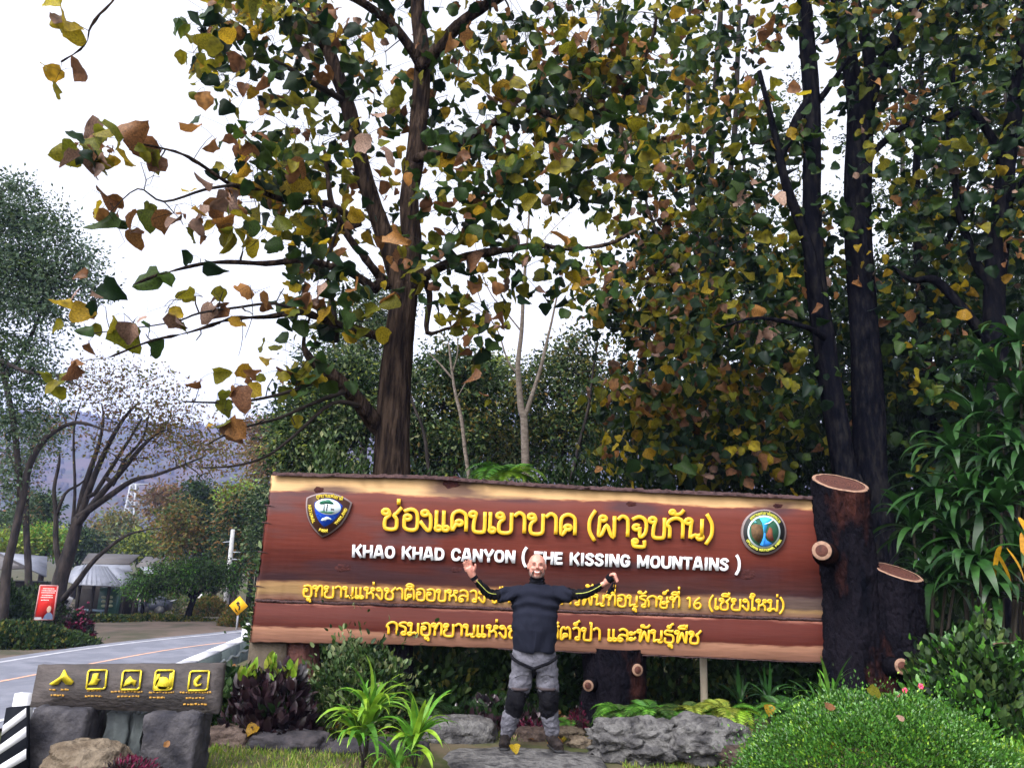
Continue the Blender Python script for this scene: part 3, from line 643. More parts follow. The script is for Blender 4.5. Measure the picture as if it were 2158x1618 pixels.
# tall feathery tree, far left
Y = 28.
b = base_of(8, 1290, Y)
limbs = [[(8, 1290, Y, 9), (14, 1200, Y, 9), (30, 1130, Y, 8), (45, 1060, Y, 8), (62, 980, Y, 7), (100, 920, Y, 6), (160, 890, Y, 4), (220, 905, Y, 2), (250, 912, Y, 1)],
 [(45, 1060, Y, 6), (30, 900, Y, 6), (10, 800, Y, 6), (-20, 650, Y, 6), (-30, 500, Y, 5), (10, 400, Y, 3)],
 [(10, 800, Y, 5), (60, 720, Y, 4), (110, 600, Y, 3), (150, 520, Y, 1.5)], [(-20, 660, Y, 5), (50, 560, Y, 3), (90, 460, Y, 2)],
 [(0, 760, Y - 1, 5), (60, 785, Y - 1, 4), (120, 792, Y - 1, 3), (170, 815, Y - 1, 1.5)]]
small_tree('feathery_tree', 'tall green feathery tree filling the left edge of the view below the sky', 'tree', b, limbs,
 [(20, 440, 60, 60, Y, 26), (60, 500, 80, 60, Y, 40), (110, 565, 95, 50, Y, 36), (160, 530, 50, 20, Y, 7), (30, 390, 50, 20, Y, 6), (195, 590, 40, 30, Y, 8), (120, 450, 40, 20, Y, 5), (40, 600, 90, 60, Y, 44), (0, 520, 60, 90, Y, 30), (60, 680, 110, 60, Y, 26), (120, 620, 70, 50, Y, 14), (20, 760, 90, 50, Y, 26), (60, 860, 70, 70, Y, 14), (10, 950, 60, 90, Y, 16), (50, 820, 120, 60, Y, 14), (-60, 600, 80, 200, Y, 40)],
 [M['leaf_haze_tint'], M['leaf_mid'], M['leaf_dark']], [6, 3, 1.5], .15, 70, .42, M['bark_grey'], LT, rtip=.018)
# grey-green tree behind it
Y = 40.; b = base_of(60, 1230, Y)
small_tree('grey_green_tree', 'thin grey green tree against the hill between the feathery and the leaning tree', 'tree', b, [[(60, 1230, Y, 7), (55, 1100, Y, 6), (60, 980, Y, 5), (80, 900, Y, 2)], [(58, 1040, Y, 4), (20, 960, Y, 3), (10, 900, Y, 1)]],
 [(60, 930, 60, 60, Y, 30), (30, 1000, 50, 60, Y, 26), (100, 900, 60, 50, Y, 18), (40, 1080, 50, 40, Y, 12)], [M['leaf_haze_tint'], M['leaf_mid'], M['leaf_rust']], [5, 3, 2], .17, 50, .45, M['bark_grey'], LT)
# round green tree behind hut, left, and yellow-green ones
for i, (px, py, rx, ry, Y, nm, lab, ms, ws) in enumerate([
 (75, 1080, 35, 42, 62, 'round_tree', 'small rounded green tree above the dark shed roof on the left', ['leaf_mid', 'leaf_dark'], [3, 2]),
 (20, 1120, 55, 35, 66, 'broad_tree', 'broad dark green tree at the far left edge behind the shed', ['leaf_dark', 'leaf_mid'], [3, 2]),
 (95, 1140, 45, 26, 58, 'bamboo_clump', 'bright yellow green clump above the pale shed roof on the left', ['leaf_yellowgreen', 'leaf_bright'], [3, 2]),
 (15, 1150, 26, 22, 56, 'yellow_bush', 'yellowish bush behind the shed at the left edge', ['leaf_yellowgreen', 'leaf_lime'], [3, 1]),
 (350, 1060, 60, 36, 80, 'rusty_tree', 'rusty brown tree below the hill to the right of the pylon', ['leaf_rust', 'leaf_autumn'], [3, 2]),
 (240, 1120, 55, 40, 85, 'pale_tree', 'pale olive tree below the pylon behind the shed roof', ['leaf_olive', 'leaf_rust', 'leaf_pale'], [3, 2, 2]),
 (300, 1150, 30, 22, 75, 'low_green_tree', 'low yellow green tree just above the long shed roof', ['leaf_yellowgreen', 'leaf_mid'], [3, 2]),
 (165, 1150, 45, 30, 75, 'dark_green_tree', 'dark green tree behind the leaning trunk and the shed', ['leaf_dark', 'leaf_mid'], [3, 2]),
 (420, 1075, 32, 62, 60, 'conical_tree', 'dark bluish green upright tree behind the utility pole', ['leaf_dark', 'leaf_mid'], [5, 1]),
 (385, 1120, 42, 60, 56, 'golden_tree', 'golden brown tree in front of the dark upright tree', ['leaf_autumn', 'leaf_olive', 'leaf_mid'], [3, 3, 2]),
 (455, 1140, 45, 75, 58, 'dark_shade_tree', 'dark tree directly behind the white part of the utility pole', ['leaf_dark', 'leaf_mid'], [5, 1]),
 (505, 1045, 28, 28, 52, 'pale_crowned_tree', 'tree with pale yellow green top beside the left end of the big sign', ['leaf_lime', 'leaf_olive', 'leaf_pale'], [2, 3, 2]),
 (500, 1130, 45, 75, 50, 'mixed_tree', 'green and orange mottled tree just left of the big sign', ['leaf_mid', 'leaf_autumn', 'leaf_dark'], [3, 2, 3]),
 (560, 1000, 40, 60, 60, 'orange_tree', 'thin orange brown tree rising behind the left corner of the big sign', ['leaf_rust', 'leaf_autumn', 'leaf_olive'], [4, 2, 2]),
 (555, 930, 36, 50, 62, 'sparse_rust_tree', 'sparse rust coloured tree top against the hazy hill', ['leaf_rust', 'leaf_autumn'], [3, 2]),
 (556, 1110, 22, 90, 44, 'ivy_tree', 'leafy dark green tree hugging the left end of the big sign', ['leaf_mid', 'leaf_dark', 'leaf_pale'], [3, 3, 1])]):
    b = base_of(px, py + ry, Y)
    thin = nm in ('orange_tree', 'sparse_rust_tree', 'rusty_tree', 'pale_tree')
    small_tree(nm, lab, 'tree', b, [[(px, py + ry, Y, 5), (px + 3, py + ry * .3, Y, 4), (px, py - ry * .3, Y, 2)]],
      [(px, py, rx * .95, ry * .95, Y, int(34 + rx * ry / 60) // (2 if thin else 1)), (px + rx * .2, py - ry * .4, rx * .5, ry * .5, Y, 8)], [M[k] for k in ms], ws, .0045 * Y + .02, 55, .011 * Y, M['bark_grey'], 'background trees on the left', rtip=.02)
# flat-topped acacia by the hut
Y = 38.; b = base_of(397, 1318, Y)
small_tree('flat_topped_tree', 'low flat-topped feathery green tree with a thin dark trunk on the dirt verge', 'tree', b,
 [[(397, 1318, Y, 8), (398, 1290, Y, 7), (408, 1262, Y, 6), (412, 1245, Y, 4)], [(408, 1262, Y, 4), (380, 1240, Y, 3), (330, 1232, Y, 1.5)], [(410, 1258, Y, 4), (440, 1236, Y, 3), (480, 1225, Y, 1.5)], [(404, 1265, Y, 4), (425, 1245, Y + 1, 3), (440, 1215, Y + 1, 1.5)]],
 [(380, 1205, 80, 18, Y, 40), (300, 1235, 45, 18, Y, 26), (440, 1205, 70, 18, Y, 36), (360, 1225, 90, 16, Y, 40), (460, 1225, 55, 18, Y, 30), (420, 1190, 45, 12, Y, 14)], [M['leaf_mid'], M['leaf_bright'], M['leaf_dark']], [4, 2, 2], .14, 60, .40, M['bark_dark'], rtip=.01, T=DIA, flat=.7)
b = base_of(298, 1316, Y + 2)
small_tree('sapling', 'thin dark sapling leaning beside the hand cart on the dirt verge', 'tree', b, [[(288, 1316, 40, 4), (300, 1290, 40, 4), (300, 1262, 40, 3), (312, 1246, 40, 1.5)]], [(300, 1250, 22, 10, 40, 8)], [M['leaf_dark'], M['leaf_mid']], [1, 1], .14, 40, .2, M['bark_dark'])
# shrubs on the far verge
for (px, py, Y, r, nm, lab, ms, ws, n) in [
 (25, 1340, 26, (1.9, 1.2, .7), 'verge_shrub', 'low green shrub on the far verge at the left edge below the red banner', ['leaf_mid', 'leaf_dark', 'leaf_olive'], [4, 4, 1], 9000),
 (105, 1345, 26.5, (1.4, 1.1, .42), 'verge_shrub', 'green shrub on the far verge directly under the red banner', ['leaf_mid', 'leaf_dark', 'leaf_olive'], [4, 4, 1], 7000),
 (-2, 1290, 29, (1.0, 1.0, 1.8), 'verge_shrub', 'taller dark shrub left of the red banner', ['leaf_dark', 'leaf_mid'], [4, 2], 8000),
 (158, 1330, 28, (.55, .5, 1.0), 'flower_shrub', 'dark shrub with magenta and red flowers beside the dirt driveway', ['leaf_dark', 'leaf_purple', 'leaf_magenta'], [4, 3, 2], 2600),
 (62, 1268, 33, (1.7, 1.0, 1.6), 'verge_shrub', 'bushy green shrub behind the red banner beside the dark shed', ['leaf_dark', 'leaf_mid'], [3, 3], 6000),
 (440, 1290, 42, (1.0, .8, 1.0), 'dry_shrub', 'brownish green shrub left of the utility pole foot', ['leaf_olive', 'leaf_autumn', 'leaf_mid'], [3, 2, 2], 2500),
 (500, 1322, 36, (.8, .8, .7), 'dry_shrub', 'small brown green shrub under the yellow warning sign', ['leaf_olive', 'leaf_autumn', 'leaf_mid'], [3, 2, 2], 2200),
 (230, 1318, 37, (1.5, .8, .22), 'verge_grass_clump', 'low dark grass clump on the verge below the food hut', ['leaf_mid', 'leaf_dark', 'leaf_olive'], [3, 3, 2], 2600),
 (345, 1322, 38, (2.2, .9, .2), 'verge_grass_clump', 'low grassy clump around the foot of the flat-topped tree', ['leaf_mid', 'leaf_olive', 'leaf_dark'], [3, 3, 2], 2600),
 (380, 1280, 52, (3.0, 1.5, 1.3), 'dry_shrub', 'long pale undergrowth on the bank behind the flat-topped tree', ['leaf_pale', 'leaf_olive', 'leaf_mid'], [3, 2, 2], 5000)]:
    p = P(px, py, Y); bush(nm, lab, 'shrub', (p[0], Y, gh(p[0], Y)), r, n, .15, [M[k] for k in ms], ws, seed=px)
for (px, py, Y, m_, g_) in [(166, 1290, 27.2, 'leaf_magenta', 0), (178, 1305, 27.0, 'leaf_magenta', 0), (170, 1278, 27.1, 'leaf_magenta', 0), (186, 1322, 27.0, 'flower_orange', 0), (14, 1312, 25.3, 'flower_orange', 0), (132, 1288, 28.5, 'leaf_magenta', 0)]:
    pass
fl = MB()
for k in range(16):
    c = P(172 + random.gauss(0, 6), 1296 + random.gauss(0, 14), 27.3); fl.ell(c, [.05, .05, .04], 5, 4)
o = fl.build('flower_head', M['leaf_magenta']); par = [x for x in COL.objects if x.name.startswith('flower_shrub')][0]; o.parent = par; o.matrix_parent_inverse = Matrix.Translation(-par.location); o['kind'] = 'stuff'

# ------------------------------------------------------------------ the big teak behind the sign
Y = 11.0
tb = P(822, 1060, Y); teak = thing('teak_tree', 'large broad-leaved teak tree with forked brown trunk directly behind the sign', 'tree', (tb[0], Y, gh(tb[0], Y)), None)
sk = Skeleton(); g0 = gh(tb[0], Y)
W, Rr = limb_px([(822, 1060, Y, 50), (825, 1000, Y, 48), (828, 900, Y, 45), (833, 800, Y, 43), (840, 720, Y, 40), (848, 650, Y, 39), (853, 600, Y, 36)])
W = [np.array([W[0][0], Y, g0 - .4]), np.array([W[0][0], Y, g0 + .35])] + W; Rr = [r * .80 for r in Rr]; Rr = [Rr[0] * 1.5, Rr[0] * 1.12] + Rr
sk.limb(W, Rr, None, 5)
TL = [
 [(850, 610, Y, 33), (822, 525, Y, 26), (790, 440, Y, 23), (757, 330, Y, 22), (738, 240, Y, 20), (705, 140, Y, 19), (675, 60, Y, 18), (650, -40, Y, 17), (620, -200, Y, 13), (600, -330, Y, 8)],
 [(856, 610, Y, 32), (868, 520, Y, 27), (862, 420, Y, 26), (877, 320, Y + .2, 26), (885, 220, Y + .3, 25), (890, 120, Y + .3, 23), (880, 20, Y + .4, 20), (885, -120, Y + .4, 17), (900, -300, Y + .4, 9)],
 [(884, 130, Y, 17), (835, 62, Y - .3, 13), (770, 10, Y - .6, 12), (700, -30, Y - .8, 9), (620, -110, Y - 1, 6)],
 [(892, 140, Y, 17), (950, 70, Y - .2, 17), (1010, 20, Y - .3, 15), (1080, -20, Y - .4, 12), (1180, -90, Y - .5, 8)],
 [(878, 335, Y, 14), (950, 310, Y - .3, 13), (1000, 282, Y - .5, 12), (1060, 248, Y - .6, 11), (1120, 230, Y - .7, 9), (1180, 248, Y - .8, 9), (1250, 240, Y - .8, 8), (1310, 215, Y - .8, 6), (1345, 150, Y - .8, 5), (1380, 60, Y - .8, 4), (1385, -30, Y - .8, 3)],
 [(868, 605, Y, 16), (920, 567, Y - .3, 13), (985, 540, Y - .6, 11), (1060, 528, Y - .8, 9), (1130, 517, Y - 1, 8), (1200, 525, Y - 1, 6), (1280, 515, Y - 1.1, 5), (1340, 485, Y - 1.2, 3)],
 [(800, 905, Y, 24), (765, 858, Y - .3, 21), (730, 818, Y - .5, 19), (690, 782, Y - .7, 17), (655, 757, Y - .9, 12), (640, 720, Y - .9, 6), (655, 660, Y - .9, 4)],
 [(690, 785, Y - .7, 8), (640, 815, Y - 1, 5), (560, 838, Y - 1.3, 4), (480, 848, Y - 1.6, 3), (385, 846, Y - 1.9, 2)],
 [(735, 822, Y - .5, 8), (660, 850, Y - .9, 5), (590, 880, Y - 1.2, 4), (500, 905, Y - 1.5, 3), (440, 935, Y - 1.7, 2)],
 [(760, 855, Y - .4, 7), (700, 850, Y - .7, 5), (620, 918, Y - 1, 4), (560, 962, Y - 1.2, 3.5), (490, 982, Y - 1.4, 3), (415, 985, Y - 1.6, 1.5)],
 [(838, 725, Y, 14), (775, 702, Y - .4, 12), (705, 682, Y - .8, 10), (640, 660, Y - 1.1, 8), (560, 668, Y - 1.4, 6), (490, 672, Y - 1.6, 5), (400, 700, Y - 1.9, 4), (320, 718, Y - 2.1, 3), (225, 755, Y - 2.4, 1.5)],
 [(650, 662, Y - 1.1, 6), (580, 640, Y - 1.4, 4), (500, 648, Y - 1.7, 3.5), (420, 660, Y - 2, 3), (360, 680, Y - 2.1, 2), (200, 702, Y - 2.4, 1.5)],
 [(812, 600, Y, 14), (770, 545, Y - .3, 10), (735, 500, Y - .4, 9), (700, 430, Y - .5, 8), (690, 360, Y - .5, 6), (680, 300, Y - .5, 4)],
 [(790, 610, Y - .2, 12), (740, 575, Y - .6, 11), (690, 560, Y - .9, 9), (640, 548, Y - 1.2, 8), (560, 555, Y - 1.5, 6), (450, 553, Y - 1.9, 4), (350, 575, Y - 2.2, 3), (280, 600, Y - 2.4, 1.5)],
 [(755, 470, Y - .2, 12), (690, 430, Y - .6, 9), (610, 425, Y - 1, 8), (540, 400, Y - 1.4, 7), (485, 388, Y - 1.7, 6), (420, 345, Y - 2, 4.5), (370, 320, Y - 2.2, 3.5), (280, 300, Y - 2.5, 2)],
 [(490, 390, Y - 1.7, 5), (430, 400, Y - 2, 4), (345, 425, Y - 2.3, 3), (290, 398, Y - 2.5, 2), (230, 450, Y - 2.6, 1.2)],
 [(700, 640, Y - .6, 8), (710, 720, Y - .6, 8), (702, 640, Y - .6, 6), (690, 560, Y - .6, 5), (715, 470, Y - .6, 3)],
 [(690, 110, Y, 12), (560, -60, Y - .8, 9), (400, -110, Y - 1.4, 7), (290, -60, Y - 1.9, 4), (235, 5, Y - 2.2, 3), (192, 55, Y - 2.3, 2), (180, 95, Y - 2.3, 1.6), (130, 130, Y - 2.4, 1)],
 [(730, 215, Y, 10), (650, 170, Y - .6, 8), (580, 130, Y - .9, 6), (500, 120, Y - 1.1, 4), (430, 90, Y - 1.3, 2)],
 [(880, 560, Y - .1, 12), (905, 620, Y + .1, 8), (900, 700, Y + .1, 6), (955, 690, Y - .3, 4), (1010, 705, Y - .6, 2)]]
for L in TL:
    W, Rr = limb_px(L); sk.limb(W, [r * .84 for r in Rr], None, 4)
blobs = [(560, 90, 170, 110, Y - .9, 44), (690, 200, 130, 160, Y + .3, 32), (590, 300, 110, 90, Y - .8, 16), (880, 180, 110, 190, Y + .7, 30, .5), (880, 240, 120, 200, Y - .9, 8), (1000, 400, 120, 110, Y - .8, 24), (1150, 110, 160, 130, Y - .6, 56), (1100, 320, 140, 110, Y - .8, 38),
 (1290, 120, 120, 120, Y - .6, 44), (1260, 330, 110, 90, Y - .8, 26), (720, 420, 110, 90, Y + .3, 16), (640, 440, 110, 80, Y - 1, 18), (820, 480, 80, 90, Y + .6, 9, .4), (560, 360, 50, 60, Y - 1.5, 9), (900, 560, 70, 60, Y - .8, 9), (690, 640, 90, 60, Y - .9, 14), (960, 650, 80, 80, Y - .7, 12),
 (680, 580, 80, 40, Y - .9, 7), (645, 765, 60, 40, Y - 1, 7), (1180, 570, 90, 60, Y - 1, 14), (1080, 520, 60, 50, Y - .9, 7), (750, -60, 300, 70, Y, 24), (1000, -60, 260, 60, Y - .4, 18), (460, 60, 60, 70, Y - 1.1, 8)]
ends = sk.grow(ellip_targets(blobs), .0065, seg=.22)
main_ends = np.array([sk.p[e] for e in ends])
sk.grow(ellip_targets([(480, 420, 200, 150, Y - 1.7, 46, .7), (420, 640, 200, 90, Y - 2, 34, .5), (520, 860, 150, 60, Y - 1.4, 22, .4), (230, 420, 130, 120, Y - 2.4, 16, .5), (950, 460, 140, 80, Y - .7, 26, .5), (1120, 380, 160, 120, Y - .8, 26, .5), (600, 740, 100, 60, Y - 1.2, 14, .4)]), .009, seg=.18)
spray = [(230, 300, 60, 50, Y - 2.7, 16), (440, 200, 30, 30, Y - 1.6, 1), (330, 300, 26, 24, Y - 2.2, 2), (440, 290, 18, 14, Y - 2.3, 1), (530, 320, 40, 40, Y - 1.8, 4), (340, 450, 80, 40, Y - 2.3, 6), (440, 450, 60, 30, Y - 2.2, 5), (520, 420, 50, 50, Y - 1.8, 6), (420, 535, 24, 14, Y - 2, 1), (160, 620, 40, 24, Y - 2.5, 2), (220, 600, 50, 24, Y - 2.5, 2), (340, 575, 14, 10, Y - 2.2, 1), (450, 615, 40, 20, Y - 2, 3), (510, 605, 16, 10, Y - 2, 1),
 (620, 640, 40, 40, Y - 1.4, 4), (460, 655, 16, 10, Y - 1.9, 1), (190, 690, 26, 26, Y - 2.4, 2), (270, 675, 30, 20, Y - 2.4, 2), (345, 680, 40, 26, Y - 2.2, 3), (150, 780, 36, 24, Y - 2.5, 3), (435, 800, 12, 10, Y - 1.8, 1), (490, 812, 30, 12, Y - 1.8, 2), (530, 800, 10, 8, Y - 1.8, 1), (460, 845, 8, 8, Y - 1.8, 1), (510, 868, 40, 12, Y - 1.7, 2), (455, 900, 10, 10, Y - 1.7, 1), (630, 800, 30, 16, Y - 1.1, 3), (120, 140, 22, 12, Y - 2.5, 2), (140, 30, 16, 30, Y - 2.4, 3), (490, 490, 50, 24, Y - 1.9, 4), (250, 430, 60, 20, Y - 2.5, 3), (1030, 690, 40, 50, Y - .8, 4), (990, 760, 12, 10, Y - .9, 1), (1010, 820, 8, 8, Y - 1, 1), (850, 540, 10, 10, Y - 1, 1)]
ends2 = sk.grow(ellip_targets(spray), .0055, seg=.22); spray_ends = np.array([sk.p[e] for e in ends2])
ml = MB(); mt_ = MB(); sk.mesh(ml, mt_, 14)
tro = ml.build('trunk', M['bark_teak'], teak, True)
displace(tro.data, lambda c: .02 * noise.noise(Vector((c[0] * 14, c[1] * 14, c[2] * 1.6))) + .010 * noise.noise(Vector((c[0] * 34, c[1] * 34, c[2] * 5))))
mt_.build('twigs', M['twig'], teak, True)['kind'] = 'stuff'
def teak_leaves(C, n_per, spread, size, wts, hang=.9):
    pos, R, s = foliage_at(C, n_per, spread, size, hang)
    n = len(pos); wts = np.array(wts) / sum(wts)
    cl = np.repeat(RNG.choice(6, len(C), p=wts), n_per); s = s * RNG.choice([.7, .95, 1.1, 1.25], n, p=[.2, .3, .3, .2]); mi = np.where(RNG.random(n) < .72, cl, RNG.choice(6, n, p=wts)); ti = RNG.integers(0, 6, n)
    return pos, R, s, mi, ti
A1 = teak_leaves(main_ends, 5, .21, .205, [5, 4.4, 1.3, 1.5, .7, 3])
A2 = teak_leaves(spray_ends, 2, .085, .232, [1.5, 3.5, 2, 4, 1.6, .6])
pos, R, s, mi, ti = [np.concatenate([a, b]) for a, b in zip(A1, A2)]
# the 300 nearest and largest leaves are objects
d = np.linalg.norm(pos - CAM, axis=1); vis = s / d; s = np.minimum(s, .034 * d * 1.05); s = np.where(d < 9.2, np.minimum(s, .30), s); vis = s / d; order = np.argsort(-vis); big = order[:300]; rest = order[300:]
lm = {}
for i in big:
    k = (int(ti[i]), int(mi[i]))
    if k not in lm: lm[k] = mesh_np('leaf', TK[k[0]][0], TK[k[0]][1], TEAK[k[1]], smooth=True)
    mw = Matrix([[*(R[i][r] * s[i]), pos[i][r]] for r in range(3)] + [[0, 0, 0, 1]]); link('leaf', lm[k], teak, mw)
pet = MB(); cc_ = np.concatenate([np.repeat(main_ends, 5, 0), np.repeat(spray_ends, 2, 0)])
for a_, b_ in zip(cc_, pos): pet.tube([a_, (a_ + b_) / 2 + [0, 0, .015], b_], .0028, 3, cap=False)
pet.build('leaf_stalks', M['twig'], teak)['kind'] = 'stuff'
leaf_object('leaves', teak, [(TK[t], pos[rest][ti[rest] == t], R[rest][ti[rest] == t], s[rest][ti[rest] == t], mi[rest][ti[rest] == t]) for t in range(6)], TEAK)

# ------------------------------------------------------------------ broad-leaved trees on the right
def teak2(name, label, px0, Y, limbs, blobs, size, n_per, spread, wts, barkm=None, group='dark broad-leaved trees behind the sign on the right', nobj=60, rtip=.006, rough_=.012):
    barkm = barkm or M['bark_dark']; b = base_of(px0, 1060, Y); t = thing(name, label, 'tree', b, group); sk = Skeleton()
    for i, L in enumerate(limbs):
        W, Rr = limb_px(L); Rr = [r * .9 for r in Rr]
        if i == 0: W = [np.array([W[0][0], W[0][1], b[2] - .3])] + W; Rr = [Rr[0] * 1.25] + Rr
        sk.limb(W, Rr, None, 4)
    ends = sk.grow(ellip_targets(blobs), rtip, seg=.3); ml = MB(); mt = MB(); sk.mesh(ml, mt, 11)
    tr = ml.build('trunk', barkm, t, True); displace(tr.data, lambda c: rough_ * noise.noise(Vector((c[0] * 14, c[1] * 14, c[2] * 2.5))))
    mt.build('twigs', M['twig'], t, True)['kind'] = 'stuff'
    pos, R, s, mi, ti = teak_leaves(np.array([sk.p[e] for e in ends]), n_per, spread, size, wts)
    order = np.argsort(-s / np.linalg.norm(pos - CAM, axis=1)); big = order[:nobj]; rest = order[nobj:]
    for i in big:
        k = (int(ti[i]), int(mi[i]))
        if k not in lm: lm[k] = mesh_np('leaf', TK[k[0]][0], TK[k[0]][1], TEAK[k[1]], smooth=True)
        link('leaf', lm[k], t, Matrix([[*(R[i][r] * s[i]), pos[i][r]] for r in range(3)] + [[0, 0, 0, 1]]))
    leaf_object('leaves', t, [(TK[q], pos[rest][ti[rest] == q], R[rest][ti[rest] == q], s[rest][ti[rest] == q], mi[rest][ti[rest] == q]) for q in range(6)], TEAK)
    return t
Y = 13.0
teak2('broad_leaved_tree', 'tall dark bare-trunked tree leaning slightly left, nearest behind the big log post', 1790, Y,
 [[(1800, 1060, Y, 30), (1782, 1000, Y, 28), (1765, 900, Y, 28), (1748, 800, Y, 27), (1735, 700, Y, 26), (1720, 600, Y, 25), (1713, 500, Y, 24), (1711, 400, Y, 23), (1712, 300, Y, 22), (1710, 200, Y, 22), (1702, 100, Y, 21), (1695, 0, Y, 19), (1688, -130, Y, 16), (1680, -320, Y, 10)],
  [(1735, 700, Y, 15), (1712, 560, Y - .2, 14), (1690, 480, Y - .2, 13), (1660, 400, Y - .3, 12), (1642, 330, Y - .3, 10), (1625, 250, Y - .4, 8), (1600, 150, Y - .5, 5)],
  [(1710, 205, Y, 14), (1680, 250, Y - .1, 12), (1660, 300, Y - .2, 10), (1640, 340, Y - .3, 7)],
  [(1745, 720, Y, 10), (1700, 690, Y - .5, 6), (1600, 670, Y - .9, 4), (1520, 690, Y - 1.2, 3)],
  [(1712, 230, Y, 10), (1750, 180, Y, 8), (1790, 120, Y - .2, 5)]],
 [(1560, 130, 130, 130, Y, 28), (1600, 300, 110, 100, Y, 24), (1480, 330, 120, 110, Y, 26), (1740, 60, 120, 90, Y - .4, 18), (1560, 480, 140, 90, Y, 44), (1520, 700, 150, 90, Y - .5, 50), (1600, 610, 130, 80, Y, 34), (1690, 400, 80, 120, Y + .3, 12), (1400, 60, 130, 100, Y, 24), (1650, -80, 250, 80, Y, 24), (1640, 820, 110, 80, Y, 20)],
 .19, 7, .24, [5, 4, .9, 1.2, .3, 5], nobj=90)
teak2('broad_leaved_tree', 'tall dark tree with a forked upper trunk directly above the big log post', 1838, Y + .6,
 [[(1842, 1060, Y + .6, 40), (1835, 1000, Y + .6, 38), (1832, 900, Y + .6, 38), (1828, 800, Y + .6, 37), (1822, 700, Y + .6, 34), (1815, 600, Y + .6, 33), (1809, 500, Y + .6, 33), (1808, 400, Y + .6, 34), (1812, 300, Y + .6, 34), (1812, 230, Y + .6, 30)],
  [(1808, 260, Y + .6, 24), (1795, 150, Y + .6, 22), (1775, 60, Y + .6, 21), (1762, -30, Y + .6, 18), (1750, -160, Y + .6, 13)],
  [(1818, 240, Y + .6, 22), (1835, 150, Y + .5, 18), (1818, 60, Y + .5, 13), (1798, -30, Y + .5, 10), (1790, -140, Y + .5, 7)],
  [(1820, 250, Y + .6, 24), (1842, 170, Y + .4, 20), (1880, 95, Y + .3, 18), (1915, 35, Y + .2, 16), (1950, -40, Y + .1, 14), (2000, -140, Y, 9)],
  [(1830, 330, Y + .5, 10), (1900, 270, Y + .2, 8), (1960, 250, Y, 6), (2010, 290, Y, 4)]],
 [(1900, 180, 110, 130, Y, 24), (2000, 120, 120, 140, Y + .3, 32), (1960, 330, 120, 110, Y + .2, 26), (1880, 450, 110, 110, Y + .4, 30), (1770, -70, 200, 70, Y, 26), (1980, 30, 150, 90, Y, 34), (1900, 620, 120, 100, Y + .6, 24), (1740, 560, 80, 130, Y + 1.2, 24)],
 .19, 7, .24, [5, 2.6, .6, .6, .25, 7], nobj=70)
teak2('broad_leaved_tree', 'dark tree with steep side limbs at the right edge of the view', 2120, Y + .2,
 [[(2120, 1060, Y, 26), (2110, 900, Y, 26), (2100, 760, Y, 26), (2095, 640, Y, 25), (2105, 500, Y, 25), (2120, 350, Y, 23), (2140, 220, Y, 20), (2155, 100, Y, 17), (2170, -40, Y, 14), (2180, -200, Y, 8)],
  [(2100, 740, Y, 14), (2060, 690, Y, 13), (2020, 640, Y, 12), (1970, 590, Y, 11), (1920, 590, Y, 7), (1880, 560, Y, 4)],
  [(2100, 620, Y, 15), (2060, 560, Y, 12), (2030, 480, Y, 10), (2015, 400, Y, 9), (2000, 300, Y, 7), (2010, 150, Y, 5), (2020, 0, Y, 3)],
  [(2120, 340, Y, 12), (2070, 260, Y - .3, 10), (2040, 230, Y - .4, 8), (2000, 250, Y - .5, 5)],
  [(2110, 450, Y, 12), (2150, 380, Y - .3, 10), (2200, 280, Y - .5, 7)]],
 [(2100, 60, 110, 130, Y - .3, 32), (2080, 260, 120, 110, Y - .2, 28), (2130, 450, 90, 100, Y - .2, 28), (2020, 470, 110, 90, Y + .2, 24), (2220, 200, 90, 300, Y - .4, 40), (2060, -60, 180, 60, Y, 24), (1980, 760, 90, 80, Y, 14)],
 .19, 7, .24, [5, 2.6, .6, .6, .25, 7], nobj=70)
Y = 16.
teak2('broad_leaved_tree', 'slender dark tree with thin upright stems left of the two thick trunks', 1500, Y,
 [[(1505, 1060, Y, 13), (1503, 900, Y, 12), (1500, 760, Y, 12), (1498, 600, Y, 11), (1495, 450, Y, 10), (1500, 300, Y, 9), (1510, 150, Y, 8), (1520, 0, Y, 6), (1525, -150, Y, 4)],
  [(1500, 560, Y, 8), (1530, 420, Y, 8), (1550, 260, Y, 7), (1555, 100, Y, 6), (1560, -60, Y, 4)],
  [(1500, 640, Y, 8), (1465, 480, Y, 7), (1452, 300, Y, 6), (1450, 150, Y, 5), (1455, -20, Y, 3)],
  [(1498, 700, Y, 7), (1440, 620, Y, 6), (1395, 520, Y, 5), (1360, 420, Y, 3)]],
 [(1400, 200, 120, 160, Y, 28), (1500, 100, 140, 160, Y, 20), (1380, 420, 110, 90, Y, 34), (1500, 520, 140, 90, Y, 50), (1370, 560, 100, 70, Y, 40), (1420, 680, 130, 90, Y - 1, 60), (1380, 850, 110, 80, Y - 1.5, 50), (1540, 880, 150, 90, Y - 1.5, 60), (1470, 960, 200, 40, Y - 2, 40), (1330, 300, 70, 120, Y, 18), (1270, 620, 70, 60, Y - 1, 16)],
 .20, 8, .28, [4, 4.5, 1.6, 1.8, .6, 5], nobj=90, barkm=M['bark_grey'])
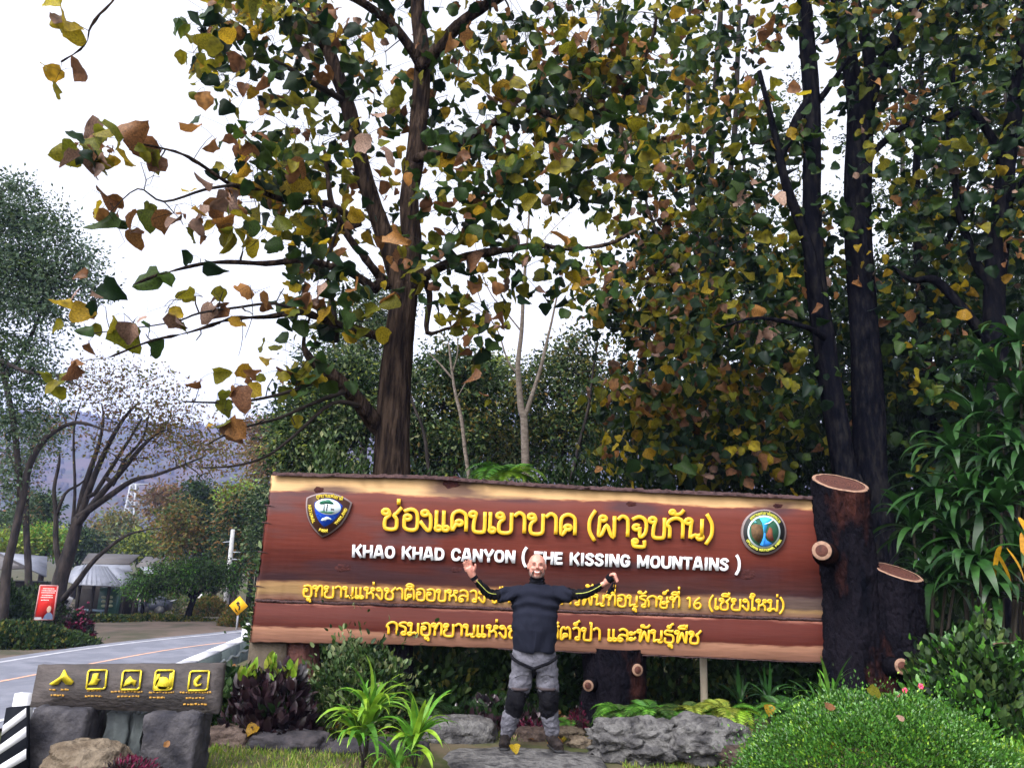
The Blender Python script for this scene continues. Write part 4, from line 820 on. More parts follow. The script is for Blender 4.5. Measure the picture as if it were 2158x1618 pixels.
teak2('broad_leaved_tree', 'broad-leaved tree half hidden in shade between the dark trunks and the right edge', 1960, 15.5,
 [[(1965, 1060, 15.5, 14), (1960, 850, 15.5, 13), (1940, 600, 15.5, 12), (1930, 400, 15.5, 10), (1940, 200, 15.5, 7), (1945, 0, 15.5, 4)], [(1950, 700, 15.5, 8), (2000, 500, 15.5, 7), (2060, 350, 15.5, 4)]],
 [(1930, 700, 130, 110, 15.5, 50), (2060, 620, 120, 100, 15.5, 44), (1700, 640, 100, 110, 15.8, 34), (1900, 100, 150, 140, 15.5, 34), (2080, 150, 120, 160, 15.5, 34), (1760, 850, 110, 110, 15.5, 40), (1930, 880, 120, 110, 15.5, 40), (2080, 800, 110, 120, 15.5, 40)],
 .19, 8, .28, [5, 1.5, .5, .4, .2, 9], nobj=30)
# ------------------------------------------------------------------ pale slender trees
for lab, L, bl in [
 ('slender pale-barked tree with a bare V fork standing behind the sign centre', [[(1110, 1060, 14, 13), (1108, 1000, 14, 13), (1106, 930, 14, 12.5), (1104, 880, 14, 12), (1098, 860, 14, 11), (1093, 800, 14, 9), (1092, 760, 14, 8), (1099, 700, 14, 7), (1102, 640, 14, 6), (1106, 570, 14, 5), (1112, 500, 14, 4), (1118, 400, 14, 3), (1122, 340, 14, 1.5)],
   [(1108, 872, 14, 9), (1122, 830, 14, 7), (1138, 780, 14, 6), (1150, 730, 14, 5), (1162, 680, 14, 4), (1175, 620, 14, 3), (1190, 560, 14, 2)],
   [(1093, 790, 14, 4), (1070, 760, 14, 3), (1050, 700, 14, 2.5), (1020, 650, 14, 2), (1000, 600, 14, 1.5), (970, 560, 14, 1)],
   [(1100, 700, 14, 3), (1060, 650, 14, 2.5), (1035, 620, 14, 2), (1010, 560, 14, 1.5), (1000, 500, 14, 1)],
   [(1106, 600, 14, 3), (1080, 560, 14, 2), (1060, 500, 14, 1.5), (1050, 430, 14, 1)], [(1108, 560, 14, 2.5), (1150, 500, 14, 1.5), (1200, 450, 14, 1)], [(1112, 500, 14, 2), (1090, 440, 14, 1.3), (1085, 380, 14, 1)]], [(1125, 380, 40, 30, 14, 5), (1160, 470, 60, 60, 14, 6), (1050, 560, 60, 60, 14, 6)]),
 ('thin pale bare sapling standing behind the sign left of the pale forked tree', [[(990, 1060, 15, 6), (980, 950, 15, 6), (972, 880, 15, 6), (960, 830, 15, 5), (952, 780, 15, 4), (945, 720, 15, 2)], [(955, 800, 15, 4), (930, 770, 15, 3), (905, 745, 15, 1.5)], [(953, 785, 15, 3), (965, 740, 15, 2), (960, 690, 15, 1)], [(962, 840, 15, 2), (985, 800, 15, 1)]], [(945, 720, 40, 30, 15, 3)])]:
    b = base_of(L[0][0][0], 1060, L[0][0][2]); small_tree('slender_tree', lab, 'tree', b, L, bl, [M['leaf_pale'], M['leaf_mid']], [2, 1], .07, 6, .2, M['bark_pale'], None, rtip=.004, rf=.66)
for (lab, px, Y, pts) in [('thin bare grey stem between the teak and the bare sapling', 905, 16.5, [(905, 1060, 5), (900, 960, 5), (890, 900, 4), (870, 850, 3), (860, 800, 1.5)]), 
 ('leaning bare grey stem right of the pale forked tree', 1215, 17, [(1200, 1060, 6), (1215, 960, 5), (1240, 860, 4), (1250, 780, 3), (1262, 700, 1.5)]),
 ('grey stem half hidden in golden leaves right of centre', 1330, 18, [(1320, 1060, 7), (1335, 930, 6), (1345, 820, 6), (1365, 700, 4), (1360, 600, 2)])]:
    small_tree('bare_stem_tree', lab, 'tree', base_of(px, 1060, Y), [[(a, b_, Y, r_) for a, b_, r_ in pts]], [(pts[-2][0], pts[-2][1], 50, 60, Y, 9)], [M['leaf_pale'], M['leaf_olive']], [1, 1], .08, 8, .3, M['bark_grey'], None, rtip=.006, rf=.8)
# ------------------------------------------------------------------ evergreen wood behind the sign
bgroup = 'dense green trees behind the sign'
for (nm, lab, px, Y, bl, ms, ws, n_per) in [
 ('evergreen_tree', 'rounded dark green tree behind the left part of the sign and the teak trunk', 680, 20, [(680, 900, 90, 90, 20, 90), (640, 960, 70, 60, 20, 50), (740, 840, 80, 80, 20, 60), (700, 780, 60, 50, 20, 20), (620, 870, 40, 40, 20, 16)], ['leaf_dark', 'leaf_mid', 'leaf_pale', 'leaf_yellowgreen'], [5, 4, 1.5, 1], 80),
 ('evergreen_tree', 'lighter leafy tree top showing left of the teak trunk fork', 760, 26, [(760, 700, 90, 90, 26, 70), (700, 760, 60, 60, 26, 30), (820, 640, 60, 60, 26, 24), (780, 800, 90, 80, 26, 50)], ['leaf_mid', 'leaf_dark', 'leaf_pale'], [4, 3, 2], 80),
 ('evergreen_tree', 'dense dark green tree immediately right of the teak trunk', 930, 21, [(930, 860, 90, 110, 21, 110), (900, 960, 80, 60, 21, 60), (980, 800, 60, 50, 21, 26), (940, 760, 50, 40, 21, 14)], ['leaf_dark', 'leaf_mid', 'leaf_olive', 'leaf_pale'], [5, 3, 1.2, 1.2], 80),
 ('evergreen_tree', 'green tree with pale leaf tips behind the slender pale-barked trees', 1040, 24, [(1040, 840, 90, 90, 24, 80), (1060, 940, 90, 60, 24, 60), (1020, 780, 50, 40, 24, 14)], ['leaf_mid', 'leaf_dark', 'leaf_pale', 'leaf_olive', 'leaf_yellowgreen'], [3, 4, 2, 2, 1], 80),
 ('evergreen_tree', 'mid green tree right of the slender pale-barked tree', 1180, 23, [(1180, 830, 90, 90, 23, 80), (1210, 760, 60, 50, 23, 24), (1160, 940, 110, 60, 23, 60), (1240, 880, 80, 80, 23, 40)], ['leaf_mid', 'leaf_dark', 'leaf_olive', 'leaf_pale'], [3, 4, 2.5, 1], 80),
 ('evergreen_tree', 'shaded green tree behind the golden leaved branches right of centre', 1350, 24, [(1330, 880, 90, 110, 24, 50), (1400, 760, 110, 100, 24, 50), (1340, 640, 70, 60, 24, 16)], ['leaf_mid', 'leaf_dark', 'leaf_olive'], [3, 4, 2], 70),
 ('evergreen_tree', 'dark small-leaved tree behind the slender upright stems', 1560, 22, [(1540, 760, 130, 120, 22, 70), (1600, 880, 130, 100, 22, 80), (1580, 640, 110, 80, 22, 40), (1460, 900, 100, 80, 22, 50)], ['leaf_dark', 'leaf_mid', 'leaf_olive'], [5, 3, 1], 70),
 ('evergreen_tree', 'dark small-leaved tree seen between the two thick dark trunks', 1770, 20, [(1770, 760, 110, 120, 20, 80), (1750, 900, 130, 90, 20, 90), (1700, 620, 110, 90, 20, 50), (1850, 650, 90, 100, 20, 40)], ['leaf_dark', 'leaf_mid'], [5, 2], 70),
 ('evergreen_tree', 'dark small-leaved tree right of the thick forked trunk', 1950, 19, [(1950, 760, 110, 120, 19, 80), (1930, 900, 120, 90, 19, 80), (1970, 600, 110, 100, 19, 50), (2060, 700, 80, 100, 19, 40)], ['leaf_dark', 'leaf_mid'], [5, 2], 70),
 ('evergreen_tree', 'tall dark small-leaved tree high up behind the forked trunk', 1900, 22, [(1930, 120, 140, 150, 22, 34), (1880, 330, 120, 130, 22, 34), (1960, 480, 120, 110, 22, 50), (2030, 250, 90, 120, 22, 40)], ['leaf_dark', 'leaf_mid', 'leaf_olive'], [5, 3, 1], 60),
 ('evergreen_tree', 'tall dark small-leaved tree at the upper right corner', 2120, 21, [(2120, 80, 90, 150, 21, 30), (2110, 320, 90, 120, 21, 36), (2190, 200, 90, 250, 21, 60)], ['leaf_dark', 'leaf_mid'], [5, 2], 60),
 ('evergreen_tree', 'airy small-leaved tree high behind the slender upright stems', 1570, 24, [(1600, 450, 130, 110, 24, 50), (1480, 560, 110, 90, 24, 40), (1650, 250, 90, 110, 24, 18), (1450, 380, 80, 80, 24, 12)], ['leaf_mid', 'leaf_dark', 'leaf_olive'], [4, 4, 2], 60),
 ('evergreen_tree', 'dark tree filling the right edge behind the strap-leaved plants', 2130, 18, [(2130, 800, 90, 140, 18, 80), (2140, 960, 90, 110, 18, 70), (2120, 580, 90, 100, 18, 50), (2200, 700, 90, 300, 18, 60)], ['leaf_dark', 'leaf_mid'], [5, 2], 70)]:
    b = base_of(px, 1060, Y); top = min(q[1] for q in bl)
    small_tree(nm, lab, 'tree', b, [[(px, 1060, Y, 9), (px + 8, (1060 + top) / 2, Y, 7), (px - 4, top + 40, Y, 3)]], bl, [M[k] for k in ms], ws, .13, n_per, .34, M['bark_grey'], bgroup, rtip=.010)
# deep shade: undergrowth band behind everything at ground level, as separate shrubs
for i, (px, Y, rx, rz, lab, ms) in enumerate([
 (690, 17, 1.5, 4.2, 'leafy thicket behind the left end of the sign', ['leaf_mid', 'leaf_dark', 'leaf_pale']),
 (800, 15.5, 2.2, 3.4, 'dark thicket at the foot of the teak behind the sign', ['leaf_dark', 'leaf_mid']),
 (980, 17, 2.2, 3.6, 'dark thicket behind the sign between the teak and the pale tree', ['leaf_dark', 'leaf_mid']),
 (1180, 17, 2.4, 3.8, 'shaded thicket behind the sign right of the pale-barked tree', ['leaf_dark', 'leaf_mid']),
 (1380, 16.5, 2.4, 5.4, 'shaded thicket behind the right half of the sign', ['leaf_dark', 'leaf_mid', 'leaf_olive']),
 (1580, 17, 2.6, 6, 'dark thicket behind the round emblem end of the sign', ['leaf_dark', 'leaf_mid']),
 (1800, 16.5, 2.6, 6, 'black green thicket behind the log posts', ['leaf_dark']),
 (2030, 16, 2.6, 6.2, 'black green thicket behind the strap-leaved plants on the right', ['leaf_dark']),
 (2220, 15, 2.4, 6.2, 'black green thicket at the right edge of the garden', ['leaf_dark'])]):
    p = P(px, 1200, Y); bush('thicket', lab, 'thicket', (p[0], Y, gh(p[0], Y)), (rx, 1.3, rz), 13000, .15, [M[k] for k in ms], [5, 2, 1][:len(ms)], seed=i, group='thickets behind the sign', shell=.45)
# ------------------------------------------------------------------ stroke lettering
def Lp(cx, cy, r, a0, d=1, n=8):
    """loop that starts next to, and ends at, angle a0 (degrees)"""
    return [(cx + r * math.cos(rad(a0 - d * 330 + d * 330 * k / n)), cy + r * math.sin(rad(a0 - d * 330 + d * 330 * k / n))) for k in range(n + 1)]
q = .115
TH = {
 'ก': (.66, [[(.1, 0), (.1, .5), (.0, .66), (.1, .88), (.32, 1), (.52, .9), (.58, .7), (.58, 0)]]),
 'ข': (.66, [Lp(.16, .84, q, 0, -1) + [(.30, .68), (.16, .52), (.12, .30), (.14, .08), (.25, 0), (.45, 0), (.57, .10), (.58, .4), (.58, 1)]]),
 'ช': (.76, [Lp(.16, .84, q, 0, -1) + [(.30, .68), (.16, .52), (.12, .30), (.14, .08), (.25, 0), (.45, 0), (.56, .10), (.56, .50), (.46, .68), (.56, .80), (.74, 1.08)]]),
 'ค': (.70, [[(.1, 0), (.08, .6), (.14, .88), (.34, 1), (.54, .88), (.6, .65), (.6, 0)], [(.1, .02), (.2, .28)] + Lp(.34, .42, q, 210, -1)[::-1]]),
 'ง': (.52, [Lp(.2, .84, q, 0, -1) + [(.40, .7), (.42, .4), (.40, .05), (.28, .03), (.02, .45)]]),
 'จ': (.66, [Lp(.22, .48, q, 0, 1) + [(.34, .3), (.36, .02), (.5, .12), (.57, .35), (.57, .7), (.48, .92), (.28, 1), (.05, .85)]]),
 'ด': (.70, [[(.6, 0), (.6, .65), (.54, .88), (.34, 1), (.14, .88), (.08, .6), (.1, .02), (.22, .12)] + Lp(.34, .36, q, 230, -1)[::-1]]),
 'ต': (.72, [[(.62, 0), (.62, .65), (.56, .92), (.46, 1), (.36, .86), (.24, 1), (.12, .88), (.08, .6), (.1, .02), (.22, .12)] + Lp(.34, .36, q, 230, -1)[::-1]]),
 'ท': (.70, [Lp(.14, .86, q, 0, -1) + [(.24, .7), (.22, .3), (.22, 0)], [(.22, .42), (.38, .92), (.5, 1), (.6, .86), (.6, 0)]]),
 'ธ': (.66, [[(.58, .98), (.4, .94), (.2, 1), (.08, .84), (.14, .68), (.46, .62), (.57, .46), (.57, .12), (.44, 0), (.22, 0), (.1, .12), (.1, .42)]]),
 'น': (.74, [Lp(.13, .86, q, 0, -1) + [(.22, .7), (.20, .3), (.20, .02)], [(.20, .05), (.38, .2), (.5, .12)] + Lp(.56, .1, q * .9, 180, -1)[::-1], [(.62, .12), (.62, 1)]]),
 'บ': (.68, [Lp(.14, .86, q, 0, -1) + [(.22, .7), (.18, .4), (.18, .1), (.28, 0), (.48, 0), (.58, .12), (.58, 1)]]),
 'ป': (.68, [Lp(.14, .86, q, 0, -1) + [(.22, .7), (.18, .4), (.18, .1), (.28, 0), (.48, 0), (.58, .12), (.58, 1.45)]]),
 'ผ': (.74, [Lp(.22, .86, q, 180, 1) + [(.10, .7), (.08, .3), (.08, .02), (.2, .1), (.36, .55), (.52, .1), (.64, .02), (.64, 1)]]),
 'พ': (.80, [Lp(.13, .86, q, 0, -1) + [(.2, .7), (.17, .3), (.18, .02), (.3, .4), (.42, .85), (.54, .4), (.66, .02), (.70, 1)]]),
 'ม': (.74, [Lp(.13, .86, q, 0, -1) + [(.22, .7), (.20, .22)] + Lp(.14, .1, q * .9, 70, -1)[::-1], [(.22, .12), (.42, .2), (.58, .03), (.62, .2), (.62, 1)]]),
 'ย': (.68, [Lp(.17, .86, q, 180, 1) + [(.06, .72), (.22, .56), (.08, .42), (.08, .12), (.2, 0), (.46, 0), (.58, .12), (.58, 1)]]),
 'ร': (.54, [[(.48, .94), (.36, 1), (.12, .92), (.10, .76), (.38, .62), (.44, .45), (.42, .25)] + Lp(.33, .12, q, 40, -1)[::-1]]),
 'ล': (.68, [[(.08, .84), (.28, 1), (.48, .92), (.58, .7), (.58, 0)], Lp(.18, .12, q, 150, 1) + [(.08, .35), (.2, .52), (.4, .5), (.56, .4)]]),
 'ว': (.54, [[(.05, .85), (.22, 1), (.38, .94), (.45, .7), (.44, .25)] + Lp(.34, .12, q, 30, -1)[::-1]]),
 'ษ': (.74, [Lp(.14, .86, q, 0, -1) + [(.22, .7), (.18, .4), (.18, .1), (.28, 0), (.48, 0), (.58, .12), (.58, 1)], Lp(.38, .42, q * .8, 0, -1) + [(.55, .42), (.72, .6)]]),
 'ส': (.70, [[(.08, .84), (.28, 1), (.48, .92), (.58, .7), (.58, 0)], Lp(.18, .12, q, 150, 1) + [(.08, .35), (.2, .52), (.4, .5), (.56, .4)], [(.48, .9), (.68, 1.12)]]),
 'ห': (.72, [Lp(.13, .86, q, 0, -1) + [(.2, .7), (.18, .3), (.18, 0)], [(.18, .42), (.36, .5), (.46, .72)] + Lp(.54, .84, q * .9, 200, -1)[::-1], [(.40, .58), (.54, .42), (.58, .25), (.58, 0)]]),
 'อ': (.64, [Lp(.2, .6, q, 200, 1) + [(.08, .45), (.10, .12), (.25, 0), (.45, 0), (.56, .15), (.56, .72), (.46, .95), (.28, 1), (.06, .88)]]),
 'เ': (.30, [[(.1, 1), (.1, .3)] + Lp(.18, .12, q * .9, 150, -1)[::-1]]),
 'ใ': (.36, [Lp(.08, 1.16, q * .8, 0, -1) + [(.02, 1.38), (.14, 1.46), (.26, 1.34), (.16, 1.1), (.14, .8), (.14, .3)] + Lp(.22, .12, q * .9, 150, -1)[::-1]]),
 'ะ': (.46, [Lp(.12, .66, q * .8, 0, -1) + [(.26, .62), (.40, .84)], Lp(.12, .2, q * .8, 0, -1) + [(.26, .16), (.40, .38)]]),
 'า': (.50, [[(.02, .82), (.18, 1), (.34, .92), (.40, .7), (.40, 0)]]),
 ' ': (.34, []), '(': (.36, [[(.30, 1.25), (.12, .85), (.08, .5), (.12, .15), (.30, -.25)]]), ')': (.36, [[(.04, 1.25), (.22, .85), (.26, .5), (.22, .15), (.04, -.25)]]),
 '1': (.42, [[(.04, .8), (.22, .95), (.22, 0)]]), '6': (.62, [[(.44, .98), (.2, .72), (.08, .34), (.18, .05), (.38, .03), (.5, .28), (.36, .52), (.12, .40)]]),
 '-': (.4, [[(.05, .45), (.35, .45)]]),
}
MK = {
 'ั': [Lp(-.42, 1.28, .08, 0, -1) + [(-.3, 1.18), (-.12, 1.22), (.0, 1.42)]],
 'ิ': [[(-.54, 1.18), (-.44, 1.36), (-.24, 1.38), (-.06, 1.18), (-.54, 1.18)]],
 'ี': [[(-.54, 1.18), (-.44, 1.36), (-.24, 1.38), (-.06, 1.18), (-.54, 1.18)], [(-.08, 1.18), (-.08, 1.52)]],
 'ื': [[(-.54, 1.18), (-.44, 1.36), (-.24, 1.38), (-.06, 1.18), (-.54, 1.18)], [(-.06, 1.18), (-.06, 1.52)], [(-.22, 1.3), (-.22, 1.52)]],
 'ํ': [Lp(-.1, 1.3, .09, 90, 1, 10) + [(-.1, 1.39)]],
 'ุ': [Lp(-.2, -.2, .08, 0, -1) + [(-.09, -.26), (-.09, -.46)]],
 'ู': [Lp(-.42, -.2, .08, 180, 1) + [(-.46, -.42), (-.3, -.46), (-.08, -.44), (-.08, -.14)]]}
TONE = {'่': [[(-.08, 1.2), (-.08, 1.5)]], '้': [Lp(-.34, 1.32, .07, 0, -1) + [(-.24, 1.2), (-.12, 1.26), (.02, 1.46)]], '์': [Lp(-.28, 1.28, .08, 0, 1) + [(-.2, 1.4), (-.02, 1.56)]]}
b_ = .14  # half stroke of the heavy latin face
LA = {
 'K': (.84, [[(.14, 0), (.14, 1)], [(.74, 1.0), (.28, .46)], [(.38, .58), (.76, 0)]]), 'H': (.86, [[(.14, 0), (.14, 1)], [(.70, 0), (.70, 1)], [(.2, .5), (.66, .5)]]),
 'A': (.88, [[(.10, 0), (.36, 1)], [(.50, 1), (.76, 0)], [(.30, .94), (.56, .94)], [(.24, .30), (.62, .30)]]),
 'O': (.86, [[(.42, .88), (.24, .84), (.14, .64), (.14, .36), (.24, .16), (.42, .12), (.60, .16), (.70, .36), (.70, .64), (.60, .84), (.42, .88)]]),
 'D': (.84, [[(.14, 0), (.14, 1)], [(.16, .88), (.42, .88), (.62, .78), (.69, .5), (.62, .22), (.42, .12), (.16, .12)]]),
 'C': (.82, [[(.70, .64), (.60, .84), (.42, .89), (.22, .82), (.13, .5), (.22, .18), (.42, .11), (.60, .16), (.70, .36)]]),
 'G': (.86, [[(.70, .68), (.60, .84), (.42, .89), (.22, .82), (.13, .5), (.22, .18), (.42, .11), (.60, .16), (.69, .30), (.69, .48)], [(.42, .44), (.78, .44)]]),
 'N': (.86, [[(.14, 0), (.14, 1)], [(.70, 0), (.70, 1)], [(.16, .96), (.68, .04)]]), 'Y': (.84, [[(.42, 0), (.42, .46)], [(.08, 1), (.42, .38)], [(.76, 1), (.42, .38)]]),
 'T': (.76, [[(.38, 0), (.38, .9)], [(.03, .88), (.73, .88)]]), 'E': (.74, [[(.14, 0), (.14, 1)], [(.2, .88), (.66, .88)], [(.2, .5), (.62, .5)], [(.2, .12), (.68, .12)]]),
 'I': (.38, [[(.19, 0), (.19, 1)]]), 'M': (1.04, [[(.14, 0), (.14, 1)], [(.86, 0), (.86, 1)], [(.18, .94), (.50, .14)], [(.82, .94), (.50, .14)]]),
 'S': (.76, [[(.64, .70), (.56, .85), (.38, .90), (.18, .82), (.16, .66), (.36, .54), (.56, .42), (.60, .28), (.50, .14), (.34, .10), (.16, .16), (.09, .32)]]),
 'U': (.86, [[(.14, 1), (.14, .36), (.24, .15), (.42, .11), (.60, .15), (.70, .36), (.70, 1)]]), '(': (.46, [[(.36, 1.28), (.16, .92), (.10, .5), (.16, .08), (.36, -.28)]]), ')': (.46, [[(.08, 1.28), (.28, .92), (.34, .5), (.28, .08), (.08, -.28)]]),
 ' ': (.46, []), 'L': (.7, [[(.14, 0), (.14, 1)], [(.2, .12), (.64, .12)]]), 'P': (.8, [[(.14, 0), (.14, 1)], [(.2, .88), (.5, .88), (.64, .72), (.5, .5), (.2, .5)]]),
 'R': (.84, [[(.14, 0), (.14, 1)], [(.2, .88), (.5, .88), (.64, .72), (.5, .5), (.2, .5)], [(.42, .48), (.72, 0)]])}
def fine(pts, sub):
    if len(pts) < 3: return [np.array(p, float) for p in pts]
    return [w_[:2] for w_ in smooth_path([np.array([*p, 0.]) for p in pts], [0] * len(pts), sub)[0]]
def ribbon(mb, pts, hw, Yb, Yf, peak=.0008):
    pts = np.array(pts); T = np.gradient(pts, axis=0) if len(pts) > 2 else np.tile(pts[-1] - pts[0], (2, 1)); T /= np.maximum(np.linalg.norm(T, axis=1, keepdims=True), 1e-9)
    N = np.stack([-T[:, 1], T[:, 0]], 1); V = []
    for p, n_ in zip(pts, N):
        a = p + n_ * hw; c = p - n_ * hw; a2 = p + n_ * hw * .93; c2 = p - n_ * hw * .93
        V += [P(*a, Yb), P(*a, Yf + .004), P(*a2, Yf), P(*p, Yf - peak), P(*c2, Yf), P(*c, Yf + .004), P(*c, Yb)]
    m = len(pts); F = [[i * 7 + j, (i + 1) * 7 + j, (i + 1) * 7 + j + 1, i * 7 + j + 1] for i in range(m - 1) for j in range(6)]
    mb.add(V, [F, [[0, 1, 2, 3, 4, 5, 6]], [[(m - 1) * 7 + j for j in range(6, -1, -1)]]])
def glyphs(text, table):
    """-> list of (strokes, x offset) and total width"""
    x = 0; out = []; lastmark = False
    for ch in text:
        if ch == 'แ': 
            for _ in range(2): out.append((table['เ'][1], x)); x += .27
            x += .06; lastmark = False; continue
        if ch == 'ำ':
            out.append((MK['ํ'], x)); out.append((table['า'][1], x)); x += table['า'][0]; lastmark = False; continue
        if ch in MK: out.append((MK[ch], x - .06)); lastmark = ch not in 'ุู'; continue
        if ch in TONE:
            dy = .40 if lastmark else 0; out.append(([[(a, c + dy) for a, c in s] for s in TONE[ch]], x - .06)); lastmark = False; continue
        w_, st = table[ch]; lastmark = False
        if st: out.append((st, x))
        x += w_
    return out, x
def line_text(parent, text, table, p0, p1, h, hw, m, Yb, Yf, sub=3, slant=0.0, name='letter', one=None):
    gl, W = glyphs(text, table); p0 = np.array(p0, float); p1 = np.array(p1, float); ux = (p1 - p0) / W; up = np.array([ux[1], -ux[0]]); up = up / np.linalg.norm(up) * h
    if up[1] > 0: up = -up
    up = up + ux / np.linalg.norm(ux) * slant * h
    for st, x0 in gl:
        mb = one or MB(); 
        for k, s in enumerate(st):
            px = [p0 + ux * (x0 + a) + up * c for a, c in fine(s, sub)]; ribbon(mb, px, hw, Yb, Yf - .0006 * k)
        if one is None: mb.build(name, m, parent)
def arc_text(mb, text, table, fpath, t0, t1, h, hw, Yb, Yf, sub=2):
    """letters along a px path fpath(t)->(point), upright side to the left of travel"""
    gl, W = glyphs(text, table)
    for st, x0 in gl:
        t = t0 + (t1 - t0) * (x0 + .35) / W; c = np.array(fpath(t)); e = .01 * (1 if t1 > t0 else -1); d = np.array(fpath(t + e)) - c; L = np.linalg.norm(d); d /= L
        up = np.array([d[1], -d[0]]) * h; sx = L / abs(e) * abs(t1 - t0) / W
        for k, s in enumerate(st): ribbon(mb, [c + d * sx * (a - .35) + up * b for a, b in fine(s, sub)], hw, Yb, Yf - .0004 * k, .0006)
# ------------------------------------------------------------------ the park sign
YS = 8.8
sb = P(1130, 1375, YS); sign = thing('park_sign', 'huge carved brown sign with raised yellow Thai and white English lettering, held by log posts', 'park sign', (sb[0], YS, gh(sb[0], YS)))
def interp(pts, x): return np.interp(x, [p[0] for p in pts], [p[1] for p in pts])
def wob(x, s, a, f=.02): return a * noise.noise(Vector((x * f, s * 9.1, 0))) + a * .6 * noise.noise(Vector((x * f * 3.7, s * 9.1, 5)))
def signmat():
    m = bpy.data.materials.new('sign paint'); m.use_nodes = True; t = m.node_tree; b = t.nodes['Principled BSDF']; b.inputs['Roughness'].default_value = .65; b.inputs['Specular IOR Level'].default_value = .15
    tc = t.nodes.new('ShaderNodeTexCoord'); sp = t.nodes.new('ShaderNodeSeparateXYZ'); t.links.new(tc.outputs['Object'], sp.inputs[0])
    def nz(sc_, st, det=5, off=0):
        mp = t.nodes.new('ShaderNodeMapping'); mp.inputs['Scale'].default_value = st; mp.inputs['Location'].default_value = (off, 0, off); t.links.new(tc.outputs['Object'], mp.inputs[0])
        n = t.nodes.new('ShaderNodeTexNoise'); n.inputs['Scale'].default_value = sc_; n.inputs['Detail'].default_value = det; t.links.new(mp.outputs[0], n.inputs['Vector']); return n.outputs[0]
    def mth(op, a, b_=None, c=None):
        n = t.nodes.new('ShaderNodeMath'); n.operation = op
        for i, v in enumerate((a, b_, c)):
            if v is None: continue
            if isinstance(v, (int, float)): n.inputs[i].default_value = v
            else: t.links.new(v, n.inputs[i])
        return n.outputs[0]
    def ramp(v, st):
        r = t.nodes.new('ShaderNodeValToRGB'); e = r.color_ramp.elements
        while len(e) < len(st): e.new(.5)
        for i, (p_, c) in enumerate(st): e[i].position = p_; e[i].color = (*c, 1)
        t.links.new(v, r.inputs[0]); return r.outputs[0]
    def mix(f, a, b_):
        n = t.nodes.new('ShaderNodeMix'); n.data_type = 'RGBA'; t.links.new(f, n.inputs[0]); t.links.new(a, n.inputs[6]); 
        if isinstance(b_, tuple): n.inputs[7].default_value = (*b_, 1)
        else: t.links.new(b_, n.inputs[7])
        return n.outputs[2]
    z = sp.outputs[2]; warp = mth('MULTIPLY', mth('SUBTRACT', nz(1.0, (.9, 1, 2.5), 4), .5), .15); fr = mth('MULTIPLY', mth('SUBTRACT', nz(6, (1, 1, 9), 5, 3), .5), .055)
    zz = mth('ADD', mth('ADD', z, warp), fr)
    ZB = ZLOW; ZT = ZTOP; f = mth('DIVIDE', mth('SUBTRACT', zz, ZB), ZT - ZB)
    red = (.080, .0145, .0085); red2 = (.058, .0105, .007); tan = (.39, .245, .115); pink = (.27, .13, .09); pur = (.05, .022, .024); deep = (.10, .028, .022)
    col = ramp(f, [(0, pink), (.075, (.28, .14, .09)), (.09, red2), (.215, red2), (.235, (.22, .09, .065)), (.262, (.32, .18, .12)), (.285, tan), (.335, (.36, .22, .105)), (.352, (.17, .085, .05)), (.362, pur), (.43, (.06, .018, .016)), (.50, red2), (.60, red), (.84, red), (.905, deep), (.912, (.26, .10, .05)), (.918, tan), (1, (.42, .27, .13))])
    streak = ramp(nz(3, (.5, 1, 9), 8, 7), [(.32, (.82, .80, .80)), (.5, (1, 1, 1)), (.70, (1.12, 1.08, 1.06))])
    mm = t.nodes.new('ShaderNodeMix'); mm.data_type = 'RGBA'; mm.blend_type = 'MULTIPLY'; mm.inputs[0].default_value = .8; t.links.new(col, mm.inputs[6]); t.links.new(streak, mm.inputs[7]); col = mm.outputs[2]
    # swirled darker grain patches
    pat = mth('MULTIPLY', mth('GREATER_THAN', nz(1.1, (.55, 1, 1.6), 6, 11), .56), 1.0)
    pr = t.nodes.new('ShaderNodeMapRange'); pr.inputs[1].default_value = .54; pr.inputs[2].default_value = .64; pr.inputs[3].default_value = 0; pr.inputs[4].default_value = .8; t.links.new(nz(1.1, (.55, 1, 2.2), 6, 11), pr.inputs[0])
    inred = ramp(f, [(.36, (0, 0, 0)), (.40, (1, 1, 1)), (.90, (1, 1, 1)), (.925, (0, 0, 0))])
    pm = mth('MULTIPLY', pr.outputs[0], inred); col = mix(pm, col, (.055, .026, .028))
    x = sp.outputs[0]; wn = mth('MULTIPLY', mth('SUBTRACT', nz(2.2, (.5, 1, 3.2), 8, 5), .5), 2.6)
    for (sx_, sz_, a_, c_) in [(724, 1198, 75, 16), (962, 1204, 60, 13), (1575, 1212, 75, 22), (690, 1036, 60, 14), (960, 1026, 62, 24), (1335, 1072, 65, 18), (1640, 1072, 60, 16), (1120, 1056, 90, 9), (820, 1215, 130, 10), (1300, 1190, 120, 9), (600, 1215, 60, 10)]:
        c0 = P(sx_, sz_, YS); dx = mth('DIVIDE', mth('SUBTRACT', x, float(c0[0])), a_ * YS / FPX); dz = mth('DIVIDE', mth('SUBTRACT', z, float(c0[2])), c_ * YS / FPX)
        rr = mth('SQRT', mth('ADD', mth('MULTIPLY', dx, dx), mth('MULTIPLY', dz, dz))); mr_ = t.nodes.new('ShaderNodeMapRange'); mr_.inputs[1].default_value = .35; mr_.inputs[2].default_value = 1.15; mr_.inputs[3].default_value = .85; mr_.inputs[4].default_value = 0
        t.links.new(mth('ADD', rr, wn), mr_.inputs[0]); col = mix(mr_.outputs[0], col, (.040, .018, .022))
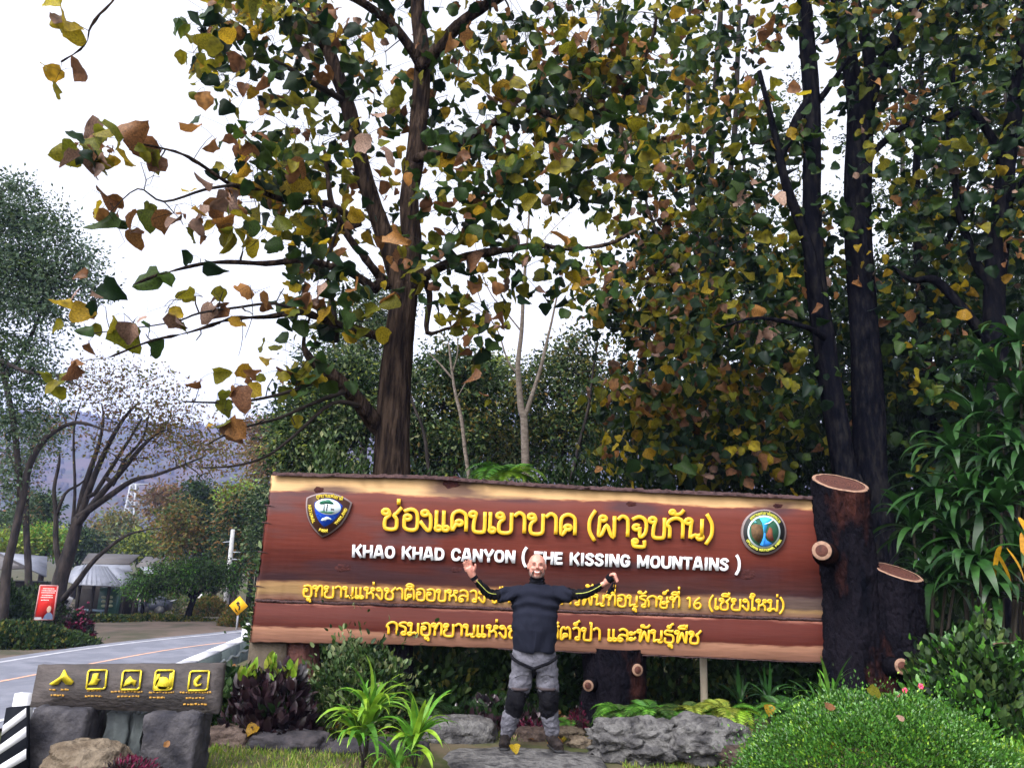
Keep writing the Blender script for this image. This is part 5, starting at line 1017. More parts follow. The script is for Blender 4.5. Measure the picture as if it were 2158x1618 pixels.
    mx_ = t.nodes.new('ShaderNodeMapRange'); mx_.inputs[1].default_value = float(P(1470, 1280, YS)[0]); mx_.inputs[2].default_value = float(P(1560, 1280, YS)[0]); mx_.inputs[4].default_value = .85; t.links.new(x, mx_.inputs[0])
    bm_ = ramp(f, [(.285, (0, 0, 0)), (.30, (1, 1, 1)), (.345, (1, 1, 1)), (.375, (0, 0, 0))]); col = mix(mth('MULTIPLY', mx_.outputs[0], bm_), col, (.10, .07, .075))
    t.links.new(col, b.inputs['Base Color'])
    bp = t.nodes.new('ShaderNodeBump'); bp.inputs['Strength'].default_value = .25; bp.inputs['Distance'].default_value = .02; t.links.new(nz(5, (.6, 1, 5), 8, 2), bp.inputs['Height']); t.links.new(bp.outputs[0], b.inputs['Normal'])
    return m
ZTOP = P(1130, 1024, YS)[2]; ZLOW = P(1130, 1370, YS)[2]
smat = signmat()
TOPL = [(572, 1001), (900, 1008), (1130, 1025), (1400, 1038), (1722, 1052)]; GRV = [(535, 1264), (800, 1273), (1075, 1283), (1400, 1294), (1745, 1306)]; BOT = [(526, 1353), (800, 1357), (1080, 1367), (1400, 1381), (1750, 1396)]
def board(name, top, bot, lx, rx, th, seed, notch=()):
    xs_t = np.linspace(lx[0], rx[0], 150); xs_b = np.linspace(lx[1], rx[1], 150)
    up_ = [(x, interp(top, x) + wob(x, seed, 1.4, .03)) for x in xs_t]; dn = [(x, interp(bot, x) + wob(x, seed + 2, 1.8, .05)) for x in xs_b]
    left = []; n = 40
    for i in range(1, n):
        f = i / n; x = lx[0] * (1 - f) + lx[1] * f + wob(i * 9, seed + 4, 2.5, .05); y = up_[0][1] * (1 - f) + dn[0][1] * f
        left.append((x, y))
    # bevelled front: outline + inset ring
    out = dn + up_[::-1] + left; out = np.array(out); c = out.mean(0)
    mb = MB(); W0 = np.array([P(a, b, YS) for a, b in out]); n = len(W0)
    T = np.roll(out, -1, 0) - np.roll(out, 1, 0); T /= np.linalg.norm(T, axis=1, keepdims=True); N = np.stack([T[:, 1], -T[:, 0]], 1)
    s_ = np.sign(((out + N * 3 - c) ** 2).sum() - ((out - c) ** 2).sum()); ins = out - N * s_ * 2.2
    Wi = np.array([[*P(a, b, YS - .022)] for a, b in ins]); Wb = np.array([P(a, b, YS)for a, b in out]) ; Wb[:, 1] = YS + th
    V = np.concatenate([Wi, W0, Wb]); ring = [[i, i + n, (i + 1) % n + n, (i + 1) % n] for i in range(n)] + [[i + n, i + 2 * n, (i + 1) % n + 2 * n, (i + 1) % n + n] for i in range(n)]
    # front as strips between top and bottom rows
    F = [ring, [list(range(2 * n, 3 * n))]]; fr = []
    for i in range(149): fr.append([i, i + 1, 299 - i - 1, 299 - i])
    F.append(fr); F.append([[0, 299] + list(range(300, n))])
    mb.add(V, F); o = mb.build(name, smat, sign)
    bm = bmesh.new(); bm.from_mesh(o.data); bmesh.ops.recalc_face_normals(bm, faces=bm.faces); bm.to_mesh(o.data); bm.free(); return o
board('upper_board', TOPL, [(a, b - 2) for a, b in GRV], (572, 537), (1722, 1745), .16, 1)
board('lower_board', [(a, b + 3) for a, b in GRV], BOT, (536, 526), (1745, 1750), .14, 7)
bedge = mat('bark edge dark', [(.02, .014, .016), (.06, .035, .035), (.035, .02, .022)], 14, .95, 1.0, 30, .1)
def bark_strip(name, line, x0, x1, hpx, dy, up=True, seed=0):
    n = 230; V = []; K = 9
    for i in range(n):
        x = x0 + (x1 - x0) * i / (n - 1); y = interp(line, x) + wob(x, seed, 1.2, .03)
        for k in range(K):
            a = math.pi * k / (K - 1) + (0 if up else 0); p = P(x, y, YS); r = hpx * YS / FPX
            jr = 1 + .45 * noise.noise(Vector((x * .12, k * 1.3, seed))) + .35 * noise.noise(Vector((x * .4, k * 2.1, seed)))
            V.append([p[0] + RNG.normal(0, .003), YS - dy * math.cos(a) * jr + dy * .2, p[2] + r * (math.sin(a) * jr - .25)])
    F = [[i * K + k, (i + 1) * K + k, (i + 1) * K + k + 1, i * K + k + 1] for i in range(n - 1) for k in range(K - 1)]
    link(name, mesh_np(name, np.array(V), np.array(F), bedge), sign)
bark_strip('bark_edge', TOPL, 578, 1724, 8.5, .10, seed=3)
def bark_line(line, x0, x1, r, seed):
    n = 260; pts = []; rs = []
    for i in range(n):
        x = x0 + (x1 - x0) * i / (n - 1); p = P(x, interp(line, x) + wob(x, seed, 1.6, .03), YS - .015); pts.append(p); rs.append(r * (1 + .5 * noise.noise(Vector((x * .15, seed, 0))) + .4 * noise.noise(Vector((x * .5, seed, 0)))))
    MB().tube(pts, rs, 6).build('bark_edge', bedge, sign)
bark_line(GRV, 537, 1742, .017, 5)
bark_line([(a, b + 1) for a, b in BOT], 1050, 1746, .007, 9)
# carved knots
kn = mat('knot paint', [(.020, .009, .010), (.05, .018, .017), (.028, .012, .012)], 14, .9, 1.0, 30, .03)
for (x, y, rx, ry) in [(952, 1018, 24, 15), (672, 1032, 15, 8), (724, 1196, 24, 10), (962, 1200, 16, 7), (1330, 1062, 15, 7), (1639, 1066, 14, 6), (1575, 1210, 22, 14)]:
    mb = MB(); mb.ell([0, 0, 0], [1, 1, 1], 22, 12); V, F = mb.arrays(); c = P(x, y, YS - .012); V = np.array([[c[0] + v[0] * rx * YS / FPX * (1 + .3 * noise.noise(Vector((*(v * 2.1),)) + Vector((x, 0, 0)))), c[1] + v[1] * .016 * (1 + .5 * noise.noise(Vector((*(v * 4),)))), c[2] + v[2] * ry * YS / FPX * (1 + .3 * noise.noise(Vector((*(v * 2.6),)) + Vector((0, y, 0))))] for v in V])
    link('knot', mesh_np('knot', V, F, kn, smooth=True), sign)
# side cracks on the left edge
for (x, y) in [(566, 1066), (560, 1102), (552, 1164), (545, 1236)]:
    mb = MB(); a = P(x - 8, y - 2, YS - .024); b = P(x + 14, y + 2, YS - .026); mb.tube([a, (a + b) / 2 + [0, 0, .004], b], [.010, .006, .001], 6); mb.build('crack', bedge, sign)
yp = mat('letter yellow', [(0.6072, 0.3496, 0.01104), (0.5336, 0.2944, 0.0092), (0.644, 0.3956, 0.01656)], 12, .45, .15, 50, .4)
wpt = mat('letter white', [(0.6688, 0.6688, 0.704), (0.616, 0.616, 0.6512), (0.704, 0.704, 0.7304)], 12, .45, .1, 50, .4)
Yb = YS - .020; 
line_text(sign, 'ช่องแคบเขาขาด (ผาจูบกัน)', TH, (803, 1114), (1506, 1137), 43, 4.0, yp, Yb, YS - .072)
line_text(sign, 'KHAO KHAD CANYON ( THE KISSING MOUNTAINS )', LA, (741, 1174), (1561, 1204), 27, 3.05, wpt, Yb, YS - .065, sub=3)
line_text(sign, 'อุทยานแห่งชาติออบหลวง สำนักบริหารพื้นที่อนุรักษ์ที่ 16 (เชียงใหม่)', TH, (637, 1257), (1654, 1288), 24, 2.35, yp, Yb, YS - .058)
line_text(sign, 'กรมอุทยานแห่งชาติ สัตว์ป่า และพันธุ์พืช', TH, (815, 1336), (1478, 1356), 26, 2.7, yp, Yb, YS - .058)
# ---- shield emblem
def poly_px(parent, name, pts, Yb, Yf, m, f=None):
    W = [P(*(f(*p) if f else p), Yf) for p in pts]; mb = MB(); 
    A = [(w_[0], w_[2]) for w_ in W]; ar = sum(A[i][0] * A[(i + 1) % len(A)][1] - A[(i + 1) % len(A)][0] * A[i][1] for i in range(len(A)))
    if ar < 0: A = A[::-1]
    mb.prism(A, Yf, Yb); return mb.build(name, m, parent)
E1 = lambda x, y: (620 + x / 11.557, 1010 + y / 11.557)
def curve4(P0, bulge, n=10):
    out = []
    for i in range(len(P0)):
        a = np.array(P0[i], float); b = np.array(P0[(i + 1) % len(P0)], float); d = b - a; nn = np.array([d[1], -d[0]]) * bulge[i]
        for k in range(n): t = k / n; out.append(tuple(a + d * t + nn * 4 * t * (1 - t)))
    return out
SH = [(300, 440), (1400, 560), (680, 1410)]
br = mat('emblem brown', (.045, .018, .012), 6, .4); rim = mat('emblem rim', [(.13, .10, .10), (.22, .17, .17)], 6, .5); blu = mat('emblem blue', [(.005, .035, .30), (.01, .06, .42)], 4, .4); wh = mat('emblem white', (.62, .72, .78), 6, .4); grn = mat('emblem green', (.008, .09, .05), 6, .5); ylw = mat('emblem yellow', (.50, .38, .03), 6, .5)
em = poly_px(sign, 'shield_emblem', curve4(SH, [.16, .13, .15]), YS - .005, YS - .060, rim, E1)
cen = np.array([790, 800]); shr = lambda s: (lambda x, y: E1(cen[0] + (x - cen[0]) * s, cen[1] + (y - cen[1]) * s))
poly_px(em, 'field', curve4(SH, [.16, .13, .15]), YS - .05, YS - .064, br, shr(.94)); poly_px(em, 'blue_field', curve4([(500, 560), (1180, 640), (730, 1160)], [.20, .12, .13]), YS - .06, YS - .068, blu, E1)
ov = [(820 + 315 * math.cos(a) + 12 * math.sin(a), 665 + 195 * math.sin(a) + 20 * math.cos(a)) for a in np.linspace(0, 2 * math.pi, 33)[:-1]]
poly_px(em, 'oval', ov, YS - .066, YS - .071, wh, E1)
poly_px(em, 'tree_top', [(600, 580), (640, 530), (720, 505), (800, 490), (860, 492), (900, 530), (950, 560), (965, 600), (880, 602), (800, 585), (700, 605), (640, 605)], YS - .070, YS - .074, grn, E1)
poly_px(em, 'grass_patch', [(600, 785), (700, 765), (820, 785), (900, 780), (985, 800), (900, 832), (760, 822)], YS - .070, YS - .074, grn, E1)
for q0 in ([(715, 610), (740, 610), (735, 775), (712, 770)], [(790, 600), (825, 600), (800, 770), (778, 775)], [(890, 650), (900, 640), (905, 710), (970, 715), (972, 770), (955, 745), (905, 745), (895, 770)]):
    poly_px(em, 'figure', q0, YS - .070, YS - .0735, blk, E1)
poly_px(em, 'fish', [(640, 1000), (690, 945), (790, 905), (910, 955), (890, 985), (850, 965), (790, 980), (770, 1005)], YS - .067, YS - .072, wh, E1)
for x, y in [(560, 850), (650, 895), (590, 935), (940, 885), (980, 935), (940, 980), (620, 870)]: poly_px(em, 'wave', [(x - 35, y + 8), (x, y - 12), (x + 35, y + 6), (x, y)], YS - .067, YS - .0705, mat('wave blue', (.03, .16, .55), 5) if 'wave blue' not in bpy.data.materials else bpy.data.materials['wave blue'], E1)
def bez(a, b, c): return lambda t: tuple((1 - t) ** 2 * np.array(E1(*a)) + 2 * t * (1 - t) * np.array(E1(*b)) + t * t * np.array(E1(*c)))
mb = MB(); arc_text(mb, 'อุทยานแห่งชาติ', TH, bez((545, 465), (860, 385), (1170, 520)), 0, 1, 6.0, .7, YS - .062, YS - .070)
arc_text(mb, 'NATIONAL', LA, bez((335, 620), (350, 850), (450, 1080)), 0, 1, 7.0, .85, YS - .062, YS - .070)
arc_text(mb, 'PARK', LA, bez((590, 1255), (700, 1310), (830, 1290)), 0, 1, 7.0, .85, YS - .062, YS - .070)
arc_text(mb, 'THAILAND', LA, bez((1025, 1125), (1210, 940), (1305, 720)), 0, 1, 7.0, .85, YS - .062, YS - .070)
mb.build('lettering', ylw, em)['kind'] = 'stuff'
# ---- round emblem
E2 = lambda x, y: (1540 + x / 11.557, 1050 + y / 11.557)
def circ(cx, cy, rx, ry, n=48): return [(cx + rx * math.cos(a), cy + ry * math.sin(a)) for a in np.linspace(0, 2 * math.pi, n + 1)[:-1]]
er = poly_px(sign, 'round_emblem', circ(810, 820, 545, 555), YS - .005, YS - .060, rim, E2)
poly_px(er, 'field', circ(812, 810, 505, 515), YS - .05, YS - .064, blk, E2); poly_px(er, 'ring', circ(810, 812, 400, 402), YS - .06, YS - .068, mat('ring grey', (.42, .50, .52), 5), E2)
poly_px(er, 'picture', circ(810, 812, 360, 362), YS - .066, YS - .070, grn if False else mat('picture dark green', [(.01, .05, .03), (.02, .09, .05)], 20), E2)
sk_ = mat('picture sky', [(.03, .35, .72), (.05, .42, .8)], 9)
poly_px(er, 'gorge_sky', [(700, 470), (800, 455), (930, 480), (1010, 530), (920, 600), (880, 700), (850, 810), (800, 830), (790, 700), (770, 600), (730, 530)], YS - .069, YS - .0725, sk_, E2)
poly_px(er, 'gorge_river', [(815, 830), (840, 830), (845, 950), (880, 1020), (1010, 1095), (900, 1160), (800, 1170), (710, 1130), (760, 1050), (795, 950)], YS - .069, YS - .0728, mat('picture river', [(.01, .10, .50), (.03, .25, .7)], 12), E2)
poly_px(er, 'left_cliff', [(500, 650), (600, 620), (740, 640), (780, 760), (785, 900), (740, 1010), (690, 1090), (600, 1030), (520, 920), (500, 800)], YS - .069, YS - .073, mat('picture cliff brown', [(.05, .03, .015), (.13, .07, .03)], 25), E2)
poly_px(er, 'right_cliff', [(950, 690), (1010, 740), (1020, 900), (1060, 1030), (990, 1040), (890, 960), (860, 880), (900, 800)], YS - .069, YS - .0733, mat('picture cliff red', [(.10, .02, .015), (.16, .05, .02)], 25), E2)
poly_px(er, 'white_branch', [(820, 620), (930, 585), (1030, 510), (1045, 525), (940, 605), (830, 632)], YS - .069, YS - .0745, wh, E2)
poly_px(er, 'pale_patch', [(560, 570), (600, 545), (640, 590), (600, 610)], YS - .069, YS - .0738, mat('picture teal', (.08, .30, .33), 8), E2)
def arcp(r, a0, a1): return lambda t: E2(811 + r * math.cos(rad(a0 + (a1 - a0) * t)), 812 + r * math.sin(rad(a0 + (a1 - a0) * t)))
mb = MB(); arc_text(mb, 'อุทยานแห่งชาติออบหลวง', TH, arcp(418, 222, 330), 0, 1, 5.0, .62, YS - .062, YS - .070)
arc_text(mb, 'OPLUANG NATIONAL PARK', LA, arcp(485, 155, 25), 0, 1, 6.0, .75, YS - .062, YS - .070)
mb.build('lettering', mat('emblem yellow green', (.42, .42, .06), 6), er)['kind'] = 'stuff'
# ---- log posts
lb = mat('log bark', [(.0015, .002, .004), (.007, .006, .009), (.003, .003, .005), (.030, .011, .009)], 2.6, 1, 1.0, 30, .03, (1, 1, .4), hi=.66, bdist=.06)
cutm = mat('log cut face', [(0.051, 0.0168, 0.012), (0.072, 0.0252, 0.018), (0.033, 0.012, 0.009)], 12, .75, .5, 40, .2); ringm = mat('log cut rim', [(0.168, 0.0945, 0.063), (0.224, 0.133, 0.091), (0.105, 0.056, 0.0385)], 14, .75, .3, 30)
def ringmat(c):
    m = cutm.copy(); t = m.node_tree; b = t.nodes['Principled BSDF']; src = b.inputs['Base Color'].links[0].from_socket
    tc = t.nodes.new('ShaderNodeTexCoord'); mp = t.nodes.new('ShaderNodeMapping'); mp.inputs['Location'].default_value = [-float(v) for v in c]; t.links.new(tc.outputs['Object'], mp.inputs[0])
    wv = t.nodes.new('ShaderNodeTexWave'); wv.wave_type = 'RINGS'; wv.rings_direction = 'Z'; wv.inputs['Scale'].default_value = 11; wv.inputs['Distortion'].default_value = 3.5; wv.inputs['Detail'].default_value = 3; wv.inputs['Detail Scale'].default_value = 2; t.links.new(mp.outputs[0], wv.inputs[0])
    mr = t.nodes.new('ShaderNodeMapRange'); mr.inputs[3].default_value = .5; mr.inputs[4].default_value = 1.25; t.links.new(wv.outputs[1], mr.inputs[0])
    hv = t.nodes.new('ShaderNodeHueSaturation'); t.links.new(src, hv.inputs['Color']); t.links.new(mr.outputs[0], hv.inputs['Value']); t.links.new(hv.outputs[0], b.inputs['Base Color']); return m
def log(parent, name, axis, Y, tiltf, tiltx, seed=0, cap=True, amp=.03, m=None, rows=70, seg=72):
    """axis [(px,py,radius px)] from the cut at the top to the foot"""
    pts = [P(a, b, Y) for a, b, r in axis]; rs = [r * Y / FPX for a, b, r in axis]; L = np.concatenate([[0], np.cumsum([np.linalg.norm(pts[i + 1] - pts[i]) for i in range(len(pts) - 1)])])
    V = []
    for i in range(rows):
        s = L[-1] * i / (rows - 1); c = np.array([np.interp(s, L, [p[k] for p in pts]) for k in range(3)]); r = np.interp(s, L, rs)
        for k in range(seg):
            a = 2 * math.pi * k / seg; ca, sa = math.cos(a), math.sin(a)
            fl = max(0, (i / rows - .55)) * .25 * (.5 + .5 * math.sin(5 * a + seed)) if L[-1] > 1.5 else 0
            d = amp * (noise.noise(Vector((ca * 2.2 + seed, sa * 2.2, s * 1.3))) + .7 * noise.noise(Vector((ca * 7 + seed, sa * 7, s * 4.5))) + .5 * noise.noise(Vector((ca * 16, sa * 16 + seed, s * 14))) + .45 * noise.noise(Vector((ca * 30, sa * 30 + seed, s * 34))))
            if i == 0: d *= .4
            x = (r * (1 + fl) + d) * ca; y = (r * (1 + fl) + d) * sa; tz = (y * tiltf - x * tiltx) * max(0, 1 - s / (r * 2.2)) 
            V.append([c[0] + x, c[1] + y, c[2] + tz])
    F = [[i * seg + (k + 1) % seg, i * seg + k, (i + 1) * seg + k, (i + 1) * seg + (k + 1) % seg] for i in range(rows - 1) for k in range(seg)]
    F = [f[::-1] for f in F]; o = link(name, mesh_np(name, np.array(V), np.array(F), m or lb, smooth=True), parent)
    if cap:
        top = np.array(V[:seg]); c = top.mean(0); nrm = np.array([tiltx, -tiltf, 1.]); nrm /= np.linalg.norm(nrm)
        V2 = np.concatenate([top + nrm * .003, c + (top - c) * .97 + nrm * .012, c + (top - c) * .88 + nrm * .010])
        F2 = [[j * seg + k, j * seg + (k + 1) % seg, (j + 1) * seg + (k + 1) % seg, (j + 1) * seg + k] for j in range(2) for k in range(seg)]
        link('cut_rim', mesh_np('cut_rim', V2, np.array(F2), ringm, smooth=True), o)
        V3 = []; Rn = 10
        for j in range(Rn): 
            f = .885 * (1 - j / Rn); wv = np.array([.006 * noise.noise(Vector((*(t_ * 9),)) + Vector((j, seed, 0))) for t_ in top]); V3.append(c + (top - c) * f + nrm * (.004 + wv[:, None]) )
        V3 = np.concatenate(V3 + [np.array([c + nrm * .004])]); F3 = [[j * seg + k, j * seg + (k + 1) % seg, (j + 1) * seg + (k + 1) % seg, (j + 1) * seg + k] for j in range(Rn - 1) for k in range(seg)]
        cutm_ = ringmat(c)
        link('cut_face', mesh_np('cut_face', V3, [np.array(F3), np.array([[(Rn - 1) * seg + k, (Rn - 1) * seg + (k + 1) % seg, Rn * seg] for k in range(seg)])], cutm_, smooth=True), o)
    return o
def stub(parent, px, py, Y, r, d, ln=.14):
    """sawn branch stub pointing along d with a pale rim"""
    c = P(px, py, Y); r = r * Y / FPX; d = np.array(d, float); d /= np.linalg.norm(d)
    k = MB().tube([c - d * ln, c - d * .5 * ln, c], [r * 1.35, r * 1.05, r * 1.0], 20).build('branch_stub', lb, parent, True)
    MB().tube([c, c + d * .010, c + d * .012], [r * .99, r * .96, r * .93], 20).build('cut_rim', ringm, k, True)
    e_ = MB(); e_.tube([c + d * .012, c + d * .016], [r * .62, r * .58], 18); e_.build('cut_face', cutm, k, True)
post = log(sign, 'log_post', [(1770, 1018, 54), (1777, 1100, 54), (1790, 1250, 55), (1803, 1380, 58), (1815, 1480, 68), (1822, 1540, 78)], YS - .12, .44, .055, 1, amp=.034, rows=150, seg=130)
post2 = log(sign, 'log_post', [(1891, 1206, 46), (1894, 1280, 45), (1897, 1400, 48), (1902, 1480, 55), (1904, 1540, 62)], YS - .30, .36, .17, 5, amp=.032, rows=110, seg=110)
stub(sign, 1732, 1160, YS - .62, 20, (-.55, -1, .1), .30); stub(sign, 1901, 1404, YS - .72, 16, (.05, -1, .15), .2)
post3 = log(sign, 'log_post', [(1295, 1362, 62), (1295, 1440, 63), (1290, 1500, 66), (1288, 1545, 70)], YS + .22, 0, 0, 9, cap=False, amp=.02)
stub(sign, 1240, 1444, YS - .14, 11, (-.35, -1, 0), .12); stub(sign, 1343, 1411, YS - .12, 12, (.35, -1, .05), .12)
post4 = log(sign, 'log_post', [(846, 1350, 22), (846, 1420, 22), (846, 1530, 24)], YS + .22, 0, 0, 12, cap=False, amp=.012)
log(sign, 'log_post', [(636, 1352, 33), (636, 1400, 36), (634, 1500, 40)], YS + .25, 0, 0, 15, cap=False, amp=.02, m=mat('log reddish', [(.03, .012, .012), (.07, .025, .02)], 5, .9, 1, 20))
a = P(1482, 1378, YS + .5); zg = gh(a[0], YS + .5); MB().tube([[a[0], YS + .5, zg - .2], [a[0], YS + .5, a[2] + .1]], .042, 12).build('support_pole', mat('pale pole', [(.30, .25, .19), (.38, .33, .26)], 6, .8), sign, True)
a = P(566, 1372, YS + .15); zg = gh(a[0], YS + .15); mb = MB(); mb.box([a[0], YS + .2, (a[2] + zg) / 2 + .05], [.42, .3, a[2] - zg + .25], jit=.01); mb.build('footing', mat('footing concrete', [(0.04, 0.031, 0.0225), (0.07, 0.055, 0.04)], 6, .95, .8, 20), sign)
# ------------------------------------------------------------------ the man
YM = 7.8; K = YM / FPX
def X(px, py, dy=0): return P(px, py, YM + dy)
zfeet = X(1112, 1574, -.05)[2]
man = thing('person', 'bald man in navy t-shirt and grey armoured trousers standing arms spread on the slab', 'person', (X(1122, 1500)[0], YM, zfeet))
def loft(mb, secs, n=24, cap=True):
    """secs: (centre, half width, half depth[, tilt vector])"""
    V = []
    for c, a, b in secs:
        for k in range(n): t = 2 * math.pi * k / n; V.append([c[0] + a * math.cos(t), c[1] + b * math.sin(t), c[2]])
    m = len(secs); F = [[i * n + k, i * n + (k + 1) % n, (i + 1) * n + (k + 1) % n, (i + 1) * n + k] for i in range(m - 1) for k in range(n)]
    mb.add(V, [F, [list(range(n))[::-1]], [[(m - 1) * n + k for k in range(n)]]] if cap else [F])
def remesh(mb, name, m, parent, vox, smooth=4, disp=None, fac=.5):
    V, F = mb.arrays(); me = mesh_np(name, V, F, m)
    o = modded(name, me, m, parent, [('REMESH', dict(mode='VOXEL', voxel_size=vox)), ('SMOOTH', dict(iterations=smooth, factor=fac))])
    for p in o.data.polygons: p.use_smooth = True
    if disp: displace(o.data, disp)
    return o
def tb(mb, pts, rk=1.0, n=14):
    """pts [(px,py,dy,radius px)]"""
    W = [X(a, b, d) for a, b, d, r in pts]; Rr = [r * K * rk for a, b, d, r in pts]; W, Rr = smooth_path(W, Rr, 3); mb.tube(W, Rr, n)
ARML = [(1085, 1246, 0, 14), (1064, 1250, -.03, 11.5), (1046, 1253, -.07, 10.5), (1030, 1250, -.10, 10), (1014, 1234, -.15, 8), (1004, 1223, -.18, 6.3), (1000, 1218, -.19, 5.8)]
ARMR = [(1178, 1246, 0, 14), (1194, 1249, -.03, 11.5), (1212, 1252, -.06, 10.5), (1233, 1250, -.10, 9.8), (1254, 1241, -.15, 8.2), (1268, 1232, -.18, 6.6), (1277, 1227, -.19, 6.0)]
LEGL = [(1104, 1392, 0, 24), (1101, 1415, 0, 23), (1096, 1440, -.01, 20), (1090, 1464, -.03, 16), (1086, 1480, -.02, 14), (1079, 1505, .01, 13.5), (1070, 1530, .02, 10), (1066, 1552, .02, 8.5)]
LEGR = [(1148, 1392, 0, 24), (1151, 1415, 0, 23), (1154, 1440, -.01, 20), (1156, 1464, -.03, 16), (1157, 1480, -.02, 14), (1161, 1505, .01, 13.5), (1163, 1530, .02, 10), (1163, 1552, .02, 8.5)]
body = MB()
hc = X(1131.5, 1192, -.03)
body.ell(hc + [0, .012, .020], [.083, .100, .095], 20, 14)                      # cranium
body.ell(hc + [0, -.012, -.040], [.072, .082, .080], 18, 12)                    # face and jaw
body.ell(hc + [0, -.058, -.088], [.034, .030, .026], 12, 8)                     # chin
for s in (-1, 1):
    body.ell(hc + [s * .034, -.078, -.022], [.027, .020, .020], 10, 8)          # cheek
    body.ell(hc + [s * .085, .006, -.008], [.012, .020, .032], 10, 8)           # ear
    body.ell(hc + [s * .030, -.080, .026], [.026, .012, .009], 10, 6)           # brow
body.tube([hc + [0, -.088, .020], hc + [0, -.104, -.004], hc + [0, -.116, -.022]], [.009, .012, .016], 10)
body.ell(hc + [0, -.100, -.024], [.019, .014, .010], 10, 6)
body.ell(hc + [0, -.092, -.066], [.030, .012, .010], 10, 6)                     # lips
body.tube([hc + [0, .01, -.06], X(1132, 1228, 0), X(1132, 1245, .01)], [.056, .060, .085], 14)
loft(body, [(X(1126, 1395), .17, .11), (X(1126, 1330), .17, .12), (X(1128, 1280), .17, .11), (X(1131, 1245), .16, .09), (X(1132, 1232), .10, .07)])
for A in (ARML, ARMR, LEGL, LEGR): tb(body, A, .80)
# left open hand (palm to the camera)
def hand(mb, pal, fingers, thumb, pr):
    tb(mb, pal)
    for f in fingers: tb(mb, f, n=8)
    tb(mb, thumb, n=8)
tb(body, [(1000, 1219, -.19, 5.6), (995, 1210, -.20, 7.5), (991, 1201, -.21, 8.0), (987, 1194, -.22, 7.2)])
tb(body, [(996, 1209, -.20, 5), (997, 1200, -.21, 5), (993, 1195, -.21, 5)])
tb(body, [(984, 1203, -.20, 4), (982, 1197, -.21, 4), (980, 1193, -.22, 3.4)])
for f in ([(981, 1195, -.22, 2.3), (978, 1189, -.235, 2.1), (976.5, 1184.5, -.25, 1.7)], [(984.5, 1193, -.22, 2.4), (982, 1186, -.235, 2.2), (981, 1180, -.25, 1.7)], [(989, 1192, -.22, 2.4), (987.5, 1184, -.235, 2.2), (986.8, 1177.5, -.25, 1.7)], [(993.5, 1193, -.22, 2.4), (993.3, 1186, -.235, 2.2), (992.8, 1179.5, -.25, 1.7)], [(997, 1206, -.21, 3.2), (1001, 1198, -.23, 2.7), (1002, 1192, -.24, 2.4), (1001.5, 1187, -.245, 1.9)]): tb(body, f, n=8)
# right hand closed on a strap
tb(body, [(1276, 1227, -.19, 6), (1284, 1220, -.20, 7.8), (1291, 1214, -.21, 7.2)])
for k in range(4):
    a0 = 1288 + k * 1.6; y0 = 1209 + k * 4.2
    tb(body, [(a0, y0 + 1, -.20, 2.6), (a0 + 6, y0 - 1.0, -.235, 2.5), (a0 + 9, y0 + 1.5, -.26, 2.4), (a0 + 6, y0 + 4, -.275, 2.2)], n=8)
tb(body, [(1284, 1215, -.22, 3), (1289, 1210, -.25, 2.8), (1296, 1210.5, -.27, 2.3)], n=8)
sk = mat('skin man', [(.40, .17, .13), (.48, .22, .17), (.36, .13, .10)], 14, .5, .1, 90, .4)
remesh(body, 'body', sk, man, .0055, 3)
# face details
fc = lambda x, z, y=0: hc + np.array([x, y, z])
dk = mat('eye dark', (.02, .012, .01), 9, .4); br_ = mat('brow hair', (.20, .11, .07), 30, .8)
for s in (-1, 1):
    mb = MB(); mb.tube([fc(s * .046, .006, -.082), fc(s * .033, .0085, -.094), fc(s * .018, .004, -.096)], [.0025, .0042, .0025], 6); mb.build('eye', dk, man)
    mb = MB(); mb.tube([fc(s * .052, .026, -.080), fc(s * .034, .034, -.095), fc(s * .014, .030, -.098)], [.002, .004, .003], 6); mb.build('eyebrow', br_, man)
mb = MB(); mb.tube([fc(-.030, -.050, -.092), fc(-.014, -.059, -.104), fc(0, -.061, -.107), fc(.014, -.059, -.104), fc(.030, -.050, -.092)], [.002, .0048, .0056, .0048, .002], 8); mb.build('teeth', mat('teeth', (.72, .68, .62), 20, .3), man)
mb = MB(); mb.tube([fc(-.036, -.046, -.086), fc(-.018, -.070, -.100), fc(0, -.075, -.104), fc(.018, -.070, -.100), fc(.036, -.046, -.086)], [.003, .004, .005, .004, .003], 8); mb.tube([fc(-.036, -.045, -.086), fc(-.014, -.050, -.104), fc(.014, -.050, -.104), fc(.036, -.045, -.086)], [.003, .003, .003, .003], 6); mb.build('lips', mat('lips', (.30, .09, .07), 20, .4), man)
beard = MB()
for s in (-1, 1): beard.tube([fc(s * .006, -.040, -.106), fc(s * .026, -.044, -.096), fc(s * .044, -.062, -.078), fc(s * .046, -.088, -.066), fc(s * .03, -.106, -.07)], [.004, .006, .010, .012, .014], 8)
beard.ell(fc(0, -.106, -.064), [.036, .026, .018], 12, 8)
for s in (-1, 1): beard.tube([fc(s * .070, -.030, -.005), fc(s * .064, -.075, -.03), fc(s * .046, -.098, -.05)], [.008, .016, .018], 8)
remesh(beard, 'beard', mat('beard', [(.05, .028, .022), (.11, .065, .055), (.18, .12, .11)], 60, .9, .8, 90), man, .006, 1)
# neck gaiter
bk = mat('black cloth', [(.003, .003, .005), (.008, .008, .010)], 12, .95, .4, 60, .05)
g = MB(); g.tube([X(1132, 1213, -.005), X(1132, 1220, -.005), X(1132, 1230, 0), X(1132, 1238, .005)], [.070, .074, .080, .098], 20)
remesh(g, 'neck_gaiter', bk, man, .008, 2, lambda c: .006 * math.sin(c[2] * 190 + 5 * noise.noise(Vector((c[0] * 9, c[1] * 9, 0)))))
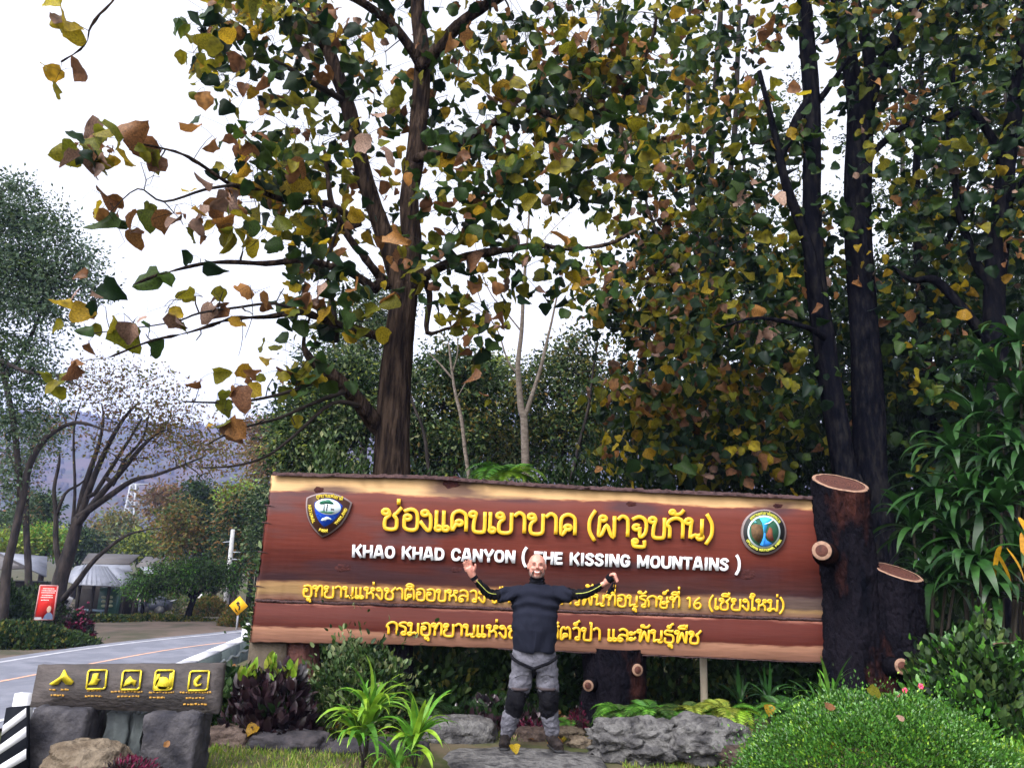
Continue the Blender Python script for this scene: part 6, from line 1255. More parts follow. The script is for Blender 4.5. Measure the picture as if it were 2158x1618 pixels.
# shirt
navy = mat('navy shirt', [(0.0054, 0.0066, 0.0126), (0.0096, 0.0108, 0.0192), (0.0072, 0.0084, 0.0156)], 5, .9, .3, 160, .08)
s_ = MB(); D = lambda px, py, hw, hd, dy=0: (X(px, py, dy), hw * K, hd)
loft(s_, [D(1125, 1371, 43, .165, -.005), D(1125, 1362, 44, .17, -.008), D(1126, 1345, 44.5, .175, -.014), D(1126, 1325, 45.5, .182, -.02), D(1127, 1305, 45.5, .175, -.018), D(1128, 1285, 45.5, .155, -.01), D(1129, 1268, 46, .145), D(1131, 1254, 48, .135), D(1131.5, 1244, 43, .12), D(1132, 1237, 34, .10), D(1132, 1230, 22, .085)], 32)
tb(s_, [(1098, 1252, 0, 19), (1084, 1252, -.01, 16.5), (1066, 1253, -.04, 14.5), (1050, 1254, -.065, 13)]); tb(s_, [(1166, 1252, 0, 19), (1180, 1252, -.01, 16.5), (1196, 1253, -.035, 14), (1209, 1253, -.06, 12.5)])
tb(s_, [(1094, 1262, 0, 14), (1078, 1258, -.01, 12)]); tb(s_, [(1170, 1262, 0, 14), (1186, 1258, -.01, 12)])
cx0 = X(1128, 1250)[0]; zs = X(1128, 1250)[2]
def folds(c):
    x = c[0] - cx0; z = c[2] - zs; d = .012 * noise.noise(Vector((c[0] * 5, c[1] * 4, c[2] * 3))) + .008 * abs(noise.noise(Vector((c[0] * 9 + 4 * c[2], c[1] * 5, c[2] * 6)))) + .004 * noise.noise(Vector((c[0] * 24, c[1] * 20, c[2] * 12)))
    d += .015 * math.exp(-((z + .10) / .10) ** 2) * math.sin(60 * (z + .9 * x * x + .02 * noise.noise(Vector((x * 6, 0, 0)))))      # sagging chest folds
    d += .012 * ss((-z - .2) / .4) * math.sin(34 * (x * 1.0 + z * .55 * (1 if x < 0 else -1)) + 3 * noise.noise(Vector((x * 3, z * 3, 0))))   # diagonal hem folds
    d += .008 * math.exp(-((abs(x) - .26) / .07) ** 2) * math.sin(50 * (abs(x) * .8 + z * .9) + 2 * noise.noise(Vector((x * 5, z * 5, 3))))
    return d
remesh(s_, 'shirt', navy, man, .0085, 8, folds)
# arm sleeves with a piping stripe
for nm, A in (('l', ARML), ('r', ARMR)):
    a_ = MB(); tb(a_, [(p[0], p[1], p[2], p[3] * 1.03) for p in A[1:6]]); remesh(a_, 'arm_sleeve', bk, man, .006, 2, lambda c: .003 * math.sin(130 * c[0] + 6 * noise.noise(Vector((*(c * 8),)))))
    st = MB(); W = [X(p[0], p[1], p[2]) for p in A[2:6]]; Rr = [p[3] * K for p in A[2:6]]; W, Rr = smooth_path(W, Rr, 3); W = [w_ + np.array([0, -r * 1.16, r * .2]) for w_, r in zip(W, Rr)]; st.tube(W, .0035, 6); st.build('sleeve_piping', mat('piping ' + nm, (.42, .45, .10), 20, .6), man)
c = X(1000, 1218, -.19); MB().tube([X(1001.5, 1220.5, -.19), X(997.5, 1214, -.195)], [.034, .036], 16).build('wrist_strap', bk, man, True)
gl_ = MB(); tb(gl_, [(1281, 1223, -.195, 7.6), (1286, 1218, -.205, 9.2), (1290, 1214, -.21, 8.8)]); remesh(gl_, 'fingerless_glove', bk, man, .006, 1)
dg = MB(); tb(dg, [(1292, 1226, -.27, 1.6), (1289, 1235, -.27, 2.2), (1285, 1244, -.265, 4.5), (1281, 1251, -.26, 3)], n=8); tb(dg, [(1296, 1226, -.27, 1.3), (1295, 1236, -.265, 1.6), (1292, 1246, -.26, 2.5)], n=8)
o = remesh(dg, 'held_glove', bk, None, .006, 1); tag(o, 'limp black glove dangling from the hand of the man in the navy t-shirt', 'glove')
# trousers
grey = mat('trouser grey', [(.065, .065, .082), (.10, .098, .12), (.08, .08, .098)], 6, .9, .5, 120, .08)
t_ = MB(); loft(t_, [D(1126, 1412, 41, .12), D(1126, 1400, 46, .14), D(1125, 1385, 46, .145), D(1125, 1370, 43, .14), D(1125, 1360, 41, .13)], 28)
def legs(A, f): return [(p[0], p[1], p[2], r) for p, r in zip(A, f)]
tb(t_, legs(LEGL, [24, 24, 23, 20])); tb(t_, legs(LEGR, [24, 24, 23, 20]))
wr = lambda amp, f: (lambda c: amp * (noise.noise(Vector((c[0] * f, c[1] * f, c[2] * f * 1.6))) + .6 * abs(noise.noise(Vector((c[0] * f * 2.3, c[1] * f * 2.3, c[2] * f * 2.6)))) * 2 - .5))
remesh(t_, 'trousers', grey, man, .009, 2, wr(.012, 10))
for A in (LEGL, LEGR):
    l_ = MB(); x0 = A[5][0]; tb(l_, [(A[4][0], 1492, 0, 17), (A[5][0] - 2, 1508, -.005, 18.5), ((A[5][0] + A[6][0]) / 2 - 1, 1522, 0, 17), (A[6][0], 1536, .01, 15), (A[7][0], 1550, .02, 12.5)]); remesh(l_, 'trouser_leg', grey, man, .009, 2, wr(.013, 10))
    k_ = MB(); tb(k_, [(A[2][0] - 1, 1452, -.01, 21.5), (A[3][0], 1462, -.03, 20.5), (A[4][0] - .5, 1478, -.035, 19.5), (A[4][0] - 2, 1492, -.02, 19), (A[5][0], 1504, -.01, 18)]); k_.ell(X(A[3][0], 1474, -.115), [.07, .035, .09], 12, 8); remesh(k_, 'knee_guard', bk, man, .009, 2, wr(.008, 14))
    kc = MB(); kc.tube([X(A[2][0] - 24, 1447, -.0), X(A[2][0] - 10, 1452, -.13), X(A[2][0] + 10, 1453, -.13), X(A[2][0] + 22, 1449, .0)], [.012, .014, .014, .012], 8); kc.build('cuff', mat('cuff brown ' + str(A[0][0]), (.035, .025, .028), 9, .8), man, True)
    # pocket flaps and creases on the thigh
    pk = MB(); s = -1 if A is LEGL else 1; pk.tube([X(A[1][0] + 14 * -s, 1424, -.125), X(A[1][0] + 2 * s, 1421, -.15), X(A[1][0] + 16 * s, 1427, -.11)], [.005, .006, .005], 6); pk.build('pocket_seam', mat('seam dark ' + str(A[0][0]), (.04, .04, .05), 9, .8), man)
# black strap crossing the hips
sp_ = MB(); sp_.tube([X(1076, 1378, -.03), X(1081, 1387, -.12), X(1094, 1396, -.165), X(1110, 1403, -.165), X(1124, 1409, -.15), X(1140, 1403, -.165), X(1156, 1397, -.165), X(1170, 1388, -.12), X(1176, 1380, -.03)], [.012, .015, .015, .015, .016, .015, .015, .015, .012], 8); sp_.tube([X(1124, 1408, -.14), X(1125, 1418, -.10), X(1126, 1425, -.03)], [.022, .018, .02], 8); sp_.build('hip_strap', bk, man, True)
# boots
bt = mat('boot leather', [(.006, .005, .005), (.014, .011, .011), (.035, .027, .025)], 12, .9, .8, 50, .08); sole = mat('boot sole', (.012, .012, .014), 9, .8)
for A, toe in ((LEGL, (1062, 1571)), (LEGR, (1177, 1569))):
    b_ = MB(); an = X(A[7][0], 1552, .02); tz = zfeet + .045; tx = X(toe[0], 1571, -.14)[0]; hx = an[0]
    b_.tube([an + [0, 0, .05], an, [hx, YM + .03, zfeet + .10], [hx, YM + .03, zfeet + .05]], [.058, .058, .060, .055], 14)
    b_.tube([[hx, YM + .03, tz + .01], [(hx + tx) / 2, YM - .07, tz + .008], [tx, YM - .17, tz - .004], [tx + (tx - hx) * .25, YM - .21, tz - .010]], [.050, .052, .050, .036], 14)
    remesh(b_, 'boot', bt, man, .008, 2, wr(.006, 20))
    so = MB(); so.tube([[hx, YM + .07, zfeet + .008], [hx, YM + .03, zfeet + .008], [(hx + tx) / 2, YM - .07, zfeet + .008], [tx, YM - .17, zfeet + .008], [tx + (tx - hx) * .3, YM - .23, zfeet + .010]], [.035, .048, .047, .054, .036], 12)
    V, F = so.arrays(); V[:, 2] = zfeet + .008 + (V[:, 2] - zfeet - .008) * .28; link('sole', mesh_np('sole', V, F, sole), man)
# ------------------------------------------------------------------ garden rocks
def rk(px0, px1, py0, py1, Y, dep, m, label, seed, **kw):
    a = P(px0, py1, Y); b = P(px1, py0, Y); c = (a + b) / 2; rx = (b[0] - a[0]) / 2; rz = (b[2] - a[2]) / 2
    return rock('rock', label, (c[0], Y, c[2]), (rx * 1.12, dep, rz * 1.15), m, seed, **kw)
# the slab the man stands on
c0 = P(915, 1600, 7.5); c1 = P(1290, 1600, 7.5)
slab = rock('stone_slab', 'long pale flat stone slab under the boots of the man with spread arms', ((c0[0] + c1[0]) / 2, 7.42, zfeet - .155), ((c1[0] - c0[0]) / 2 * 1.10, .54, .175), rockm[0], 2, rough=.07, flat=1.0, sub=5, cat='slab')
vs = slab.data.vertices
for v in vs:
    v.co.z = min(v.co.z, .153 + .004 * noise.noise(v.co * 6)) if v.co.z > .08 else v.co.z
rk(885, 1048, 1512, 1572, 8.2, .28, rockm[0], 'grey slanting slab rock to the left behind the boots', 11, rough=.14, flat=.95, rotz=.1)
rk(1085, 1170, 1534, 1572, 8.25, .18, rockm[1], 'brown rock between the boots of the man behind the slab', 12, rough=.16)
rk(1172, 1232, 1532, 1556, 8.3, .14, rockm[2], 'small pale brown rock just right of the boots', 13)
rk(1195, 1250, 1552, 1578, 8.0, .12, rockm[2], 'small tan stone between the slab and the jagged grey rock', 14)
rk(1250, 1425, 1518, 1600, 7.7, .30, rockm[0], 'jagged pale grey rock with deep creases right of the slab', 15, rough=.36, strat=.02, sub=5)
rk(1398, 1572, 1515, 1602, 7.6, .32, rockm[0], 'large grey boulder beside the clipped green hedge', 16, rough=.26, strat=.015, sub=5)
rk(425, 560, 1530, 1602, 7.7, .28, rockm[1], 'sloping brown rock at the foot of the dark purple shrub', 17, rough=.16, rotz=-.2, sub=5)
rk(520, 700, 1543, 1604, 7.6, .26, rockm[3], 'dark rounded rock edging the lawn below the purple shrub', 18, rough=.12, sub=5)
rk(690, 900, 1560, 1612, 7.5, .25, rockm[3], 'dark rock hidden behind the bright strap-leaved plants', 19, rough=.2)
rk(92, 270, 1566, 1660, 6.1, .22, rockm[2], 'tan boulder at the lower left in front of the small facility sign', 20, rough=.16, sub=5)
rk(1520, 1640, 1570, 1625, 7.3, .2, rockm[1], 'low brown rock tucked against the lower left of the green hedge', 21)
# ------------------------------------------------------------------ small facility sign
YF_ = 6.5; sp = P(265, 1500, YF_); fs = thing('facility_sign', 'weathered grey plank sign with five yellow facility symbols at the lower left', 'sign', (sp[0], YF_, gh(sp[0], YF_)))
plk = mat('grey plank', [(.035, .031, .031), (.07, .06, .059), (.045, .041, .042), (.10, .088, .084)], 3, .9, .7, 18, .08, (.8, 1, 1.6), detail=10)
out = []
for (a, b) in [((80, 1401), (471, 1398)), ((471, 1398), (459, 1504)), ((459, 1504), (63, 1489)), ((63, 1489), (80, 1401))]:
    for k in range(24):
        t = k / 24; x = a[0] * (1 - t) + b[0] * t; y = a[1] * (1 - t) + b[1] * t; out.append((x + wob(x + y, 3, 1.0, .05), y + wob(x - y, 5, 1.2, .05)))
poly_px(fs, 'plank', out, YF_ + .07, YF_, plk)
FE = lambda x, y: (x / 4.496, 1300 + y / 4.496)
yl2 = mat('worn yellow', [(.62, .50, .02), (.45, .34, .02), (.70, .58, .03)], 30, .6); or2 = mat('worn orange', [(.40, .20, .02), (.28, .15, .03), (.46, .26, .03)], 30, .7)
def icon(polys, frame=None, name='symbol', y=YF_):
    mb = MB()
    for p in polys: 
        W = [P(*FE(*q), y - .018) for q in p]; A = [(w_[0], w_[2]) for w_ in W]; ar = sum(A[i][0] * A[(i + 1) % len(A)][1] - A[(i + 1) % len(A)][0] * A[i][1] for i in range(len(A)))
        mb.prism(A if ar > 0 else A[::-1], y - .018, y + .005)
    if frame:
        x0, y0, x1, y1, c, sl = frame; q = [(x0 + c, y0), (x1, y0), (x1 - sl * .8, y1 - c), (x1 - sl - c, y1), (x0 - sl, y1), (x0 + 0, y0 + c)]
        q = [FE(*v) for v in q]
        for i in range(len(q)): ribbon(mb, [q[i], q[(i + 1) % len(q)]], 1.9, y + .004, y - .014 - .0005 * i, .001)
    return mb.build(name, yl2, fs)
icon([[(603, 497), (625, 545), (690, 610), (670, 640), (620, 635), (580, 590), (545, 635), (490, 645), (465, 630), (520, 595), (570, 560)]], name='tent_symbol')
icon([[(880, 535), (930, 530), (925, 560), (915, 580), (945, 590), (925, 605), (910, 640), (830, 642), (862, 600), (875, 560)]], (835, 500, 1012, 678, 18, 18), 'shelter_symbol')
icon([[(1228, 560), (1250, 590), (1285, 600), (1270, 655), (1245, 625), (1215, 640), (1165, 655), (1190, 600)]], (1165, 505, 1338, 684, 18, 20), 'tourist_symbol')
dsc = [(1540 + 62 * math.cos(a), 625 + 60 * math.sin(a)) for a in np.linspace(0, 2 * math.pi, 25)[:-1]]
icon([dsc, [(1490, 540), (1512, 535), (1505, 600), (1470, 660), (1462, 620)], [(1610, 530), (1645, 520), (1625, 640), (1600, 675), (1600, 600)], [(1462, 640), (1490, 655), (1600, 660), (1590, 682), (1455, 680)]], (1475, 502, 1648, 686, 18, 22), 'restaurant_symbol')
icon([[(1885, 550), (1905, 555), (1880, 590), (1860, 620), (1865, 640), (1905, 625), (1895, 650), (1855, 660), (1832, 640), (1835, 600), (1855, 570)]], (1800, 510, 1982, 692, 18, 20), 'telephone_symbol')
cap_ = MB()
for (xa, xb, yv) in [(465, 530, 685), (575, 650, 685), (480, 610, 740), (825, 950, 695), (805, 965, 748), (1050, 1350, 705), (1110, 1320, 750), (1410, 1650, 712), (1415, 1560, 760), (1705, 2000, 712), (1760, 1940, 765), (1735, 1960, 825)]:
    x = xa
    while x < xb:
        d = random.uniform(16, 34); a = FE(x, yv + random.uniform(-4, 4)); b = FE(min(x + d, xb), yv + random.uniform(-6, 4)); ribbon(cap_, [a, b], random.uniform(1.3, 2.3), YF_ + .004, YF_ - .004 - random.random() * .002, .0005); x += d + random.uniform(2, 10)
cap_.build('worn_caption', or2, fs)['kind'] = 'stuff'
blkm = mat('concrete block grey', [(.018, .018, .024), (.038, .036, .042), (.075, .07, .076)], 6, .95, 1.0, 22, .15, detail=10)
def block(px0, px1, py0, py1, Y, dep, seed, name='base_block', m=blkm):
    a = P(px0, py0, Y); b = P(px1, py0, Y); z1 = a[2]; z0 = gh(a[0], Y) - .12; bm = bmesh.new(); bmesh.ops.create_cube(bm, size=1); bmesh.ops.subdivide_edges(bm, edges=bm.edges, cuts=14, use_grid_fill=True)
    for v in bm.verts:
        p = v.co; mx = sorted([abs(p.x), abs(p.y), abs(p.z)]); e = max(0, mx[1] - .40) / .1; f = 1 - .05 * e * e
        n_ = .018 * noise.noise(Vector((p.x * 5 + seed, p.y * 5, p.z * 5))) + .012 * noise.noise(Vector((p.x * 14 + seed, p.y * 14, p.z * 14)))
        v.co = Vector(((a[0] + b[0]) / 2 + p.x * f * (b[0] - a[0]) + n_, Y + dep / 2 + p.y * f * dep + n_, (z0 + z1) / 2 + p.z * f * (z1 - z0) + n_))
    me = bpy.data.meshes.new(name); bm.to_mesh(me); bm.free(); me.materials.append(m)
    for p_ in me.polygons: p_.use_smooth = True
    return link(name, me, fs)
block(66, 186, 1491, 1640, YF_ - .10, .3, 1); block(303, 421, 1501, 1600, YF_ - .10, .3, 4)
dkp = mat('dark pier', [(.03, .035, .04), (.06, .07, .07)], 4, .9, .7, 14)
block(186, 214, 1497, 1600, YF_ + .12, .2, 8, 'pier', dkp); block(222, 272, 1500, 1600, YF_ + .06, .2, 9, 'pier', dkp); block(276, 306, 1502, 1600, YF_ + .1, .2, 10, 'pier', dkp)
# ------------------------------------------------------------------ striped marker board and guard post
Yk = 6.25; mk = P(25, 1600, Yk); mt2 = thing('striped_marker_board', 'black and white diagonally striped marker board in the lower left corner', 'marker', (mk[0], Yk, gh(mk[0], Yk)))
q4 = [(13, 1491), (55, 1488), (55, 1650), (-16, 1650)]; poly_px(mt2, 'panel', q4, Yk + .05, Yk, mat('marker dark', [(.004, .005, .008), (.010, .011, .015)], 5, .8, spec=.05))
wst = mat('marker white', [(.42, .42, .46), (.52, .52, .56)], 8, .6)
def sx(y): return 13 - 29 * (y - 1491) / 159
for y0 in (1488, 1530, 1577, 1622):
    yl = y0 + 44; poly_px(mt2, 'stripe', [(max(sx(yl - 4), -14), yl - 4), (54.4, y0 + (3 if y0 == 1488 else 0)), (54.6, y0 + 22), (sx(yl + 18), yl + 18)], Yk + .002, Yk - .004, wst)
a = P(27, 1640, Yk + .1); MB().tube([[a[0], Yk + .08, -.4], [a[0], Yk + .08, P(27, 1500, Yk)[2]]], .03, 8).build('post', steel, mt2)
Yg = 12.4; a = P(28, 1462, Yg); b = P(62, 1458, Yg); zg = gh(a[0], Yg); gp = thing('guide_post', 'stout white painted guide post at the roadside just behind the striped marker', 'guide post', (a[0], Yg, zg))
mb = MB(); mb.box([(a[0] + b[0]) / 2, Yg + .1, (a[2] + zg) / 2 - .05], [b[0] - a[0], .2, a[2] - zg + .1], taper=.92, jit=.004); mb.build('post_body', wst, gp)
Yg = 17.5; 
for (px, py, lb_) in [(520, 1312, 'white guide post close to the left end of the big sign')]:
    Yp = 20 if px < 500 else 26; a = P(px, py, Yp); zg = gh(a[0], Yp); gp = thing('guide_post', lb_, 'guide post', (a[0], Yp, zg)); mb = MB(); mb.box([a[0], Yp, (a[2] + zg) / 2], [.22, .16, a[2] - zg], taper=.9); mb.build('post_body', wst, gp)
# ------------------------------------------------------------------ concrete barrier whose sunlit top is coloured white
A_ = G(262, 1448, -.80); B_ = G(524, 1339, -.80); dv = (B_ - A_); dv[2] = 0; L_ = np.linalg.norm(dv); dv /= L_; nv = np.array([dv[1], -dv[0], 0])
bar = thing('roadside_barrier', 'blue grey concrete roadside barrier with its sunlit top coloured white running behind the small sign', 'barrier', A_)
bmt = mat('barrier concrete', [(.06, .085, .095), (.12, .15, .155), (.09, .12, .125)], 3, .9, .6, 14, .2, detail=10); n = int(L_ / 2.0) + 1
for i in range(n):
    s0 = i * 2.0; s1 = min(L_, s0 + 1.98); c = A_ + dv * (s0 + s1) / 2; z0 = -1.95; z1 = -.84; R3 = np.array([[dv[0], nv[0], 0], [dv[1], nv[1], 0], [0, 0, 1]])
    mb = MB(); mb.box([c[0] + nv[0] * .05, c[1] + nv[1] * .05, (z0 + z1) / 2], [s1 - s0, .34, z1 - z0], rot=R3, taper=1, jit=.004); mb.build('barrier_unit', bmt, bar)
    mb = MB(); mb.box([c[0], c[1], z1 + .015], [s1 - s0, .36, .03], rot=R3, jit=.003); mb.build('sunlit_cap', wst, bar)  # white cap stands in for sunlight on the concrete
rope = MB(); rp = []
for i in range(40): s = L_ * i / 39; rp.append(A_ + dv * s + nv * .24 + np.array([0, 0, -.22 - .10 * abs(math.sin(i * .8)) + random.uniform(-.02, .02)]))
rope.tube(rp, [.025 + .02 * (i % 3 == 0) for i in range(40)], 5); rope.build('dangling_cord', mat('pale cord', (.35, .38, .40), 8), bar)
# pipe
a = P(428, 1561, 7.9); b = P(468, 1556, 7.9); mb = MB(); mb.tube([a - [.25, 0, 0], a, b, b + [.1, 0, 0]], .016, 8); tag(mb.build('water_pipe', mat('pale blue pipe', (.28, .45, .47), 8, .4)), 'short pale blue water pipe lying on the grass behind the brown rock', 'pipe')
# ------------------------------------------------------------------ planting
def gp_(px, Y): p = P(px, 1600, Y); return (p[0], Y, gh(p[0], Y))
def z_of(px, py, Y): return P(px, py, Y)
# clipped hedge, lower right
Yh_ = 6.25; cc = P(1860, 1600, Yh_); zt = P(1830, 1462, Yh_)[2]; g0 = gh(cc[0], Yh_)
bush('clipped_hedge', 'dense bright green mound of fine-leaved hedge filling the lower right foreground', 'hedge', (cc[0], Yh_, g0), (1.16, .85, (zt - g0) * 1.02), 60000, .027, [M['leaf_hedge'], M['leaf_bright'], M['leaf_lime']], [6, 2, .5], T=DIA, lump=.14, shell=.78, jag=.13, seed=3, updir=.3)
cc = P(2170, 1610, 6.6); bush('lime_shrub', 'yellow green shrub in the lower right corner beyond the hedge mound', 'shrub', (cc[0], 6.6, gh(cc[0], 6.6)), (.42, .4, .42), 2600, .06, [M['leaf_lime'], M['leaf_bright']], [3, 2], T=NARROW, seed=5)
cc = P(2070, 1500, 7.5); zt = P(2060, 1308, 7.5)[2]; g0 = gh(cc[0], 7.5)
bush('leafy_shrub', 'large glossy dark green leafy shrub at the right behind the hedge mound', 'shrub', (cc[0], 7.5, g0), (.72, .6, zt - g0), 5200, .085, [M['leaf_hedge'], M['leaf_bright'], M['leaf_dark'], M['leaf_mid']], [3, 1, 4, 2], T=OVAL, seed=8, shell=.6, lump=.25)
cc = P(2240, 1450, 7.6); bush('leafy_shrub', 'glossy green shrub cut by the right edge of the view above the lime shrub', 'shrub', (cc[0], 7.6, gh(cc[0], 7.6)), (.7, .6, 1.3), 4000, .085, [M['leaf_hedge'], M['leaf_bright'], M['leaf_dark']], [3, 1, 3], T=OVAL, seed=18, shell=.6, lump=.25)
# variegated bush in front of the sign, left
cc = P(745, 1500, 8.35); zt = P(745, 1352, 8.35)[2]; g0 = gh(cc[0], 8.35)
bush('variegated_shrub', 'grey green small-leaved shrub growing up against the lower left of the big sign', 'shrub', (cc[0], 8.35, g0), (.56, .42, zt - g0), 4200, .062, [M['leaf_pale'], M['leaf_mid'], M['leaf_dark']], [3, 4, 3], T=OVAL, seed=21, shell=.55, lump=.3, jag=.4)
# purple croton
cc = P(575, 1540, 7.9); zt = P(575, 1408, 7.9)[2]; g0 = gh(cc[0], 7.9)
bush('purple_shrub', 'dark purple leaved shrub with a few yellow green tips left of the strap-leaved plants', 'shrub', (cc[0], 7.9, g0), (.40, .36, zt - g0), 1500, .12, [M['leaf_purple'], M['leaf_dark']], [7, 1], T=OVAL, seed=31, shell=.5, lump=.25, updir=.7)
par = [x for x in COL.objects if x.name == 'purple_shrub'][0]
tips = []; 
for (px, py, n_) in [(515, 1425, 7), (568, 1400, 9), (612, 1416, 9), (540, 1412, 4), (585, 1425, 4)]:
    for k in range(n_): tips.append(P(px + random.gauss(0, 7), py + 8 + random.gauss(0, 6), 7.75))
tp = np.array(tips); n_ = len(tp); leaf_object('young_leaves', par, [(OVAL, tp, rots(unit(n_) * .4 + [0, 0, 1.], unit(n_)), RNG.uniform(.08, .15, n_), RNG.integers(0, 2, n_))], [M['leaf_lime'], M['leaf_yellowgreen']])
# strap-leaved plants
SM = {}
def straps(key, m, specs):
    SM[key] = [strap_mesh('leaf', L, W_, ri, dr, m, fold=.28, twist=tw) for (L, W_, ri, dr, tw) in specs]
straps('lime', M['leaf_lime'], [(.46, .050, 1.25, 1.9, .2), (.52, .046, 1.0, 2.4, -.3), (.42, .052, .7, 2.2, .1), (.50, .048, 1.35, 1.2, .4), (.36, .045, .3, 1.8, 0)])
straps('bright', M['leaf_bright'], [(.46, .050, 1.2, 1.9, .2), (.52, .046, 1.0, 2.3, -.3), (.42, .052, .6, 2.2, .1), (.44, .048, 1.35, 1.0, .4)])
straps('dark', M['leaf_strap'], [(.66, .095, .95, 2.3, .2), (.70, .088, .6, 2.4, -.3), (.60, .10, .2, 2.0, .1), (.60, .09, 1.3, 1.6, .3), (.68, .085, -.1, 1.4, 0)])
straps('grass', M['leaf_bright'], [(.50, .035, 1.4, .7, .2), (.44, .03, 1.2, 1.3, -.2), (.40, .03, 1.0, 1.8, .3)])
straps('darkgrass', M['leaf_strap'], [(.55, .045, 1.4, .7, .2), (.5, .04, 1.2, 1.2, -.2), (.45, .04, 1.0, 1.6, .3)])
def strap_plant(name, label, cat, px, Y, heads, keys, n, scale=(.8, 1.1), stem_r=.012, group=None, stem_m=None, base=None):
    b = base or gp_(px, Y); t = thing(name, label, cat, b, group)
    for (hx, hy, dY) in heads:
        c = P(hx, hy, Y + dY); ms = MB(); b0 = np.array([b[0], b[1], b[2] - .05]); ms.tube([b0, (b0 + c) / 2 + [.02, 0, 0], c], [stem_r, stem_r * .9, stem_r * .8], 7); ms.build('stem', stem_m or M['twig'], t, True)
        mesh_set = [m_ for k in keys for m_ in SM[k]]
        rosette(t, c, mesh_set, n, .25, scale, start=random.uniform(0, 6))
    return t
strap_plant('strap_leaf_plant', 'tall bright lime green strap-leaved plant nearest left of the man', 'plant', 762, 6.9, [(768, 1548, 0), (778, 1520, .05), (758, 1572, -.03)], ['lime', 'bright'], 22, (.8, 1.2))
strap_plant('strap_leaf_plant', 'smaller bright green strap-leaved plant between the taller one and the pale slab', 'plant', 868, 6.75, [(868, 1588, 0), (880, 1565, .03)], ['bright', 'lime'], 20, (.65, 1.05))
strap_plant('strap_leaf_plant', 'low bright green strap-leaved tuft at the bottom edge by the slab', 'plant', 830, 6.6, [(835, 1625, 0)], ['bright'], 16, (.5, .8))
strap_plant('strap_leaf_plant', 'dark green upright strap-leaved tuft at the foot of the big log post', 'plant', 1740, 7.95, [(1752, 1492, 0), (1725, 1500, .1)], ['darkgrass', 'grass'], 13, (.7, 1.1))
strap_plant('strap_leaf_plant', 'dim strap-leaved tuft in the shade left of the log post foot', 'plant', 1620, 8.8, [(1620, 1480, 0), (1560, 1490, .2)], ['darkgrass'], 14, (.6, .9))
strap_plant('strap_leaf_plant', 'dark strap-leaved plant in the shade beneath the sign behind the man', 'plant', 960, 9.6, [(960, 1470, 0), (1020, 1450, .2), (1200, 1470, .1)], ['darkgrass'], 13, (.7, 1.0))
# tall strap-leaved canes at the right
cane_g = 'tall strap-leaved cane plants on the right'
cm = mat('cane stem', [(0.018, 0.0156, 0.0108), (0.042, 0.033, 0.024)], 9, .9)
for (lab, px, Y, heads) in [
 ('tall cane plant with drooping strap leaves reaching highest at the right edge', 2160, 8.6, [(2150, 730, 0), (2100, 800, .2), (2165, 850, -.1), (2130, 900, .1), (2165, 960, -.2), (2110, 1000, .1)]),
 ('tall cane plant with drooping strap leaves in the middle of the right-hand group', 2060, 9.0, [(2062, 890, 0), (2010, 960, .1), (2085, 980, -.1), (2040, 1060, -.2), (2095, 1090, -.2), (2020, 1140, -.1)]),
 ('lower cane plant with drooping strap leaves closest to the shorter log post', 1960, 9.2, [(1970, 1045, 0), (1925, 1120, .1), (2000, 1150, -.1), (1965, 1230, -.3), (2010, 1240, -.2)]),
 ('cane plant with drooping strap leaves above the glossy shrub at the right', 2110, 8.4, [(2110, 1080, 0), (2150, 1030, .1), (2060, 1190, -.1), (2150, 1180, 0), (2100, 1260, -.1)])]:
    strap_plant('cane_plant', lab, 'plant', px, Y, heads, ['dark', 'dark', 'bright'] if False else ['dark'], 24, (.8, 1.15), .018, cane_g, cm)
# drooping yellow leaf strips
yt = [x for x in COL.objects if x.name.startswith('cane_plant')][-1]
ym_ = leafmat('leaf old yellow', [(.40, .20, .01), (.46, .25, .015), (.30, .13, .01)], .3)
for i, (px, py) in enumerate([(2108, 1150), (2122, 1155), (2148, 1090), (2156, 1120), (2100, 1165)]):
    me = strap_mesh('yellow_leaf', .40, .06, -1.0, .8, ym_, twist=.6); link('yellow_leaf', me, yt, Matrix.Translation(Vector(P(px, py, 8.0))) @ Matrix.Rotation(random.uniform(0, 6), 4, 'Z'))
# ferns
def fern(name, label, px, py, Y, n, L, mats, up=.9, group=None, base=None):
    b = base or gp_(px, Y); c = P(px, py, Y); t = thing(name, label, 'fern', b, group)
    for i in range(n):
        a = i * 2.4 + random.uniform(-.3, .3); u_ = random.uniform(.5, 1.25) * up; Lr = L * random.uniform(.7, 1.15); pts = []; p = np.array(c, float); ang = u_
        for k in range(12):
            pts.append(p.copy()); p = p + Lr / 12 * np.array([math.cos(a) * math.cos(ang), math.sin(a) * math.cos(ang), math.sin(ang)]); ang -= .17
        pts = np.array(pts); pos = []; tip = []; nr = []; sc_ = []
        side = np.array([-math.sin(a), math.cos(a), 0])
        for k in range(1, 12):
            d = pts[min(k + 1, 11)] - pts[k - 1]; d /= np.linalg.norm(d); nn_ = np.cross(side, d)
            for sgn in (-1, 1):
                for h in (0, .5): pos.append(pts[k] + d * h * Lr / 12); tip.append(side * sgn + d * .35); nr.append(nn_ if nn_[2] > 0 else -nn_); sc_.append(Lr * .30 * (math.sin(math.pi * (k / 12.5) ** .7) + .12))
        mb = MB(); mb.tube(pts, np.linspace(.004, .001, 12), 4, cap=False); V1, F1 = mb.arrays(); V2, F2 = scatter(NEEDLE, np.array(pos), rots(np.array(tip), np.array(nr)), np.array(sc_))
        link('frond', mesh_np('frond', np.concatenate([V1, V2]), [F1[0], F2 + len(V1)], random.choice(mats)), t)
    return t
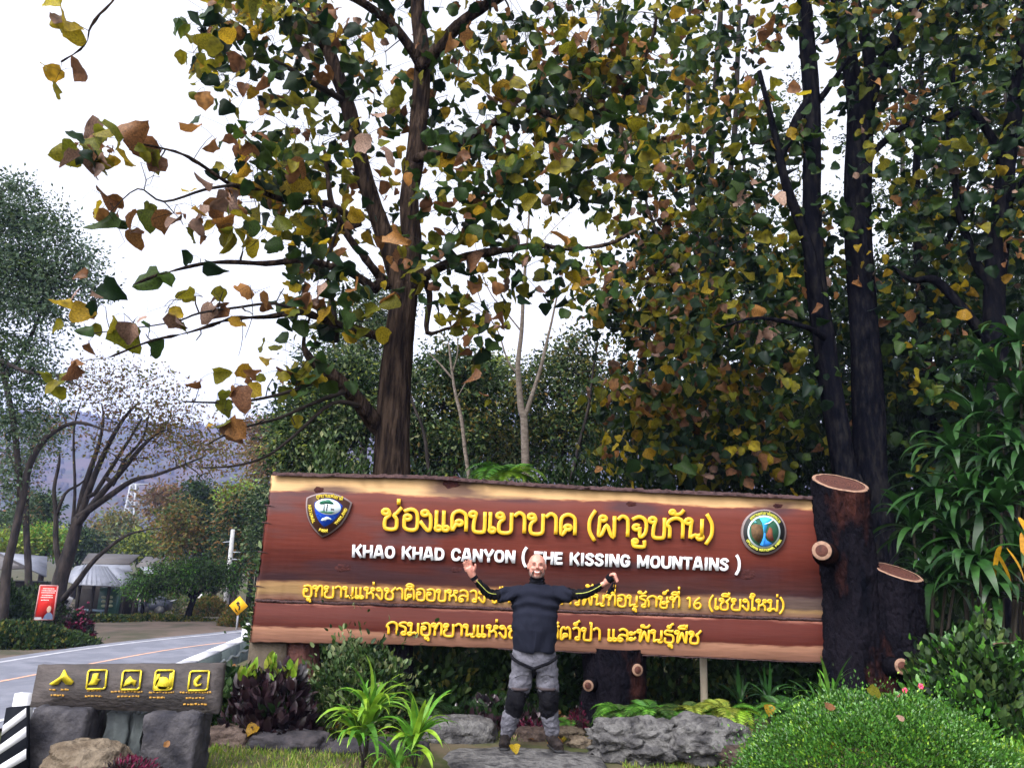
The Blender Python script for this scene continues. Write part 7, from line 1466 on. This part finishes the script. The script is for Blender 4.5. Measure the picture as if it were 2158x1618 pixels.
for (lab, px, py, Y, n, L, ms) in [
 ('bright green fern clump behind the jagged rock, left one', 1310, 1510, 8.1, 30, .38, ['leaf_hedge', 'leaf_mid', 'leaf_bright']), ('bright green fern clump behind the jagged rock, middle one', 1375, 1512, 8.0, 30, .38, ['leaf_hedge', 'leaf_mid', 'leaf_bright']),
 ('yellow green fern clump above the large grey boulder', 1450, 1508, 8.1, 22, .36, ['leaf_yellowgreen', 'leaf_hedge', 'leaf_mid']), ('yellowish fern clump between the grey boulder and the hedge', 1530, 1510, 8.0, 24, .40, ['leaf_yellowgreen', 'leaf_lime', 'leaf_bright']),
 ('fern clump close to the left foot of the log stump below the sign', 1205, 1530, 8.5, 10, .28, ['leaf_bright', 'leaf_mid']), ('dark fern in the shade below the right part of the sign', 1650, 1500, 8.4, 18, .42, ['leaf_strap', 'leaf_hedge']),
 ('dark fern under the sign left of the man', 905, 1500, 8.9, 16, .4, ['leaf_dark', 'leaf_mid']), ('pale green fern on the tree floor peeking over the sign top', 1065, 1010, 12.5, 16, .8, ['leaf_lime', 'leaf_bright'])]:
    fern('fern', lab, px, py, Y, n, L, [M[k] for k in ms])
# shade planting under the sign
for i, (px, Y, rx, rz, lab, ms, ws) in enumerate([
 (905, 9.6, .6, .85, 'dim leafy shrub in the shade under the sign left of the man', ['leaf_mid', 'leaf_dark', 'leaf_olive'], [3, 4, 1]), (1040, 10.0, .7, .9, 'dark shrub with some leaves coloured bright as if sunlit directly behind the legs of the man', ['leaf_dark', 'leaf_mid', 'leaf_bright'], [5, 2, 1]),  # second shrub: bright leaf colour stands in for light on some leaves
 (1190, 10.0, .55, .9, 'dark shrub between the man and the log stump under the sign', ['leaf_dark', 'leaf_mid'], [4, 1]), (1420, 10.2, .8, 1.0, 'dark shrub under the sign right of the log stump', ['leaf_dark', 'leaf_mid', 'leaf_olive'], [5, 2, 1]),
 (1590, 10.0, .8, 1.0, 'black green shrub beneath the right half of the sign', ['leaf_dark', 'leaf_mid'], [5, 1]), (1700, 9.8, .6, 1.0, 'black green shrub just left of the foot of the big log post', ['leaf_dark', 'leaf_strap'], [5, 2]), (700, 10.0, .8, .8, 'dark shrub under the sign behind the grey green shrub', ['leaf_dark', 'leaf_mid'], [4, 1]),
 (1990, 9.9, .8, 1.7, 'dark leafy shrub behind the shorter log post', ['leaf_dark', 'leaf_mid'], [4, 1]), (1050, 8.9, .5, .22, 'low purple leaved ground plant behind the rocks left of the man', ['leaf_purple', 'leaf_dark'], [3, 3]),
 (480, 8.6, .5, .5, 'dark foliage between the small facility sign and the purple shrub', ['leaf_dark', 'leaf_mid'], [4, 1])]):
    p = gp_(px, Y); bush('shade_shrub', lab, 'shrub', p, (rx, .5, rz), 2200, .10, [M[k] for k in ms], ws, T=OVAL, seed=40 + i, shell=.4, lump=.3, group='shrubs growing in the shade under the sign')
for (lab, px, py, Y, r) in [('small clump of purple pink leaved plants between the boots of the man', 1120, 1528, 8.45, (.16, .12, .12)), ('small pink leaved plant left of the boots behind the slanting slab', 1062, 1525, 8.5, (.14, .1, .12)), ('magenta leaved ground plant in front of the tan boulder at the lower left', 270, 1610, 6.0, (.22, .14, .10)), ('small magenta tuft at the bottom edge below the tan boulder', 170, 1630, 5.9, (.16, .1, .06)), ('small purple plant beside the left foot of the log stump', 1218, 1515, 8.4, (.10, .1, .22))]:
    c = P(px, py, Y); bush('magenta_plant', lab, 'plant', (c[0], Y, c[2] - r[2] * .5), r, 420, .04, [M['leaf_magenta'], M['leaf_purple']], [3, 2], T=NARROW, seed=px, shell=.4)
# flowers
for i, (px, py, lab) in enumerate([(1940, 1446, 'topmost of three small pink flowers in front of the shorter log post'), (1906, 1454, 'middle one of three small pink flowers above the hedge mound'), (1895, 1467, 'lowest of three small pink flowers above the hedge mound')]):
    Yq = 6.9; c = P(px, py, Yq); t = thing('flower', lab, 'flower', (c[0], Yq, gh(c[0], Yq)), 'pink flowers above the hedge')
    MB().tube([[c[0] + .04, Yq, gh(c[0], Yq)], [c[0] + .02, Yq, c[2] - .2], c], [.004, .003, .002], 5).build('stem', M['leaf_bright'], t)
    for k in range(6):
        a = k * 1.047; mb = MB(); mb.ell(c + np.array([math.cos(a) * .014, -.004, math.sin(a) * .014]), [.012, .010, .012], 8, 6); mb.build('petal', M['flower_pink'], t, True)
# fallen leaves
for (px, py, Y, k, s, lab, rx_) in [(1082, 1571, 7.5, 2, .10, 'yellow fallen leaf lying beside the left boot on the slab', .4), (542, 1532, 7.55, 2, .13, 'yellow orange fallen leaf on the rock below the purple shrub', .5), (2118, 1356, 7.0, 4, .20, 'dry tan fallen leaf resting on top of the glossy shrub', .1), (1828, 1452, 6.1, 1, .12, 'dull olive fallen leaf on the crest of the hedge mound', .9), (1750, 1500, 5.75, 3, .08, 'brown fallen leaf caught in the hedge mound', .6), (1898, 1510, 5.6, 4, .06, 'pale curled fallen leaf in the middle of the hedge mound', .3), (1620, 1487, 7.3, 2, .10, 'yellow fallen leaf perched at the upper left of the hedge mound', .9), (350, 1577, 6.3, 3, .05, 'small rust leaf stuck to the right block of the small sign', 1.2)]:
    me = mesh_np('fallen_leaf', TK[k % 6][0] * [1, 1, .6], TK[k % 6][1], TEAK[k], smooth=True); o = link('fallen_leaf', me, None, Matrix.Translation(Vector(P(px, py, Y)) + Vector((0, 0, .01))) @ Matrix.Rotation(rx_, 4, 'X') @ Matrix.Rotation(px * .7, 4, 'Z') @ Matrix.Scale(s, 4)); tag(o, lab, 'leaf', 'fallen leaves')
# ------------------------------------------------------------------ lawn
n = 52000; gx = RNG.uniform(-4.6, 3.2, n); gy = RNG.uniform(5.6, 8.4, n); slx = slab.location.x; k = (road_sd(gx, gy) > 7.5) & ~((np.abs(gx - slx) < .88) & (gy > 6.7) & (gy < 8.1)) & ~((gx > 2.0) & (gy > 5.5)); gx, gy = gx[k], gy[k]; n = len(gx)
gz = ground_h(gx, gy) + np.array([noise.noise(Vector((float(a) * .9, float(b) * .9, 0))) * .05 for a, b in zip(gx, gy)]) - .01
dens = np.array([noise.noise(Vector((float(a) * 2.2, float(b) * 2.2, 5))) for a, b in zip(gx, gy)]); k = RNG.random(n) < .75 + dens; gx, gy, gz = gx[k], gy[k], gz[k]; n = len(gx)
tip = RNG.normal(0, .45, (n, 3)) + [0, 0, 1.]
tag(leaf_object('lawn_grass', None, [(tmpl_diamond(.13, .02), np.stack([gx, gy, gz], 1), rots(tip, unit(n)), RNG.uniform(.035, .085, n), RNG.choice(3, n, p=[.5, .3, .2]))], [leafmat('grass green', [(.10, .19, .025), (.16, .25, .035), (.07, .14, .02)], .35), M['leaf_yellowgreen'], leafmat('grass dry', [(.30, .25, .10), (.24, .22, .09)], .35)]), 'short yellow green grass growing around the rocks in the foreground', 'grass')
# leaf litter on the soil
n = 1500; gx = RNG.uniform(-4, 4.5, n); gy = RNG.uniform(8.0, 12, n); k = road_sd(gx, gy) > 8; gx, gy = gx[k], gy[k]; n = len(gx); mi = RNG.integers(0, 6, n)
leaf_object('leaf_litter', None, [(TK[0], np.stack([gx, gy, ground_h(gx, gy) + .03], 1), rots(unit(n) * [1, 1, .15], unit(n) * .25 + [0, 0, 1.]), RNG.uniform(.06, .16, n), mi)], [TEAK[3], TEAK[3], TEAK[4], TEAK[2], TEAK[3], TEAK[5]])
tag([x for x in COL.objects if x.name == 'leaf_litter'][0], 'brown leaf litter strewn on the soil behind the rocks', 'leaves')
